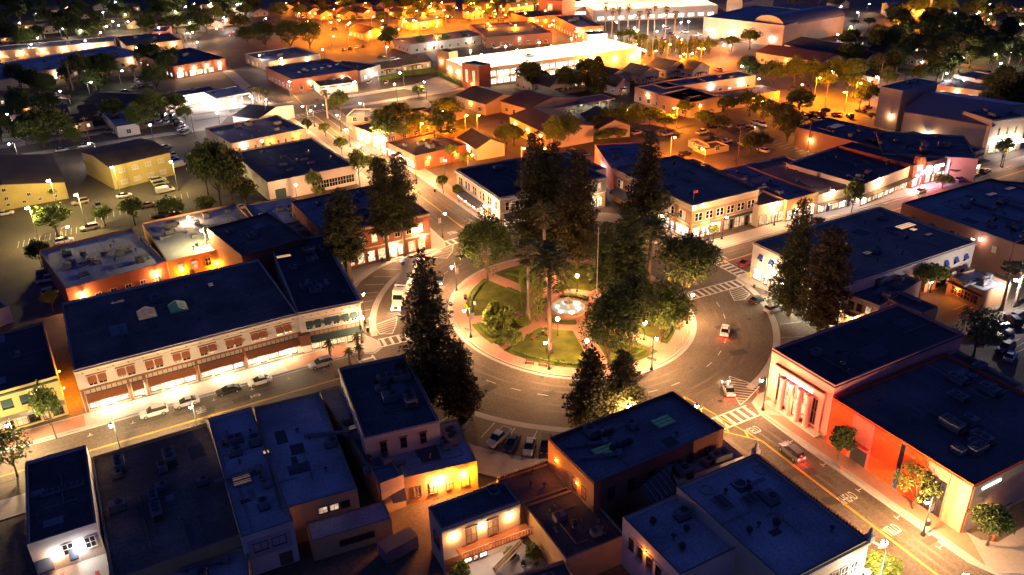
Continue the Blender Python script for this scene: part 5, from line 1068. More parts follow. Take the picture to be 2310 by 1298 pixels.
def road_sign(px, py, kind, desc, H=2.6, z=.15, rz=-60):
    p = X(px, py, z); e = empty('road_sign', (p.x, p.y, z), R(rz)); put('post', cached(('rsp', H), lambda: MB().cyl(0, 0, 0, H, .035, .035, 6).mesh('post', 'metal_grey')), e)
    if kind == 'yellow':
        put('plate', cached('rsy', lambda: MB().add([(x, y_, z_) for y_ in (-.06, -.03) for x, z_ in ((0, -.65), (.65, 0), (0, .65), (-.65, 0))], [(0, 1, 2, 3), (7, 6, 5, 4), (0, 4, 5, 1), (1, 5, 6, 2), (2, 6, 7, 3), (3, 7, 4, 0)]).mesh('plate', 'sign_yellow')), e, (0, 0, H-.3))
        put('figure', cached('rsf', lambda: MB().box(-.07, .07, -.075, -.062, -.3, .15).box(-.2, .2, -.075, -.062, -.05, .05).box(-.07, .07, -.075, -.062, .2, .34).mesh('figure', 'trim_dark')), e, (0, 0, H-.3))
    elif kind == 'chevron':
        put('plate', cached('rsc', lambda: MB().box(-.9, .9, -.06, -.03, -.28, .28).mesh('plate', 'trim_dark')), e, (0, 0, H))
        for k in range(4): put('chevron', cached('rscv', lambda: MB().add([(-.12, -.068, .2), (.02, -.068, .2), (.16, -.068, 0), (.02, -.068, -.2), (-.12, -.068, -.2), (.02, -.068, 0)], [(0, 5, 2, 1), (5, 4, 3, 2)]).mesh('chevron', 'paint_white')), e, (-.6+k*.4, 0, H))
    else: put('plate', cached('rsw', lambda: MB().box(-.35, .35, -.06, -.03, -.45, .45).mesh('plate', 'trim_white')), e, (0, 0, H-.3))
    auto(e, desc, 'sign', 'road signs', p)
road_sign(1470, 822, 'chevron', 'black and white chevron sign', 1.2); road_sign(1688, 640, 'yellow', 'yellow diamond pedestrian sign'); road_sign(1100, 500, 'yellow', 'yellow diamond pedestrian sign'); road_sign(1510, 650, 'yellow', 'yellow diamond pedestrian sign'); road_sign(1072, 705, 'white', 'white rectangular sign'); road_sign(838, 742, 'white', 'white square sign'); road_sign(1052, 712, 'yellow', 'yellow diamond pedestrian sign'); road_sign(1058, 755, 'chevron', 'black and white chevron sign', 1.2)
def hydrant(px, py): 
    p = X(px, py, .14); e = empty('fire_hydrant', (p.x, p.y, .14)); put('barrel', cached('hyd', lambda: MB().lathe([(.2, 0), (.2, .08), (.14, .1), (.14, .6), (.17, .62), (.15, .75), (.02, .85)], n=10).mesh('barrel', 'hydrant')), e); put('outlet', cached('hyo', lambda: MB().box(-.24, .24, -.06, .06, .42, .54).mesh('outlet', 'hydrant')), e); auto(e, 'orange fire hydrant', 'hydrant', 'hydrants', p)
hydrant(1708, 888); hydrant(2240, 1218); hydrant(1898, 1060)
def bollard(x, y): 
    e = put('bollard', cached('bol', lambda: MB().cyl(0, 0, 0, .9, .05, .05, 6).cyl(0, 0, .9, .96, .07, .04, 6).mesh('bollard', 'trim_white')), None, (x, y, .16)); auto(e, 'thin kerb bollard', 'bollard', 'bollards round the island', (x, y))
for a in range(200, 350, 9): bollard(*ell(IRX-.9, IRY-.9, R(a)))
# courtyard of the balcony building
ct = X(1130, 1270); o = lot('courtyard', [tuple(X(*q)) for q in ((1010, 1298), (1170, 1218), (1275, 1300), (1180, 1360), (1040, 1360))], 'concrete', .02)
for i, (px, py) in enumerate(((1180, 1265), (1195, 1272))):
    p = X(px, py); e = empty('garden_table', (p.x, p.y, .02)); MB().lathe([(.02, .74), (.55, .74), (.55, .70), (.05, .68), (.05, .04), (.35, .02)], n=12).build('table_top', 'metal_grey', e); tag(e, ('round metal table in the lit courtyard, left one', 'round metal table in the lit courtyard, right one')[i], 'table', 'courtyard tables')
    for k in range(3):
        a = k*2.1+i; c = empty('garden_chair', (p.x+math.cos(a)*1., p.y+math.sin(a)*1., .02), a); MB().box(-.22, .22, -.22, .22, .42, .46).build('seat', 'metal_dark', c); MB().box(.18, .22, -.22, .22, .46, .9).build('backrest', 'metal_dark', c); tag(c, ('right', 'left', 'near')[k]+(' metal chair at the left courtyard table', ' metal chair at the right courtyard table')[i], 'chair', 'courtyard chairs')
        for lx in (-.2, .2):
            for ly in (-.2, .2): put('leg', cached('gleg', lambda: MB().box(-.02, .02, -.02, .02, 0, .42).mesh('leg', 'metal_dark')), c, (lx, ly, 0))
T('bush', 1150, 1262, 1238, 1.0, 'green courtyard shrub'); T('bush', 1203, 1262, 1232, 1.2, 'green courtyard shrub'); T('bush', 1040, 1300, 1272, 1.6, 'green courtyard shrub')
# skips and bins in the rear alley
p = X(900, 1245); e = empty('skip_container', (p.x, p.y, 0), R(8)); MB().box(-2.6, 2.6, -1.2, 1.2, .15, 2.2).build('container', 'metal_grey', e); MB().box(-2.65, 2.65, -1.25, 1.25, 2.2, 2.28).build('lid', 'awning_grey', e); MB().box(-2.4, -2.2, -1.3, 1.3, 0, .15).box(2.2, 2.4, -1.3, 1.3, 0, .15).build('skid', 'metal_dark', e); tag(e, 'large grey waste container in the dark rear alley', 'container')
for i, (px, py) in enumerate(((765, 1240), (785, 1233), (812, 1226))):
    p = X(px, py); e = empty('wheeled_bin', (p.x, p.y, 0), R(6)); MB().prism([(-.5, -.4), (.5, -.4), (.5, .4), (-.5, .4)], .1, 1.1).build('body', 'trim_dark', e); MB().box(-.53, .53, -.45, .43, 1.1, 1.18).build('lid', 'metal_dark', e); tag(e, ('leftmost', 'middle', 'rightmost')[i]+' black wheeled bin beside the pale lean-to', 'bin', 'alley bins')
# ================================================================ trees
PL = 'trees of the plaza'
T('pine1', 978, 908, 566, 5.8, label='tall dark pine standing free at the left of the ring road', z=.14)
T('pine4', 1040, 942, 770, 3.6, label='shorter bushy pine beside the tall free-standing pine', z=.14)
T('pine4', 1330, 968, 786, 3.9, label='left of the two dark pines in front of the orange-flank building', z=.14)
T('pine4', 1402, 955, 792, 3.8, label='right of the two dark pines in front of the orange-flank building', z=.14)
T('pine2', 792, 640, 432, 4.6, label='dense pine nearest the teal-awning corner', z=.14)
T('pine1', 765, 610, 445, 4.2, label='pine half hidden at the left of the brick corner', z=.14)
T('pine2', 876, 588, 362, 4.2, label='left of two bare-trunked pines before the red brick corner', z=.14)
T('pine2', 914, 578, 350, 4.0, label='right of two bare-trunked pines before the red brick corner', z=.14)
T('pine1', 1210, 562, 298, 7.0, label='tallest dark pine rising behind the plaza on the left', z=.14)
T('pine1', 1248, 560, 318, 6.0, label='dark pine just right of the tallest plaza pine', z=.14)
T('pine3', 1303, 606, 345, 4.8, label='dark pine directly behind the plaza fountain', z=.16)
T('pine1', 1455, 522, 293, 6.2, label='tall pine in front of the tan brick corner', z=.14)
T('pine1', 1778, 712, 445, 5.0, label='taller dark pine before the blue-awning corner', z=.14)
T('pine3', 1846, 752, 515, 5.0, label='wide pine beside the pink-lit bank', z=.14)
T('cedar', 1408, 705, 470, 5.8, label='dark layered cedar right of the fountain', z=.16)
T('cedar', 1365, 650, 500, 4.0, label='slim dark cedar behind the flagpole', z=.16)
T('big2', 1100, 632, 482, 7.0, label='round leafy tree on the far left lawn of the plaza', z=.16)
T('big1', 1545, 668, 518, 7.6, label='broad dark tree at the right edge of the plaza', z=.16)
T('big1', 1372, 824, 655, 5.6, label='broad shady tree on the near right lawn of the plaza', z=.16)
T('big1', 1420, 800, 600, 6.2, label='dark tree with a pale trunk on the near right lawn', z=.16)
T('big2', 1492, 772, 634, 6.2, label='leafy tree between the right-hand plaza paths', z=.16)
T('bush', 1125, 745, 682, 3.6, label='round bright green tree on the left lawn of the plaza', z=.16)
T('broad4', 1155, 790, 744, 2.6, label='small airy sapling near the left edge of the plaza', z=.16)
T('palm', 1240, 793, 586, 5.2, label='tall date palm at the near side of the fountain', z=.16)
T('fanpalm', 1193, 722, 562, 3.6, label='shaggy palm on the left of the fountain', z=.16)
T('fanpalm', 1228, 640, 478, 3.6, label='tall shaggy palm behind the fountain', z=.16)
T('palm', 1462, 650, 512, 5.2, label='date palm among the dark trees right of the fountain', z=.16)
T('vine', 1212, 725, 585, 1.1, label='ivy-clad trunk column left of the fountain', z=.16)
T('vine', 1182, 712, 600, 1.0, label='darker ivy-clad trunk beside the shaggy palm', z=.16)
T('vine', 1382, 690, 592, 1.1, label='bright ivy-clad trunk right of the flagpole', z=.16)
T('bush', 1268, 655, 640, 1.6, 'low plaza shrub', z=.16); T('bush', 1180, 735, 715, 1.8, 'low plaza shrub', z=.16); T('bush', 1400, 740, 720, 1.6, 'low plaza shrub', z=.16); T('bush', 1130, 780, 765, 1.3, 'low plaza shrub', z=.16)
for k, px, py, ty, r_ in (('broad2', 128, 990, 868, 2.2), ('airy', 40, 1075, 975, 3.6), ('broad5', 1890, 1038, 966, 2.2), ('airy', 2058, 1148, 1056, 3.6), ('broad5', 2225, 1232, 1146, 2.8), ('broad1', 1985, 1310, 1262, 2.6), ('airy', 2195, 808, 700, 4.4), ('broad4', 2072, 672, 588, 3.4), ('broad4', 2098, 660, 590, 3.0), ('broad4', 1608, 548, 502, 1.5), ('broad3', 1920, 482, 408, 2.7), ('broad3', 2125, 425, 395, 3.0), ('broad4', 2256, 378, 305, 2.6), ('broad4', 1935, 465, 435, 1.0),
        ('broad2', 132, 538, 462, 4.6), ('broad1', 238, 510, 466, 2.7), ('broad1', 305, 508, 448, 3.4), ('broad2', 392, 505, 445, 3.6), ('broad3', 95, 602, 545, 3.0), ('broad4', 122, 706, 652, 1.8), ('broad3', 500, 470, 320, 5.0), ('broad3', 530, 480, 335, 5.0), ('broad3', 470, 440, 330, 4.6), ('broad5', 555, 470, 400, 4.), ('broad4', 470, 490, 440, 3.), ('broad2', 713, 442, 385, 2.4), ('broad2', 812, 418, 335, 2.8), ('broad2', 772, 350, 308, 2.4), ('broad4', 735, 308, 275, 2.4), ('broad5', 695, 300, 268, 2.), ('broad2', 858, 412, 350, 2.6), ('broad2', 835, 390, 350, 2.), ('broad4', 1000, 437, 392, 2.0), ('broad4', 1035, 458, 412, 1.9), ('broad4', 720, 450, 420, 2.2), ('broad4', 1055, 380, 342, 2.6), ('broad4', 1020, 370, 322, 2.6), ('broad1', 120, 450, 420, 2.6), ('broad1', 85, 455, 425, 2.6)):
    T(k, px, py, ty, r_, {'broad3': 'dark round tree', 'broad5': 'dark bushy tree', 'broad4': 'bright green street tree', 'airy': 'open airy tree', 'broad1': 'leafy tree', 'broad2': 'full leafy tree'}[k])
for px, py, ty in ((745, 806, 752), (808, 790, 742), (790, 822, 800), (812, 812, 792)): T('babypalm', px, py, ty, None, 'small potted street palm', H=3.2 if ty < 760 else 3.)
for px, py, ty in ((2300, 640, 530), (2258, 700, 600), (2290, 690, 600)): T('skinnypalm', px, py, ty, 2.4, 'tall palm by the car park')
# ================================================================ plaza lamps
for px, py in ((1247, 588), (1302, 623), (1386, 683), (1258, 720), (1324, 770), (1455, 729), (1505, 664)): globe_lamp(px, py, 3.9, 'white globe lamp post', watts=1700)
for px, py, rz, bn, w in ((1019, 602, 200, True, 5200), (1047, 701, 170, True, 5200), (1230, 773, 200, True, 5200), (1481, 763, 20, True, 5200), (1563, 665, 10, True, 5200), (1718, 858, 170, False, 3000), (1572, 916, 100, False, 7000), (1417, 916, 100, False, 7000),
       (819, 663, 60, False, 4200), (1004, 482, 0, True, 2600), (1093, 464, 180, True, 2400), (942, 516, 250, True, 3200), (1493, 487, 250, True, 2200), (1608, 505, 260, True, 1800), (809, 717, 250, True, 900), (1735, 600, 180, False, 700), (667, 417, 270, False, 2200), (1005, 362, 270, False, 2600)):
    street_lamp(px, py, rz, watts=w, banner=bn)
# ================================================================ vehicles by the plaza
G = 'west avenue'
car('suv', 'white', 347, 930, 180, 'white boxy off-roader parked nearest the bright alley end'); car('sedan', 'silver', 420, 907, 180, 'silver saloon parked before the rust-awning block'); car('sedan', 'black', 515, 880, 180, 'black saloon parked before the rust-awning block'); car('sedan', 'white', 586, 859, 180, 'white saloon parked right of the black saloon'); car('suv', 'silver', 724, 820, 180, 'silver estate parked near the teal-awning corner')
def ringcar(kind, c, fx, fy, rx, ry, label, **k):
    a, b_ = X(fx, fy, .6), X(rx, ry, .6); m_ = (a+b_)/2; return car(kind, c, 0, 0, math.degrees(math.atan2(a.y-b_.y, a.x-b_.x)), label, xy=(m_.x, m_.y), **k)
ringcar('pickup', 'white', 1108, 1003, 1142, 972, 'white pickup in the ring parking bays'); ringcar('sedan', 'navy', 1147, 1013, 1164, 985, 'dark blue saloon in the ring parking bays'); ringcar('sedan', 'silver', 1189, 1024, 1199, 992, 'silver saloon with a sunroof in the ring bays'); ringcar('suv', 'black', 1229, 1022, 1234, 988, 'black off-roader at the right end of the ring bays'); ringcar('suv', 'grey', 1037, 962, 1058, 938, 'dark estate behind the bushy pine in the ring bays')
ringcar('sedan', 'black', 1726, 668, 1690, 683, 'black saloon parked before the blue-awning corner'); ringcar('suv', 'silver', 1765, 690, 1728, 702, 'silver off-roader half hidden by the wide pine'); ringcar('sedan', 'blue', 908, 590, 938, 585, 'bright blue saloon parked before the red brick corner')
ringcar('sedan', 'white', 1640, 728, 1632, 762, 'white car with red tail lights going round the right of the ring', tail=True)
ringcar('sedan', 'silver', 1632, 850, 1655, 905, 'silver car with lit lamps entering the ring beside the pink-lit bank', head=True, tail=True)
ringcar('suv', 'grey', 1760, 998, 1812, 1042, 'dark car with red tail lights on the south street', tail=True)
ringcar('sedan', 'grey', 985, 652, 1000, 612, 'car with bright headlights passing the white lorry', head=True)
ringcar('sedan', 'red', 1662, 602, 1695, 585, 'red car with lit tail lights at the east crossing', tail=True)
# articulated lorry
a, b_ = X(893, 700, .5), X(935, 612, .5); h = math.atan2(a.y-b_.y, a.x-b_.x); t = empty('lorry', (a.x, a.y, 0), h); tag(t, 'white articulated lorry with a long trailer on the ring road', 'lorry')
tr = MB().box(-20, -5.6, -1.28, 1.28, 1.15, 3.95).build('trailer', 'trim_white', t); MB().box(-19.95, -5.65, -1.22, 1.22, 3.951, 3.99).build('trailer_roof', 'metal_grey', tr); MB().box(-5.6, -5.0, -.9, .9, 2.6, 3.7).build('cooling_unit', 'trim_dark', tr)
MB().box(-19.5, -5.8, -.5, .5, .8, 1.15).build('chassis', 'metal_dark', t)
MB().add([(x, y, z) for x, z in ((-4.8, .6), (-1.9, .6), (-1.9, 2.0), (-2.6, 3.0), (-3.0, 3.75), (-4.8, 3.8)) for y in (-1.2, 1.2)], [(0, 2, 4, 6, 8, 10), (11, 9, 7, 5, 3, 1), (0, 1, 3, 2), (2, 3, 5, 4), (4, 5, 7, 6), (6, 7, 9, 8), (8, 9, 11, 10), (10, 11, 1, 0)]).build('cab', 'trim_white', t)
MB().add([(-1.9, -1.1, .55), (0, -.95, .55), (0, -.9, 1.5), (-1.9, -1.05, 1.95), (-1.9, 1.1, .55), (0, .95, .55), (0, .9, 1.5), (-1.9, 1.05, 1.95)], [(0, 1, 2, 3), (7, 6, 5, 4), (1, 5, 6, 2), (3, 2, 6, 7), (4, 5, 1, 0)]).build('bonnet', 'trim_white', t)
MB().quad((-1.93, -1.05, 2.08), (-1.93, 1.05, 2.08), (-2.55, 1.0, 2.95), (-2.55, -1.0, 2.95)).build('windscreen', 'glass_dark', t).location.x = .05
MB().box(0, .06, -.5, .5, .75, 1.4).build('grille', 'metal_dark', t); MB().box(-.05, .15, -1.15, 1.15, .35, .7).build('bumper', 'metal_pale', t)
for s in (-1, 1):
    hl = MB().box(-.02, .1, -.18, .18, .78, .98).build('headlight', 'glow_white', t, (0, s*.78, 0)); point(hl, (.8, 0, .85), (1, .75, .4), 60*PWR, .1); MB().box(-.1, .05, -.1, .1, .45, .55).build('marker_lamp', 'glow_amber', t, (.12, s*.95, 0)); MB().box(-.2, .1, -.12, .12, 1.5, 2.2).build('mirror', 'trim_dark', t, (-1.7, s*1.45, 0))
    for wx in (-.9, -4.0, -5.2, -17.2, -18.5):
        w_ = MB()
        for k in range(14):
            a0, a1 = 2*math.pi*k/14, 2*math.pi*(k+1)/14; c0, s0, c1, s1 = math.cos(a0)*.5, math.sin(a0)*.5, math.cos(a1)*.5, math.sin(a1)*.5
            w_.quad((c0, -.2, s0), (c1, -.2, s1), (c1, .2, s1), (c0, .2, s0)); w_.add([(0, s*.2, 0), (c0, s*.2, s0), (c1, s*.2, s1)], [(0, 1, 2) if s > 0 else (0, 2, 1)])
        w_.build('wheel', 'tyre', t, (wx, s*1.05, .5))
# ================================================================ further blocks
def lotpx(name, pts, material): return lot(name, [tuple(X(*q)) for q in pts], material, .006)
lotpx('car_park_west', ((-200, 560), (-200, 470), (440, 330), (600, 455), (330, 520), (130, 560)), 'lot')
lotpx('car_park_north_east', ((1480, 330), (1560, 250), (1800, 250), (1960, 290), (1790, 390), (1640, 350)), 'lot')
lotpx('theatre_car_park', ((1800, 270), (1830, 195), (1990, 190), (1975, 285)), 'lot')
lotpx('car_park_east', ((2120, 690), (2230, 690), (2400, 640), (2420, 900), (2290, 830), (2130, 760)), 'lot')
lotpx('garage_forecourt', ((905, 200), (1010, 165), (1060, 190), (980, 212)), 'concrete')
lotpx('filling_station_forecourt', ((390, 250), (500, 235), (520, 255), (490, 290), (430, 300)), 'concrete')
lotpx('lawn_strip', ((960, 300), (1060, 270), (1075, 285), (985, 318)), 'grass')
lotpx('theatre_lawn', ((1300, 320), (1440, 285), (1440, 300), (1320, 332)), 'grass')
for nm, pts in (('yards_north_west', ((-300, 95), (-300, -20), (560, -20), (470, 60), (420, 74))), ('yards_west', ((-200, 330), (-200, 180), (330, 172), (350, 205), (240, 300))), ('yards_north_east', ((1890, 100), (2000, 70), (2100, -20), (2700, -20), (2700, 260), (2280, 250), (2100, 170), (1960, 170))), ('yards_middle', ((1190, 215), (1560, 165), (1620, 185), (1400, 240), (1240, 262)))): lotpx(nm, pts, 'yard')
for i_, o_ in (([(-7.5, 330), (-8.5, 224)], [(-12, 330), (-12.5, 224)]), ([(-400, 222), (-14, 222)], [(-400, 226), (-14, 226)]), ([(20, 330), (14.5, 217), (18, 214), (120, 222)], [(24, 330), (19, 222), (20, 218), (120, 226)]), ([(-400, 200), (-14, 200)], [(-400, 196), (-14, 196)]), ([(14, 200), (150, 206)], [(14, 196), (150, 202)])): pavement('pavement_side_street', i_, o_)
# car-park stall lines
ps = MB()
for i in range(16):
    p = X(215+i*14, 500-i*3.6); strip(ps, p, p+Vector((.4, 5)), .12, .02)
    p = X(40+i*12, 560-i*3); strip(ps, p, p+Vector((.4, 5)), .12, .02)
for i in range(14):
    p = X(1660+i*12, 300+i*4); strip(ps, p, p+Vector((5, .3)), .12, .02); p = X(2150+i*12, 700+i*8); strip(ps, p, p+Vector((5, .3)), .12, .02)
ps.build('stall_lines', 'paint_white', road)
def block(name, label, p0, p1, p2, h, wall, roof, short=None, n=4, lit=('glass_dark',), lamps=0, lamp=(WARM, 'glow_warm'), seed=1, watts=1500, **k):
    b = Bd(name, label, p0, p1, p2, h, wall, roof, short=short, **k)
    for s in 'FL':
        if b.len(s) > 3: b.row(s, 1.0, 1.5, 1.5, max(1, int(b.len(s)/5)), None, None, 'trim_white', lit)
    for i in range(lamps): b.wlamp('F', b.L*(i+.5)/lamps, h*.7, lamp[0], watts, lamp[1], .3)
    if not k.get('gable'): b.clutter(n, seed)
    return b
W_ = (WHITE, 'glow_white'); C_ = (COOL, 'glow_cool'); S_ = (SODIUM, 'glow_sodium')
# north-west
b = block('filling_station', 'bright white filling station shop and canopy', (392, 219), (492, 204), (384, 206), 4.4, 'stucco_white', 'roof_dark', 'the filling station', 2, ('lit_white',)); b.shops('F', .5, b.L-.5, 9, .4, 3, ('lit_white', 'lit_cool', 'lit_white')); b.strip_light('F', 0, b.L, 3.8, COOL, 26000, 2.5, 4)
b = Bd('station_canopy', 'white lit canopy over the filling station pumps', (490, 222), (568, 208), (484, 203), 5., 'trim_white', 'roof_pale', par=.1, z0=4.2)
for u in (.2, .8):
    for v in (.25, .75): MB().box(-.2, .2, -.2, .2, 0, 4.2).build('post', 'trim_white', b.root, (b.L*u, b.D*v, 0)); o = MB().box(-.6, .6, -.3, .3, 4.1, 4.19).build('canopy_lamp', 'glow_cool', b.root, (b.L*u, b.D*v+1.5, 0)); point(o, (0, 0, 3.9), COOL, 3200*PWR, .3)
block('store', 'brick corner store with lit shop bays near the filling station', (390, 150), (508, 131), (359, 118), 6.2, 'brick_red', 'roof_dark', 'the corner store', 5, ('lit_white', 'lit_warm'), 4, W_, 2, 1900).shops('F', 1, 20, 6, .5, 3, ('lit_white', 'lit_warm'))
block('long_building', 'long blue-roofed building in the upper left', (80, 163), (330, 121), (72, 131), 5.5, 'stucco_cream', 'roof_pale', 'the long blue roof', 10, ('lit_dim', 'glass_dark', 'lit_white'), 3, W_, 3, 1200)
block('long_building', 'blue-roofed building at the upper left edge', (-60, 190), (60, 172), (47, 120), 5.5, 'stucco_tan', 'roof_pale', None, 4)
block('strip_mall', 'long strip mall with glowing arcade at the upper left', (-80, 122), (257, 93), (250, 82), 5., 'stucco_cream', 'roof_grey', 'the strip mall', 6, ('lit_warm', 'lit_dim', 'lit_warm'), 7, (WARM, 'glow_warm'), 5, 2200)
block('hall', 'low cream hall right of the strip mall', (285, 104), (410, 90), (262, 82), 5., 'stucco_cream', 'roof_dark', None, 3, ('glass_dark',), 3, (WARM, 'glow_warm'), 6, 1800)
block('plant_room', 'small white box building above the low cream hall', (342, 72), (376, 70), (345, 60), 6, 'stucco_pink_lit', 'roof_dark', None, 1, ('glass_dark',), 1, W_, 7, 700)
block('house_row', 'dark low house row left of the filling station', (190, 228), (372, 236), (195, 205), 3.8, 'stucco_tan', 'roof_shingle', None, 2, ('glass_dark', 'lit_dim'), 0, gable='x', rh=1.6)
block('shed', 'blue-roofed shed with a white end wall by the used-car lot', (262, 286), (312, 278), (243, 247), 4.2, 'stucco_white', 'roof_pale', None, 1)
block('gabled_hall', 'small white gabled building beside the filling station forecourt', (525, 262), (582, 268), (505, 222), 5., 'stucco_white', 'roof_dark', None, 1, ('glass_dark',), 1, W_, 3, 900, gable='x', rh=1.8)
# north
block('store', 'pale store on the far side of the north street', (605, 140), (722, 122), (596, 115), 5., 'stucco_cream', 'roof_grey', 'the pale north store', 4, ('lit_dim',), 2, W_, 8, 1300)
b = block('store', 'brick store with a row of round roof lights', (660, 180), (806, 158), (620, 148), 6., 'brick_red', 'roof_grey', 'the round-skylight store', 2, ('glass_dark',), 2, W_, 9, 1500)
for i in range(6): b.skylight(675+i*17, 164-i*3.4, 1.6, 1.2, 'sky_tan')
b = block('diner', 'small diner with bright white walls and yellow sign', (722, 195), (806, 185), (715, 176), 4.2, 'stucco_white', 'roof_dark', 'the bright diner', 3, ('lit_white',)); b.strip_light('F', 0, b.L, 3.6, WHITE, 8000, 1.8, 3); b.bar('F', 0, b.L, 3.2, 3.7, .15, 'sign_red', 'sign_band')
block('garage_building', 'dark-roofed grey garage behind the bright diner', (812, 160), (858, 146), (788, 132), 5.4, 'stucco_grey', 'roof_dark', None, 2, ('lit_cool',), 1, C_, 10, 1500)
house(880, 168, 12, 9, 5, 3.2, 'stucco_tan', 'roof_shingle', 'x', 2.2, 'dark hipped bungalow'); house(940, 158, 16, 9, 5, 3.4, 'stucco_tan', 'roof_shingle', 'x', 2., 'dark hipped bungalow', 1)
block('warehouse', 'long low warehouse with a blue roof in front of the station yard', (925, 101), (1100, 78), (912, 85), 5., 'stucco_grey', 'roof_metal', 'the long low warehouse', 4, ('glass_dark',), 2, W_, 11, 1200)
block('warehouse', 'dark green-walled building right of the long low warehouse', (1096, 84), (1246, 74), (1105, 52), 6., 'brick_dark', 'roof_grey', None, 8, ('glass_dark',), 1, W_, 12, 500)
block('station_house', 'small gabled station house in the orange-lit yard', (822, 76), (868, 70), (815, 62), 4., 'stucco_orange', 'roof_tile', 'the station house', 0, ('lit_warm',), 2, S_, 13, 2500, gable='y', rh=2.4)
block('station_shed', 'long station shed in the orange-lit yard', (925, 52), (998, 42), (915, 44), 4.5, 'stucco_orange', 'roof_dark', None, 0, ('lit_warm',), 3, S_, 14, 3000, gable='x', rh=1.5)
# parking garage, floodlit
b = Bd('parking_garage', 'floodlit pale parking garage with a glowing open top deck', (1064, 158), (1446, 107), (1378, 87), 8.4, 'stucco_cream', 'concrete', par=1.1, short='the floodlit garage')
b.row('F', 1.0, 2.6, 2.2, 16, 2, b.L*.62, 'stucco_cream', ('lit_white',), 1); b.row('F', 4.4, 2.6, 2.2, 16, 2, b.L*.62, 'stucco_cream', ('lit_white',), 1)
for i in range(9): b.wlamp('F', b.L*(i+.5)/9, 5, WARM, 1400, 'glow_warm', .4, .8)
for i in range(3): b.wlamp('L', b.D*(i+.5)/3, 5, WARM, 1500, 'glow_warm', .35, .8)
for i in range(5):
    for j in range(2):
        e = put('deck_lamp', cached('dl', lambda: MB().cyl(0, 0, 0, 5, .1, .07, 8).sphere((0, 0, 5.2), .4, 8, 6, 1).mesh('deck_lamp', ['pole_grey', 'glow_white'])), b.roof, (b.L*(i+.5)/5, b.D*(.3+.4*j), b.rt)); point(e, (0, .3, 4.4), (1, .80, .50), 10000*PWR, .3)
t_ = Bd('garage_stair_tower', 'brick stair tower at the near corner of the floodlit garage', (1042, 142), (1080, 150), (1056, 134), 11., 'brick_red', 'roof_dark', short='the garage tower'); t_.row('F', 3, 1.6, 5.5, 2, .6, None, 'brick_tan', ('lit_warm',)); t_.row('L', 3, 1.6, 5.5, 1, .6, None, 'brick_tan', ('lit_warm',)); t_.wlamp('F', t_.L*.6, 2.8, SODIUM, 2600, 'glow_sodium', .3)
Bd('garage_stair_tower', 'brick stair tower at the far left corner of the floodlit garage', (986, 112), (1012, 118), (995, 106), 10., 'brick_tan', 'roof_dark').wlamp('F', 3, 5, WARM, 2000)
Bd('garage_stair_tower', 'pale stair tower at the far right corner of the floodlit garage', (1326, 78), (1370, 76), (1330, 70), 11., 'stucco_cream', 'roof_dark').wlamp('F', 5, 6, WARM, 3500, 'glow_warm', .4)
e = hedge('climbing_hedge', [tuple(X(*q)) for q in ((1175, 190), (1250, 178))], 1.2, 2.2, 'leafy hedge along the left front of the floodlit garage', 0, 14); hedge('climbing_hedge', [tuple(X(*q)) for q in ((1310, 163), (1450, 143))], 1.2, 2.4, 'leafy hedge along the right front of the floodlit garage', 0, 14); hedge('climbing_hedge', [tuple(X(*q)) for q in ((860, 185), (910, 172), (985, 165))], 1.2, 2.6, 'tall hedge behind the bright forecourt', 0, 14); hedge('climbing_hedge', [tuple(X(*q)) for q in ((985, 168), (1040, 195))], 1.2, 2.0, 'hedge on the right of the bright forecourt', 0, 14)
# sheds and houses between garage and plaza
block('shed', 'big double-gabled shed with a brown roof', (1030, 215), (1095, 235), (1075, 190), 4.6, 'stucco_tan', 'roof_shingle', 'the double-gabled shed', 0, ('glass_dark',), 1, S_, 20, 1200, gable='x', rh=2.4)
block('shed', 'brown-roofed workshop with three small roof lights', (1130, 228), (1190, 245), (1185, 190), 4.6, 'stucco_tan', 'roof_shingle', None, 0, ('glass_dark',), 0, gable='x', rh=2.2)
block('low_shed', 'low flat-roofed sheds left of the double-gabled shed', (945, 250), (1002, 262), (975, 232), 3.2, 'stucco_tan', 'roof_tile', None, 1, ('glass_dark',), 1, S_, 21, 900)
block('carport', 'flat-roofed carport by the north street corner', (780, 262), (870, 262), (800, 245), 3., 'stucco_tan', 'roof_dark', None, 1)
b = block('store', 'two-tone store with a pink-lit corner on the north street', (838, 300), (980, 268), (815, 278), 5.4, 'brick_tan', 'roof_dark', 'the pink-lit store', 7, ('glass_dark',), 0); b.wlamp('L', b.D*.4, 3.6, (1, .72, .78), 3000, 'glow_white', .4); b.wlamp('L', b.D*.8, 3.6, (1, .6, .7), 1600, 'glow_pink', .2); b.wlamp('F', 4, 3.5, COOL, 1300, 'glow_cool', .1); b.bar('F', .3, 6, .2, 4, .08, 'stucco_white', 'painted_panel')
b = block('store', 'brick store with an orange-lit side on the north street', (937, 352), (1053, 326), (880, 318), 5., 'brick_red', 'roof_dark', 'the orange-lit brick store', 6, ('blind',), 2, S_, 23, 900); b.shops('L', 1, b.D-1, 7, .5, 3, ('lit_warm', 'lit_shop')); b.strip_light('L', 1, b.D-1, 3.4, WARM, 5200, 1.2, 4)
block('gabled_hall', 'long gabled house with a floodlit white end wall', (1035, 310), (1075, 335), (1095, 300), 4.2, 'stucco_white', 'roof_shingle', 'the floodlit gable house', 0, ('glass_dark',), 1, W_, 24, 2600, gable='x', rh=2.4)
b = block('apartment_building', 'two-storey apartments with a long brown roof and lit landing', (1150, 262), (1236, 302), (1190, 222), 5.8, 'stucco_tan', 'roof_shingle', 'the brown-roof apartments', 0, ('glass_dark', 'lit_dim'), 3, S_, 25, 700, gable='x', rh=1.8)
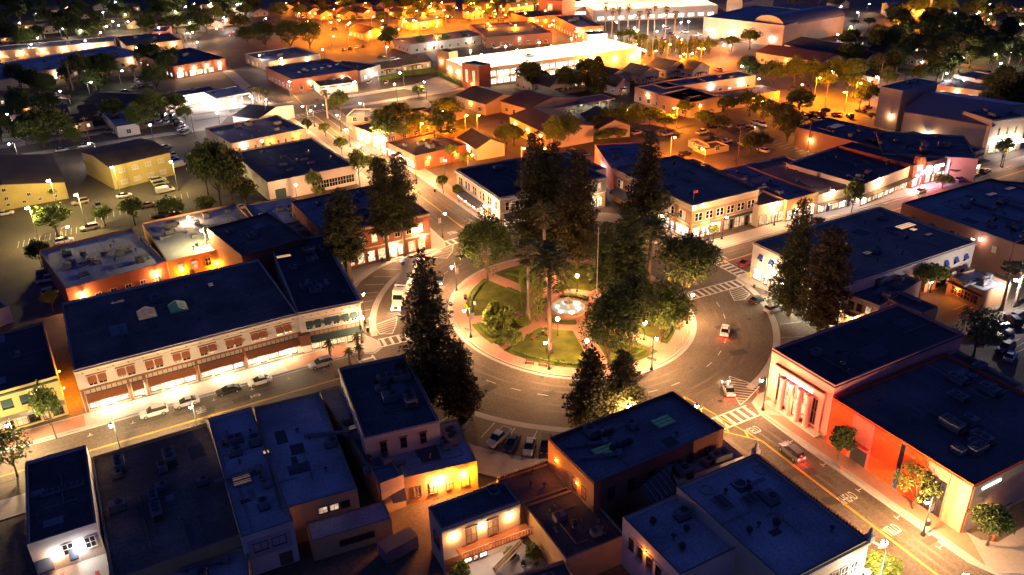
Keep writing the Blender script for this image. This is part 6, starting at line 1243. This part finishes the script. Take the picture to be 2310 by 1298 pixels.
b = Bd('carport', 'long lit carport sheltering parked cars', (1212, 252), (1388, 222), (1200, 238), 3., 'stucco_white', 'roof_grey', par=.15, z0=2.6, short='the lit carport')
for i in range(9): MB().box(-.08, .08, -.08, .08, 0, 2.6).build('post', 'trim_white', b.root, (b.L*(i+.2)/9, .3, 0))
for i in range(5): o = MB().box(-.5, .5, -.1, .1, 2.5, 2.58).build('strip_lamp', 'glow_cool', b.root, (b.L*(i+.5)/5, b.D*.5, 0)); point(o, (0, 0, 2.3), COOL, 700*PWR, .2)
for i in range(6): car('sedan', ('silver', 'black', 'white', 'navy', 'grey', 'white')[i], 1262+i*21, 243-i*3.6, 95, simple=True, desc=f'{("silver","black","white","navy","grey","white")[i]} car under the carport')
b = block('apartment_building', 'two-storey garden apartments with a long dark flat roof', (1432, 196), (1560, 232), (1480, 178), 6., 'stucco_tan', 'roof_grey', 'the garden apartments', 0, ('glass_dark', 'lit_dim'), 2, (WARM, 'glow_warm'), 26, 400); b = block('apartment_building', 'front wing of the garden apartments facing the orange car park', (1560, 232), (1632, 214), (1520, 205), 6., 'stucco_tan', 'roof_grey', None, 1, ('glass_dark', 'lit_dim'), 2, S_, 27, 900); block('apartment_building', 'rear wing of the garden apartments with a pale fascia', (1500, 199), (1705, 170), (1480, 185), 6., 'stucco_cream', 'roof_grey', None, 3, ('lit_cool', 'glass_dark', 'lit_dim'), 3, C_, 28, 700); block('apartment_building', 'right-hand low wing of the garden apartments', (1640, 222), (1760, 205), (1620, 205), 4.6, 'stucco_tan', 'roof_grey', None, 3, ('lit_dim',), 1, S_, 29, 700)
for i, (px, py, w, d, rz, g_, lit_) in enumerate(((1262, 212, 11, 13, 8, 'y', 0), (1312, 196, 10, 11, 8, 'y', 1), (1395, 192, 13, 12, 8, 'y', 1), (1465, 186, 12, 12, 8, 'y', 0), (1525, 172, 14, 12, 8, 'y', 0), (1405, 212, 8, 8, 8, 'y', 1), (1225, 205, 12, 12, 8, 'x', 0), (1580, 175, 11, 11, 8, 'y', 0))): house(px, py, w, d, rz, 4.0, ('stucco_tan', 'stucco_cream', 'stucco_grey')[i % 3], 'roof_shingle', g_, 2.8, 'dark steep-roofed house', lit_)
b = block('house', 'orange-lit gabled cottage among bushy trees', (1312, 258), (1350, 290), (1370, 245), 4., 'wood_wall', 'roof_shingle', 'the orange-lit cottage', 0, ('glass_dark', 'lit_warm'), 1, (WARM, 'glow_warm'), 30, 900, gable='x', rh=2.6)
block('wall_block', 'low pale L-shaped wall in the orange car park', (1553, 315), (1580, 330), (1560, 305), 2.4, 'stucco_cream', 'concrete', None, 0); block('wall_block', 'long low pale wall along the orange car park', (1592, 338), (1645, 328), (1590, 322), 2., 'stucco_cream', 'lot', None, 0)
# far right and top
b = Bd('arena_hall', 'big hall with arched roof ends in the upper right', (1588, 38), (1770, 58), (1690, 10), 11., 'stucco_tan', 'roof_metal', short='the arched hall'); b2 = b
for i in range(4): b.wlamp('F', b.L*(i+.5)/4, 4, COOL, 1300, 'glow_white', .5)
for nm, p0, p1, p2 in (('arched_wing', (1702, 50), (1768, 60), (1860, 30)), ('arched_wing', (1640, 5), (1675, 8), (1740, -10))):
    w = Bd(nm, 'arched-end wing '+('in front of' if p0[0] == 1702 else 'behind')+' the big hall', p0, p1, p2, 10., 'stucco_tan', 'roof_metal'); n = 12; v = MB()
    for i in range(n):
        a0, a1 = math.pi*i/n, math.pi*(i+1)/n; f = lambda a: (w.L/2-w.L/2*math.cos(a), 10+4.5*math.sin(a))
        (x0, z0), (x1, z1) = f(a0), f(a1); v.quad((x0, 0, z0), (x1, 0, z1), (x1, w.D, z1), (x0, w.D, z0)); v.add([(x0, 0, 10), (x1, 0, 10), (x1, 0, z1), (x0, 0, z0)], [(0, 1, 2, 3)], 1)
    v.build('vault', ['roof_metal', 'stucco_tan'], w.root); w.wlamp('F', w.L/2, 4, COOL, 1200, 'glow_white', .5)
b = block('hall', 'long grey hall with rows of wall lamps at the upper right', (1745, 48), (1880, 20), (1700, 22), 9., 'stucco_cream', 'roof_metal', None, 0, ('glass_dark',), 5, W_, 31, 2600)
b = Bd('parking_deck', 'white glaring parking deck along the top edge', (1340, 24), (1620, 12), (1600, -10), 7., 'stucco_white', 'concrete', par=.9, short='the top-edge deck')
for i in range(6):
    e = put('deck_lamp', cached('dl', None), b.roof, (b.L*(i+.5)/6, b.D*.5, b.rt)); point(e, (0, .3, 4.4), WHITE, 36000*PWR, .3)
b.row('F', 1, 4, 2, 12, None, None, 'stucco_white', ('lit_white',))
b = Bd('parking_deck', 'second glaring white parking deck left of the tall palms', (1250, 18), (1350, 14), (1345, 2), 6., 'stucco_white', 'concrete', par=.9)
for i in range(3): e = put('deck_lamp', cached('dl', None), b.roof, (b.L*(i+.5)/3, b.D*.5, b.rt)); point(e, (0, .3, 4.4), WHITE, 22000*PWR, .3)
b.row('F', 1, 4, 2, 6, None, None, 'stucco_white', ('lit_white',))
b = block('packing_house', 'long brick building with a tower and glowing windows near the top', (1190, 40), (1270, 32), (1165, 28), 8., 'brick_red', 'roof_dark', 'the brick depot', 3, ('lit_yellow',), 3, S_, 33, 4500); Bd('depot_tower', 'brick tower with a lit upper opening at the top edge', (1215, 0), (1268, 2), (1218, -12), 14., 'brick_red', 'roof_dark').row('F', 8, 3, 4, 1, 1, None, 'brick_tan', ('lit_warm',))
block('office_building', 'two-storey brick office with glowing corner', (1305, 62), (1362, 58), (1268, 36), 7.5, 'brick_red', 'roof_grey', 'the brick office', 6, ('lit_dim', 'lit_warm'), 3, (WARM, 'glow_warm'), 34, 2600)
b = block('hall', 'orange-lit hall with a small spire near the top right', (2010, 20), (2098, 20), (2000, 8), 6., 'stucco_orange', 'roof_grey', 'the spired hall', 0, ('lit_warm',), 2, S_, 35, 7000, gable='x', rh=2)
MB().box(-.6, .6, -.6, .6, 6, 12).lathe([(.9, 12), (.05, 16)], 0, 0, 6).build('spire', 'stucco_white', b.root, (b.L, 0, 0))
block('hall', 'long brown-roofed hall below the arched hall', (1706, 118), (1850, 140), (1735, 100), 5., 'stucco_tan', 'roof_tile', 'the brown long hall', 0, ('glass_dark',), 1, S_, 36, 900, gable='x', rh=2); block('hall', 'second dark long roof behind the brown long hall', (1770, 100), (1885, 122), (1810, 82), 5., 'stucco_tan', 'roof_shingle', None, 0, ('glass_dark',), 0, gable='x', rh=2.2); block('shed', 'pink-lit gable end behind the orange trees', (1872, 120), (1892, 118), (1868, 108), 4., 'stucco_pink_lit', 'roof_dark', None, 0)
block('motel', 'long low motel with lit doors right of the orange trees', (1860, 150), (1985, 178), (1890, 135), 4., 'stucco_tan', 'roof_shingle', 'the low motel', 0, ('lit_warm', 'glass_dark', 'lit_yellow'), 3, (WARM, 'glow_warm'), 37, 700)
block('school', 'white-walled dark-roofed building at the right above the theatre', (2152, 168), (2262, 190), (2192, 158), 5.6, 'stucco_white', 'roof_dark', 'the white right-hand school', 2, ('lit_dim',), 2, C_, 38, 900); block('school', 'low dark-roofed wing behind the theatre tower', (2108, 190), (2215, 205), (2150, 172), 4.6, 'stucco_cream', 'roof_dark', None, 2, ('lit_yellow', 'glass_dark'), 1, (WARM, 'glow_warm'), 39, 400); b = block('shelter', 'small bright blue shelter roof behind the theatre hall', (2215, 212), (2262, 222), (2245, 205), 3.6, 'stucco_white', 'awning_blue', None, 0, ('lit_white',), 2, C_, 40, 500); block('school', 'narrow blue-roofed corridor next to the theatre tower', (2105, 212), (2185, 232), (2130, 205), 4.2, 'stucco_cream', 'roof_pale', None, 2)
# far houses in the dark quarters
hr = random.Random(4)
for px, py in ((130, 66), (200, 62), (60, 62), (95, 82), (320, 55), (350, 52), (420, 50), (480, 36), (545, 20), (300, 20), (240, 14), (120, 28), (40, 22), (180, 38), (150, 100), (10, 90), (60, 250), (130, 268), (170, 290), (40, 290), (100, 240), (20, 225), (150, 230), (215, 262), (480, 22), (600, 28), (660, 18), (500, 55), (525, 48)):
    house(px, py+6, hr.uniform(9, 14), hr.uniform(8, 11), hr.choice((2, 92)), 3.2, hr.choice(('stucco_tan', 'stucco_cream', 'wood_wall')), 'roof_shingle', 'x', 2., 'dark-roofed cottage', hr.choice((0, 0, 1, 1, 2)))
for px, py in ((1930, 95), (1985, 100), (2040, 95), (2090, 112), (2150, 128), (1960, 132), (2010, 122), (2290, 205), (2300, 110), (2240, 90), (2170, 60), (2260, 50), (2120, 30), (2300, 20), (1900, 10), (2080, 140), (2295, 240)):
    house(px, py+6, hr.uniform(10, 15), hr.uniform(8, 11), hr.choice((4, 94)), 3.2, hr.choice(('stucco_tan', 'stucco_cream', 'wood_wall')), 'roof_shingle', 'x', 2.2, 'dark-roofed cottage', hr.choice((0, 0, 1, 1, 2)))
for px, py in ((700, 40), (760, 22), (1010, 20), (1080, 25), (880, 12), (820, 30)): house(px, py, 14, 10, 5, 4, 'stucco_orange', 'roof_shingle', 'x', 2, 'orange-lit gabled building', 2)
# ================================================================ trees further off
for k, px, py, ty, r_ in (('broad2', 912, 322, 276, 3.6), ('broad1', 885, 318, 288, 2.8), ('broad2', 1142, 345, 278, 4.), ('broad3', 1160, 330, 285, 4.), ('cypress', 1347, 212, 128, 3.2), ('cypress', 1333, 208, 150, 2.2), ('broad2', 945, 222, 192, 2.6), ('broad3', 770, 262, 205, 3.8), ('broad3', 752, 258, 222, 3.), ('big1', 600, 108, 40, 8), ('big1', 655, 112, 38, 8), ('big1', 700, 108, 40, 8), ('big1', 560, 100, 55, 7), ('big1', 880, 105, 55, 5.5), ('broad3', 870, 108, 75, 4), ('broad1', 950, 112, 80, 2.4), ('broad1', 1005, 106, 76, 2.2), ('broad1', 1050, 100, 76, 2.2),
   ('big2', 1280, 330, 255, 5.5), ('big2', 1250, 345, 262, 4.5), ('big2', 1370, 300, 240, 4.5), ('big2', 1400, 298, 235, 4.5), ('big2', 1430, 295, 235, 4.5), ('broad2', 1465, 285, 240, 4.5), ('broad2', 1340, 305, 262, 3.8), ('broad2', 1500, 295, 255, 3.8), ('broad4', 1395, 320, 290, 3.5), ('broad2', 1360, 325, 292, 3.4), ('broad2', 1545, 265, 225, 3.4), ('broad2', 1590, 290, 250, 4.2), ('broad3', 1620, 300, 262, 4.), ('broad2', 1640, 262, 215, 4.4), ('broad2', 1690, 262, 205, 5), ('big1', 1720, 278, 215, 5.5), ('big1', 1775, 320, 238, 5.5), ('big1', 1765, 290, 225, 5), ('broad2', 1800, 270, 195, 5),
   ('broad3', 1710, 345, 300, 4.2), ('broad3', 1690, 350, 308, 3.6), ('broad1', 1860, 265, 243, 1.8), ('broad1', 1835, 265, 250, 2.0), ('broad1', 1965, 270, 255, 1.8), ('broad2', 1938, 250, 198, 3.6), ('broad2', 1960, 240, 190, 3.4), ('broad4', 1985, 335, 305, 3.4),
   ('big2', 1740, 195, 135, 6), ('big2', 1790, 192, 128, 6), ('big2', 1830, 190, 135, 6), ('big2', 1880, 190, 130, 6), ('big2', 1910, 195, 140, 6), ('big2', 1700, 180, 140, 5), ('big1', 1685, 175, 120, 5), ('big2', 1860, 205, 160, 5), ('broad2', 1935, 215, 175, 4),
   ('broad2', 1690, 112, 65, 5.5), ('broad2', 1650, 115, 80, 4), ('broad2', 1600, 122, 88, 4), ('broad2', 1575, 118, 90, 4), ('broad2', 1535, 122, 95, 3.6), ('broad2', 1490, 120, 92, 3.6), ('broad2', 1445, 105, 75, 4), ('broad2', 1420, 95, 65, 4), ('broad2', 1400, 92, 70, 3.6), ('broad1', 1565, 150, 128, 2.4), ('broad2', 1775, 92, 62, 3.4), ('broad2', 1835, 85, 52, 3.4), ('broad2', 1880, 70, 40, 4), ('broad2', 1960, 60, 40, 4), ('broad4', 1925, 62, 42, 3), ('big1', 2020, 60, 15, 6), ('broad2', 1980, 78, 55, 3.6), ('broad3', 1920, 90, 65, 4.5), ('broad3', 1985, 95, 68, 4.5), ('broad3', 2045, 80, 48, 4.5)):
    T(k, px, py, ty, r_, {'broad1': 'small leafy tree', 'broad2': 'leafy tree', 'broad3': 'dark bushy tree', 'broad4': 'bright green tree', 'big1': 'large dark tree', 'big2': 'large leafy tree', 'cypress': 'tall dark conifer'}[k])
tr_ = random.Random(9)
for x0, x1, y0, y1, n in ((0, 120, 180, 330, 16), (100, 330, 165, 215, 9), (0, 560, 8, 70, 44), (0, 130, 80, 105, 5), (540, 760, 5, 40, 12), (1990, 2310, 30, 150, 60), (1900, 2140, 110, 190, 22), (2140, 2310, 80, 250, 20), (2050, 2310, 0, 40, 16), (150, 560, 30, 80, 22), (330, 420, 120, 200, 6), (1190, 1330, 175, 215, 5), (860, 1060, 262, 330, 7), (1650, 2000, -10, 12, 10), (760, 1150, 0, 20, 12), (240, 420, 250, 300, 6), (60, 200, 300, 330, 4)):
    for i in range(n):
        px, py = tr_.uniform(x0, x1), tr_.uniform(y0, y1); k = tr_.choice(('big1', 'broad3', 'broad5', 'big2', 'broad3')); far = py < 150
        p = X(px, py+10); H_ = tr_.uniform(7, 13); plant(k, p.x, p.y, H_, H_*tr_.uniform(.42, .6), 'dark background tree')
for px, py, ty in ((165, 205, 140), (218, 205, 165), (325, 195, 125), (335, 190, 140), (310, 200, 150), (610, 270, 205), (575, 255, 200), (590, 262, 200), (740, 268, 208), (2115, 165, 110), (2160, 175, 100), (1985, 185, 130), (2020, 170, 125), (2290, 130, 85), (2275, 145, 95), (1500, 92, 20), (1460, 95, 25), (1520, 100, 30), (1475, 80, 12), (1415, 92, 15), (1395, 85, 20), (1440, 100, 30), (1365, 85, 12), (1380, 90, 22)): T('skinnypalm', px, py, ty, 2.2, 'tall thin palm')
for i in range(16):
    p = X(1400+i*13, 122+ (i % 3)*3); plant('cypress', p.x, p.y, 9, 1.0, 'slim car park cypress')
# ================================================================ further lamps
for px, py, w in ((1585, 336, 5200), (1413, 248, 4200), (1522, 310, 5200), (1720, 229, 5200), (1850, 176, 6000), (1810, 191, 6000), (1942, 188, 6000), (1905, 208, 6500), (1521, 244, 5200), (1000, 251, 5200), (952, 279, 2600), (1080, 260, 2600), (1053, 260, 2600), (1512, 100, 5200), (1588, 110, 5200), (1543, 122, 4000), (1535, 127, 4000), (2130, 30, 9000), (2030, 57, 6500), (2060, 25, 9000), (1228, 335, 3200), (1182, 335, 2600), (1065, 350, 2600)): cobra(px, py, tr_.choice((0, 90, 180, 270)), 8, w*3.0, desc='orange street light')
for px, py in ((745, 33), (765, 46), (785, 55), (842, 38), (830, 25), (863, 47), (915, 18), (955, 30), (980, 25), (1002, 23), (1030, 18), (1055, 28), (1075, 20), (1100, 12), (1118, 32), (1140, 34), (1152, 20), (1062, 8), (910, 50), (835, 72), (985, 60), (752, 82), (1090, 26), (1185, 30), (1230, 24), (860, 28), (940, 25), (1010, 37), (1170, 12), (720, 60), (790, 78), (900, 66), (700, 70), (1130, 15)): cobra(px, py, 0, 8, 6200, desc='orange yard lamp')
for px, py, w, c in ((70, 100, 9000, 1), (192, 92, 9000, 1), (20, 325, 5200, 1), (15, 258, 2600, 1), (338, 282, 4200, 1), (200, 324, 3200, 1), (135, 206, 2600, 1), (205, 186, 2600, 1), (275, 160, 2200, 1), (232, 28, 2600, 1), (268, 22, 2600, 1), (85, 86, 2000, 1), (445, 95, 9000, 0), (428, 52, 3000, 1), (420, 38, 3000, 1), (565, 217, 9000, 1), (490, 255, 9000, 1), (600, 42, 2600, 1), (585, 125, 2400, 1), (635, 132, 3000, 0), (653, 185, 4200, 0), (600, 225, 4200, 0), (682, 240, 3600, 0), (985, 86, 2600, 1), (873, 106, 4200, 1), (728, 112, 2600, 1), (800, 185, 3000, 1), (890, 190, 5200, 0), (957, 185, 5200, 0), (902, 165, 4000, 0), (845, 168, 2600, 0), (812, 233, 3600, 0), (2282, 118, 5200, 1), (2140, 144, 4200, 1), (2136, 166, 4200, 1), (1978, 174, 4200, 1), (2258, 143, 2600, 1), (2292, 632, 9000, 1), (2265, 265, 5200, 0), (2302, 55, 2200, 1), (2040, 20, 3600, 1), (1898, 15, 4200, 1), (1935, 28, 4200, 1), (1920, 60, 3600, 1), (1890, 78, 3200, 1), (1390, 50, 5200, 1), (1432, 35, 5200, 1), (1500, 34, 5200, 1), (1536, 32, 5200, 1), (1592, 52, 5200, 1), (1388, 82, 3200, 0), (1455, 115, 3600, 0), (1633, 102, 3600, 1), (1673, 150, 3600, 1), (1712, 178, 1600, 1), (1760, 70, 2600, 1), (505, 40, 2600, 1), (470, 12, 3600, 1), (380, 10, 3600, 1), (260, 5, 2200, 1), (240, 60, 2000, 1), (1245, 56, 3200, 0), (1302, 65, 3200, 0), (1345, 130, 2000, 0), (1450, 112, 3200, 0), (2080, 140, 900, 1), (152, 512, 1600, 0), (425, 490, 1800, 0), (590, 318, 1400, 0), (2212, 540, 120, 0)):
    cobra(px, py, tr_.choice((0, 90, 180, 270)), 7, w*(.35 if c else .8), COOL if c else WHITE, 'glow_cool' if c else 'glow_white', desc='white street light' if not c else 'cool white street light')
for px, py in ((1432, 65), (1497, 60), (1536, 52), (1554, 50), (1594, 68), (1600, 60), (1648, 72), (1482, 72), (1528, 85), (1438, 70)): twin_lot(px, py, 6, 2600, COOL, 'glow_cool', 'tall white car park lamp')
lr = random.Random(77)
for i in range(46):
    px, py = lr.uniform(640, 1260), lr.uniform(2, 62); cobra(px, py, 0, 7, 4200, desc='orange yard lamp')
for i in range(18): cobra(lr.uniform(1270, 1700), lr.uniform(70, 135), 0, 7, 9000, desc='orange street light')
for i in range(30): cobra(lr.uniform(0, 560), lr.uniform(5, 75), 0, 6, 1800, (1, .6, .3) if i % 2 else COOL, 'glow_warm' if i % 2 else 'glow_cool', desc='small distant street light')
for i in range(22): cobra(lr.uniform(1960, 2310), lr.uniform(5, 130), 0, 6, 1500, (1, .6, .3), 'glow_warm', desc='small distant street light')
for i in range(34): house(lr.uniform(640, 1230), lr.uniform(2, 40), lr.uniform(9, 18), 9, lr.choice((5, 95)), lr.uniform(3, 5), lr.choice(('stucco_tan', 'stucco_orange', 'stucco_cream')), 'roof_shingle', 'x', 2, 'small yard building', lr.choice((0, 0, 1)))
for i in range(40): p = X(lr.uniform(640, 1260), lr.uniform(8, 60)); plant(lr.choice(('broad1', 'broad2', 'broad5')), p.x, p.y, lr.uniform(5, 9), None, 'orange-lit yard tree')
cr_ = random.Random(31)
for x0, x1, y0, y1, n in ((1560, 1780, 265, 350, 9), (150, 420, 440, 520, 7), (1820, 1960, 215, 270, 7), (2150, 2300, 700, 790, 5), (650, 1150, 30, 70, 14), (1430, 1640, 70, 100, 9), (100, 330, 176, 200, 5), (0, 240, 110, 118, 5), (960, 1080, 290, 330, 5), (1240, 1330, 330, 350, 3)):
    for i in range(n): c_ = cr_.choice(('white', 'silver', 'black', 'grey', 'navy', 'tan', 'red')); k_ = cr_.choice(('sedan', 'suv', 'sedan', 'pickup')); car(k_, c_, cr_.uniform(x0, x1), cr_.uniform(y0, y1), cr_.choice((5, 95, 185, 275)), simple=True, desc=f'parked {c_} {"car" if k_ == "sedan" else k_}')
def fence(px0, py0, px1, py1, desc='low board fence'):
    a, b = X(px0, py0), X(px1, py1); d = b-a; L = d.length; e = empty('fence', (a.x, a.y, 0), math.atan2(d.y, d.x)); n = max(2, int(L/2.4))
    for z in (.4, 1.3): MB().box(0, L, -.03, .03, z, z+.12).build('rail', 'wood', e)
    for i in range(n+1): put('post', cached('fpost', lambda: MB().box(-.07, .07, -.07, .07, 0, 1.7).mesh('post', 'wood')), e, (L*i/n, 0, 0))
    for i in range(n): put('board_panel', cached(('fpan', round(L/n, 1)), lambda: MB().box(.08, L/n-.08, -.05, -.03, .1, 1.6).mesh('board_panel', 'wood')), e, (L*i/n, 0, 0))
    auto(e, desc, 'fence', 'board fences', (a+b)/2)
for q in ((20, 300, 120, 285), (130, 285, 230, 270), (60, 235, 160, 222), (870, 262, 960, 250), (985, 320, 1060, 300), (1190, 262, 1240, 285), (1260, 215, 1330, 203), (1345, 203, 1430, 190), (1900, 128, 1980, 140), (2000, 150, 2080, 160), (2160, 150, 2260, 165), (240, 300, 330, 292), (0, 60, 120, 52), (200, 50, 330, 42)): fence(*q)
# flood lamps for the west car park (on tall grey poles) and the lit avenues
for px, py, w in ((108, 408, 3600), (252, 378, 3600), (385, 365, 3600), (455, 520, 4600), (170, 440, 4600), (60, 470, 4600)): cobra(px, py, 250, 10, w, (1, .72, .25), 'glow_warm', 'pale car park light pole')
for px, py in ((808, 330), (850, 300), (905, 400), (760, 260), (930, 372), (700, 250), (880, 345), (780, 292)): street_lamp(px, py, 200, watts=7500, banner=False, desc='dark street lamp on the north street')
for px, py in ((1640, 490), (1760, 460), (1880, 430), (1990, 405), (2090, 385), (2180, 360), (2280, 335)): street_lamp(px, py, 270, watts=1900, banner=False, desc='dark street lamp on the east avenue')
for px, py in ((395, 790), (430, 918), (80, 880), (15, 960), (250, 960)): street_lamp(px, py, 250, watts=5200, col=(1, .68, .34), banner=False, desc='dark street lamp on the west avenue')
street_lamp(2092, 1128, 180, 7, 8500, banner=True, desc='street lamp on the south street'); cobra(1996, 1224, 45, 8, 6000, WHITE, 'glow_white', 'street lamp over the south crossing'); cobra(2180, 1300, 90, 8, 3600, (1, .8, .5), 'glow_warm', 'street lamp past the bottom right corner')
cobra(1957, 1290, 0, 6, 1600, COOL, 'glow_cool', 'small white lamp in the bottom right tree')
for px, py, H_ in ((440, 310, 12), (528, 560, 8), (1665, 355, 11), (605, 285, 11), (205, 330, 11), (1820, 350, 12), (1860, 245, 11), (1655, 420, 9)): utility_pole(px, py, H_)
# traffic lights at the north crossing
def traffic_light(px, py, rz, glow, desc):
    p = X(px, py); e = empty('traffic_light', (p.x, p.y, 0), R(rz)); put('pole', cached('tfp', lambda: MB().cyl(0, 0, 0, 5.5, .1, .08, 8).mesh('pole', 'pole_grey')), e); put('mast_arm', cached('tfa', lambda: MB().tube([(0, 0, 5.2), (6, 0, 5.7)], [.08, .05], 6).mesh('mast_arm', 'pole_grey')), e)
    for x in (2.5, 5.8, 0): h_ = put('signal_head', cached('tfh', lambda: MB().box(-.2, .2, -.15, .15, -.6, .6).mesh('signal_head', 'trim_dark')), e, (x, -.15, 5.1 if x else 3.4)); put('signal_lamp', cached(('tfl', glow), lambda: MB().sphere((0, -.18, 0), .17, 8, 5).mesh('signal_lamp', glow)), h_, (0, 0, -.35 if glow == 'glow_green' else .35))
    auto(e, desc, 'traffic light', 'traffic lights', p)
traffic_light(700, 268, 0, 'glow_green', 'green traffic light on a mast'); traffic_light(618, 245, 200, 'glow_green', 'green traffic light on a mast'); traffic_light(750, 250, 180, 'glow_red', 'red traffic light on a mast'); traffic_light(445, 110, 180, 'glow_red', 'red traffic light on a mast'); traffic_light(520, 95, 0, 'glow_red', 'red traffic light on a mast')
# ================================================================ further cars
for k, c, px, py, rz in (('sedan', 'white', 280, 441, 5), ('van', 'white', 373, 430, 10), ('suv', 'white', 357, 406, 5), ('suv', 'tan', 363, 414, 5), ('sedan', 'black', 366, 420, 5), ('sedan', 'white', 12, 481, 0), ('suv', 'white', 145, 544, 4), ('pickup', 'white', 108, 630, 4), ('suv', 'grey', 105, 618, 4), ('suv', 'silver', 118, 658, 4), ('sedan', 'white', 545, 467, 4), ('sedan', 'white', 390, 348, 95), ('sedan', 'white', 388, 358, 30), ('suv', 'blue', 398, 364, 20), ('van', 'white', 407, 372, 15), ('sedan', 'white', 372, 332, 8), ('sedan', 'silver', 190, 329, 2), ('sedan', 'silver', 140, 338, 4), ('van', 'white', 465, 345, 90), ('sedan', 'silver', 236, 212, 2), ('suv', 'black', 285, 208, 2), ('sedan', 'white', 315, 192, 90), ('sedan', 'white', 340, 190, 90), ('sedan', 'silver', 268, 297, 4), ('pickup', 'grey', 243, 297, 4), ('sedan', 'silver', 292, 297, 4)): car(k, c, px, py, rz, simple=True)
for i in range(9): car(('sedan', 'suv', 'sedan')[i % 3], ('black', 'white', 'silver', 'navy')[i % 4], 345+i*6.5, 250+(i % 3)*12, 60, simple=True, desc=f'{("black","white","silver","navy")[i%4]} car in the used-car lot')
for i in range(8): car(('sedan', 'suv')[i % 2], ('black', 'grey', 'white')[i % 3], 392+i*4, 268+i*4.5, 40, simple=True, desc=f'{("black","grey","white")[i%3]} car in the used-car lot')
for k, c, px, py, rz, hd in (('sedan', 'black', 1846, 496, 8, 0), ('sedan', 'white', 2076, 431, 185, 1), ('sedan', 'silver', 2165, 404, 8, 0), ('sedan', 'black', 2195, 395, 8, 0), ('suv', 'black', 2222, 387, 8, 0), ('sedan', 'silver', 2279, 803, 20, 0), ('suv', 'navy', 2285, 722, 60, 0), ('sedan', 'black', 2268, 735, 60, 0), ('sedan', 'navy', 2118, 738, 60, 0), ('sedan', 'black', 1690, 289, 5, 1), ('suv', 'grey', 1675, 286, 5, 0), ('sedan', 'white', 1640, 318, 5, 0), ('sedan', 'tan', 1437, 299, 5, 0), ('sedan', 'silver', 1505, 302, 5, 0), ('suv', 'black', 1545, 347, 5, 0), ('sedan', 'red', 1620, 157, 95, 0), ('sedan', 'tan', 1588, 163, 95, 0), ('sedan', 'black', 1562, 155, 95, 0), ('sedan', 'black', 860, 129, 5, 0), ('suv', 'silver', 892, 134, 5, 0), ('sedan', 'grey', 815, 178, 60, 0), ('sedan', 'white', 832, 185, 60, 0), ('sedan', 'silver', 872, 185, 60, 0), ('sedan', 'white', 1120, 107, 5, 0), ('suv', 'silver', 1505, 65, 5, 0), ('sedan', 'white', 1815, 262, 60, 0), ('suv', 'black', 1918, 262, 60, 0), ('sedan', 'black', 2232, 163, 20, 0), ('sedan', 'white', 2110, 158, 20, 0), ('sedan', 'grey', 1180, 545, 200, 0)): car(k, c, px, py, rz, simple=True, head=bool(hd))
for i in range(4): car('sedan', ('grey', 'black', 'silver', 'navy')[i], 775+i*15, 112-i*2.5, 60, simple=True, desc=f'{("grey","black","silver","navy")[i]} car in the yard lot')
e = car('sedan', 'grey', 0, 0, 5, 'parked car on the glowing garage top deck', z=7.3, xy=tuple(X(1195, 128, 7.3)), simple=True)
# ================================================================ labels that single each thing out
ORD = ['first', 'second', 'third', 'fourth', 'fifth', 'sixth', 'seventh', 'eighth', 'ninth', 'tenth', 'eleventh', 'twelfth']
def ordinal(i):
    if i < 12: return ORD[i]
    n = i+1; return f"{n}{'th' if 10 < n % 100 < 14 else {1: 'st', 2: 'nd', 3: 'rd'}.get(n % 10, 'th')}"
bucket = {}
for o, desc, cat, grp, xy, z in AUTO:
    px, py = proj(xy[0], xy[1], z)
    best = min(LAND, key=lambda l: (math.hypot(l[0][0]-xy[0], l[0][1]-xy[1])-l[2]*.7))
    lx, ly = proj(best[0][0], best[0][1], 3); dx, dy = px-lx, py-ly
    side = ('right of' if dx > 0 else 'left of') if abs(dx) > abs(dy)*1.2 else ('in front of' if dy > 0 else 'behind')
    bucket.setdefault((desc, side, best[1]), []).append((px, py, o, cat, grp))
for (desc, side, lm), items in bucket.items():
    items.sort(key=lambda t: t[0])
    for i, (px, py, o, cat, grp) in enumerate(items):
        lab = f'{desc} {side} {lm}'
        if len(items) > 1: lab += f', {ordinal(i)} from left' if i < len(items)-1 or len(items) > 2 else ', the right one'
        tag(o, lab, cat, grp)
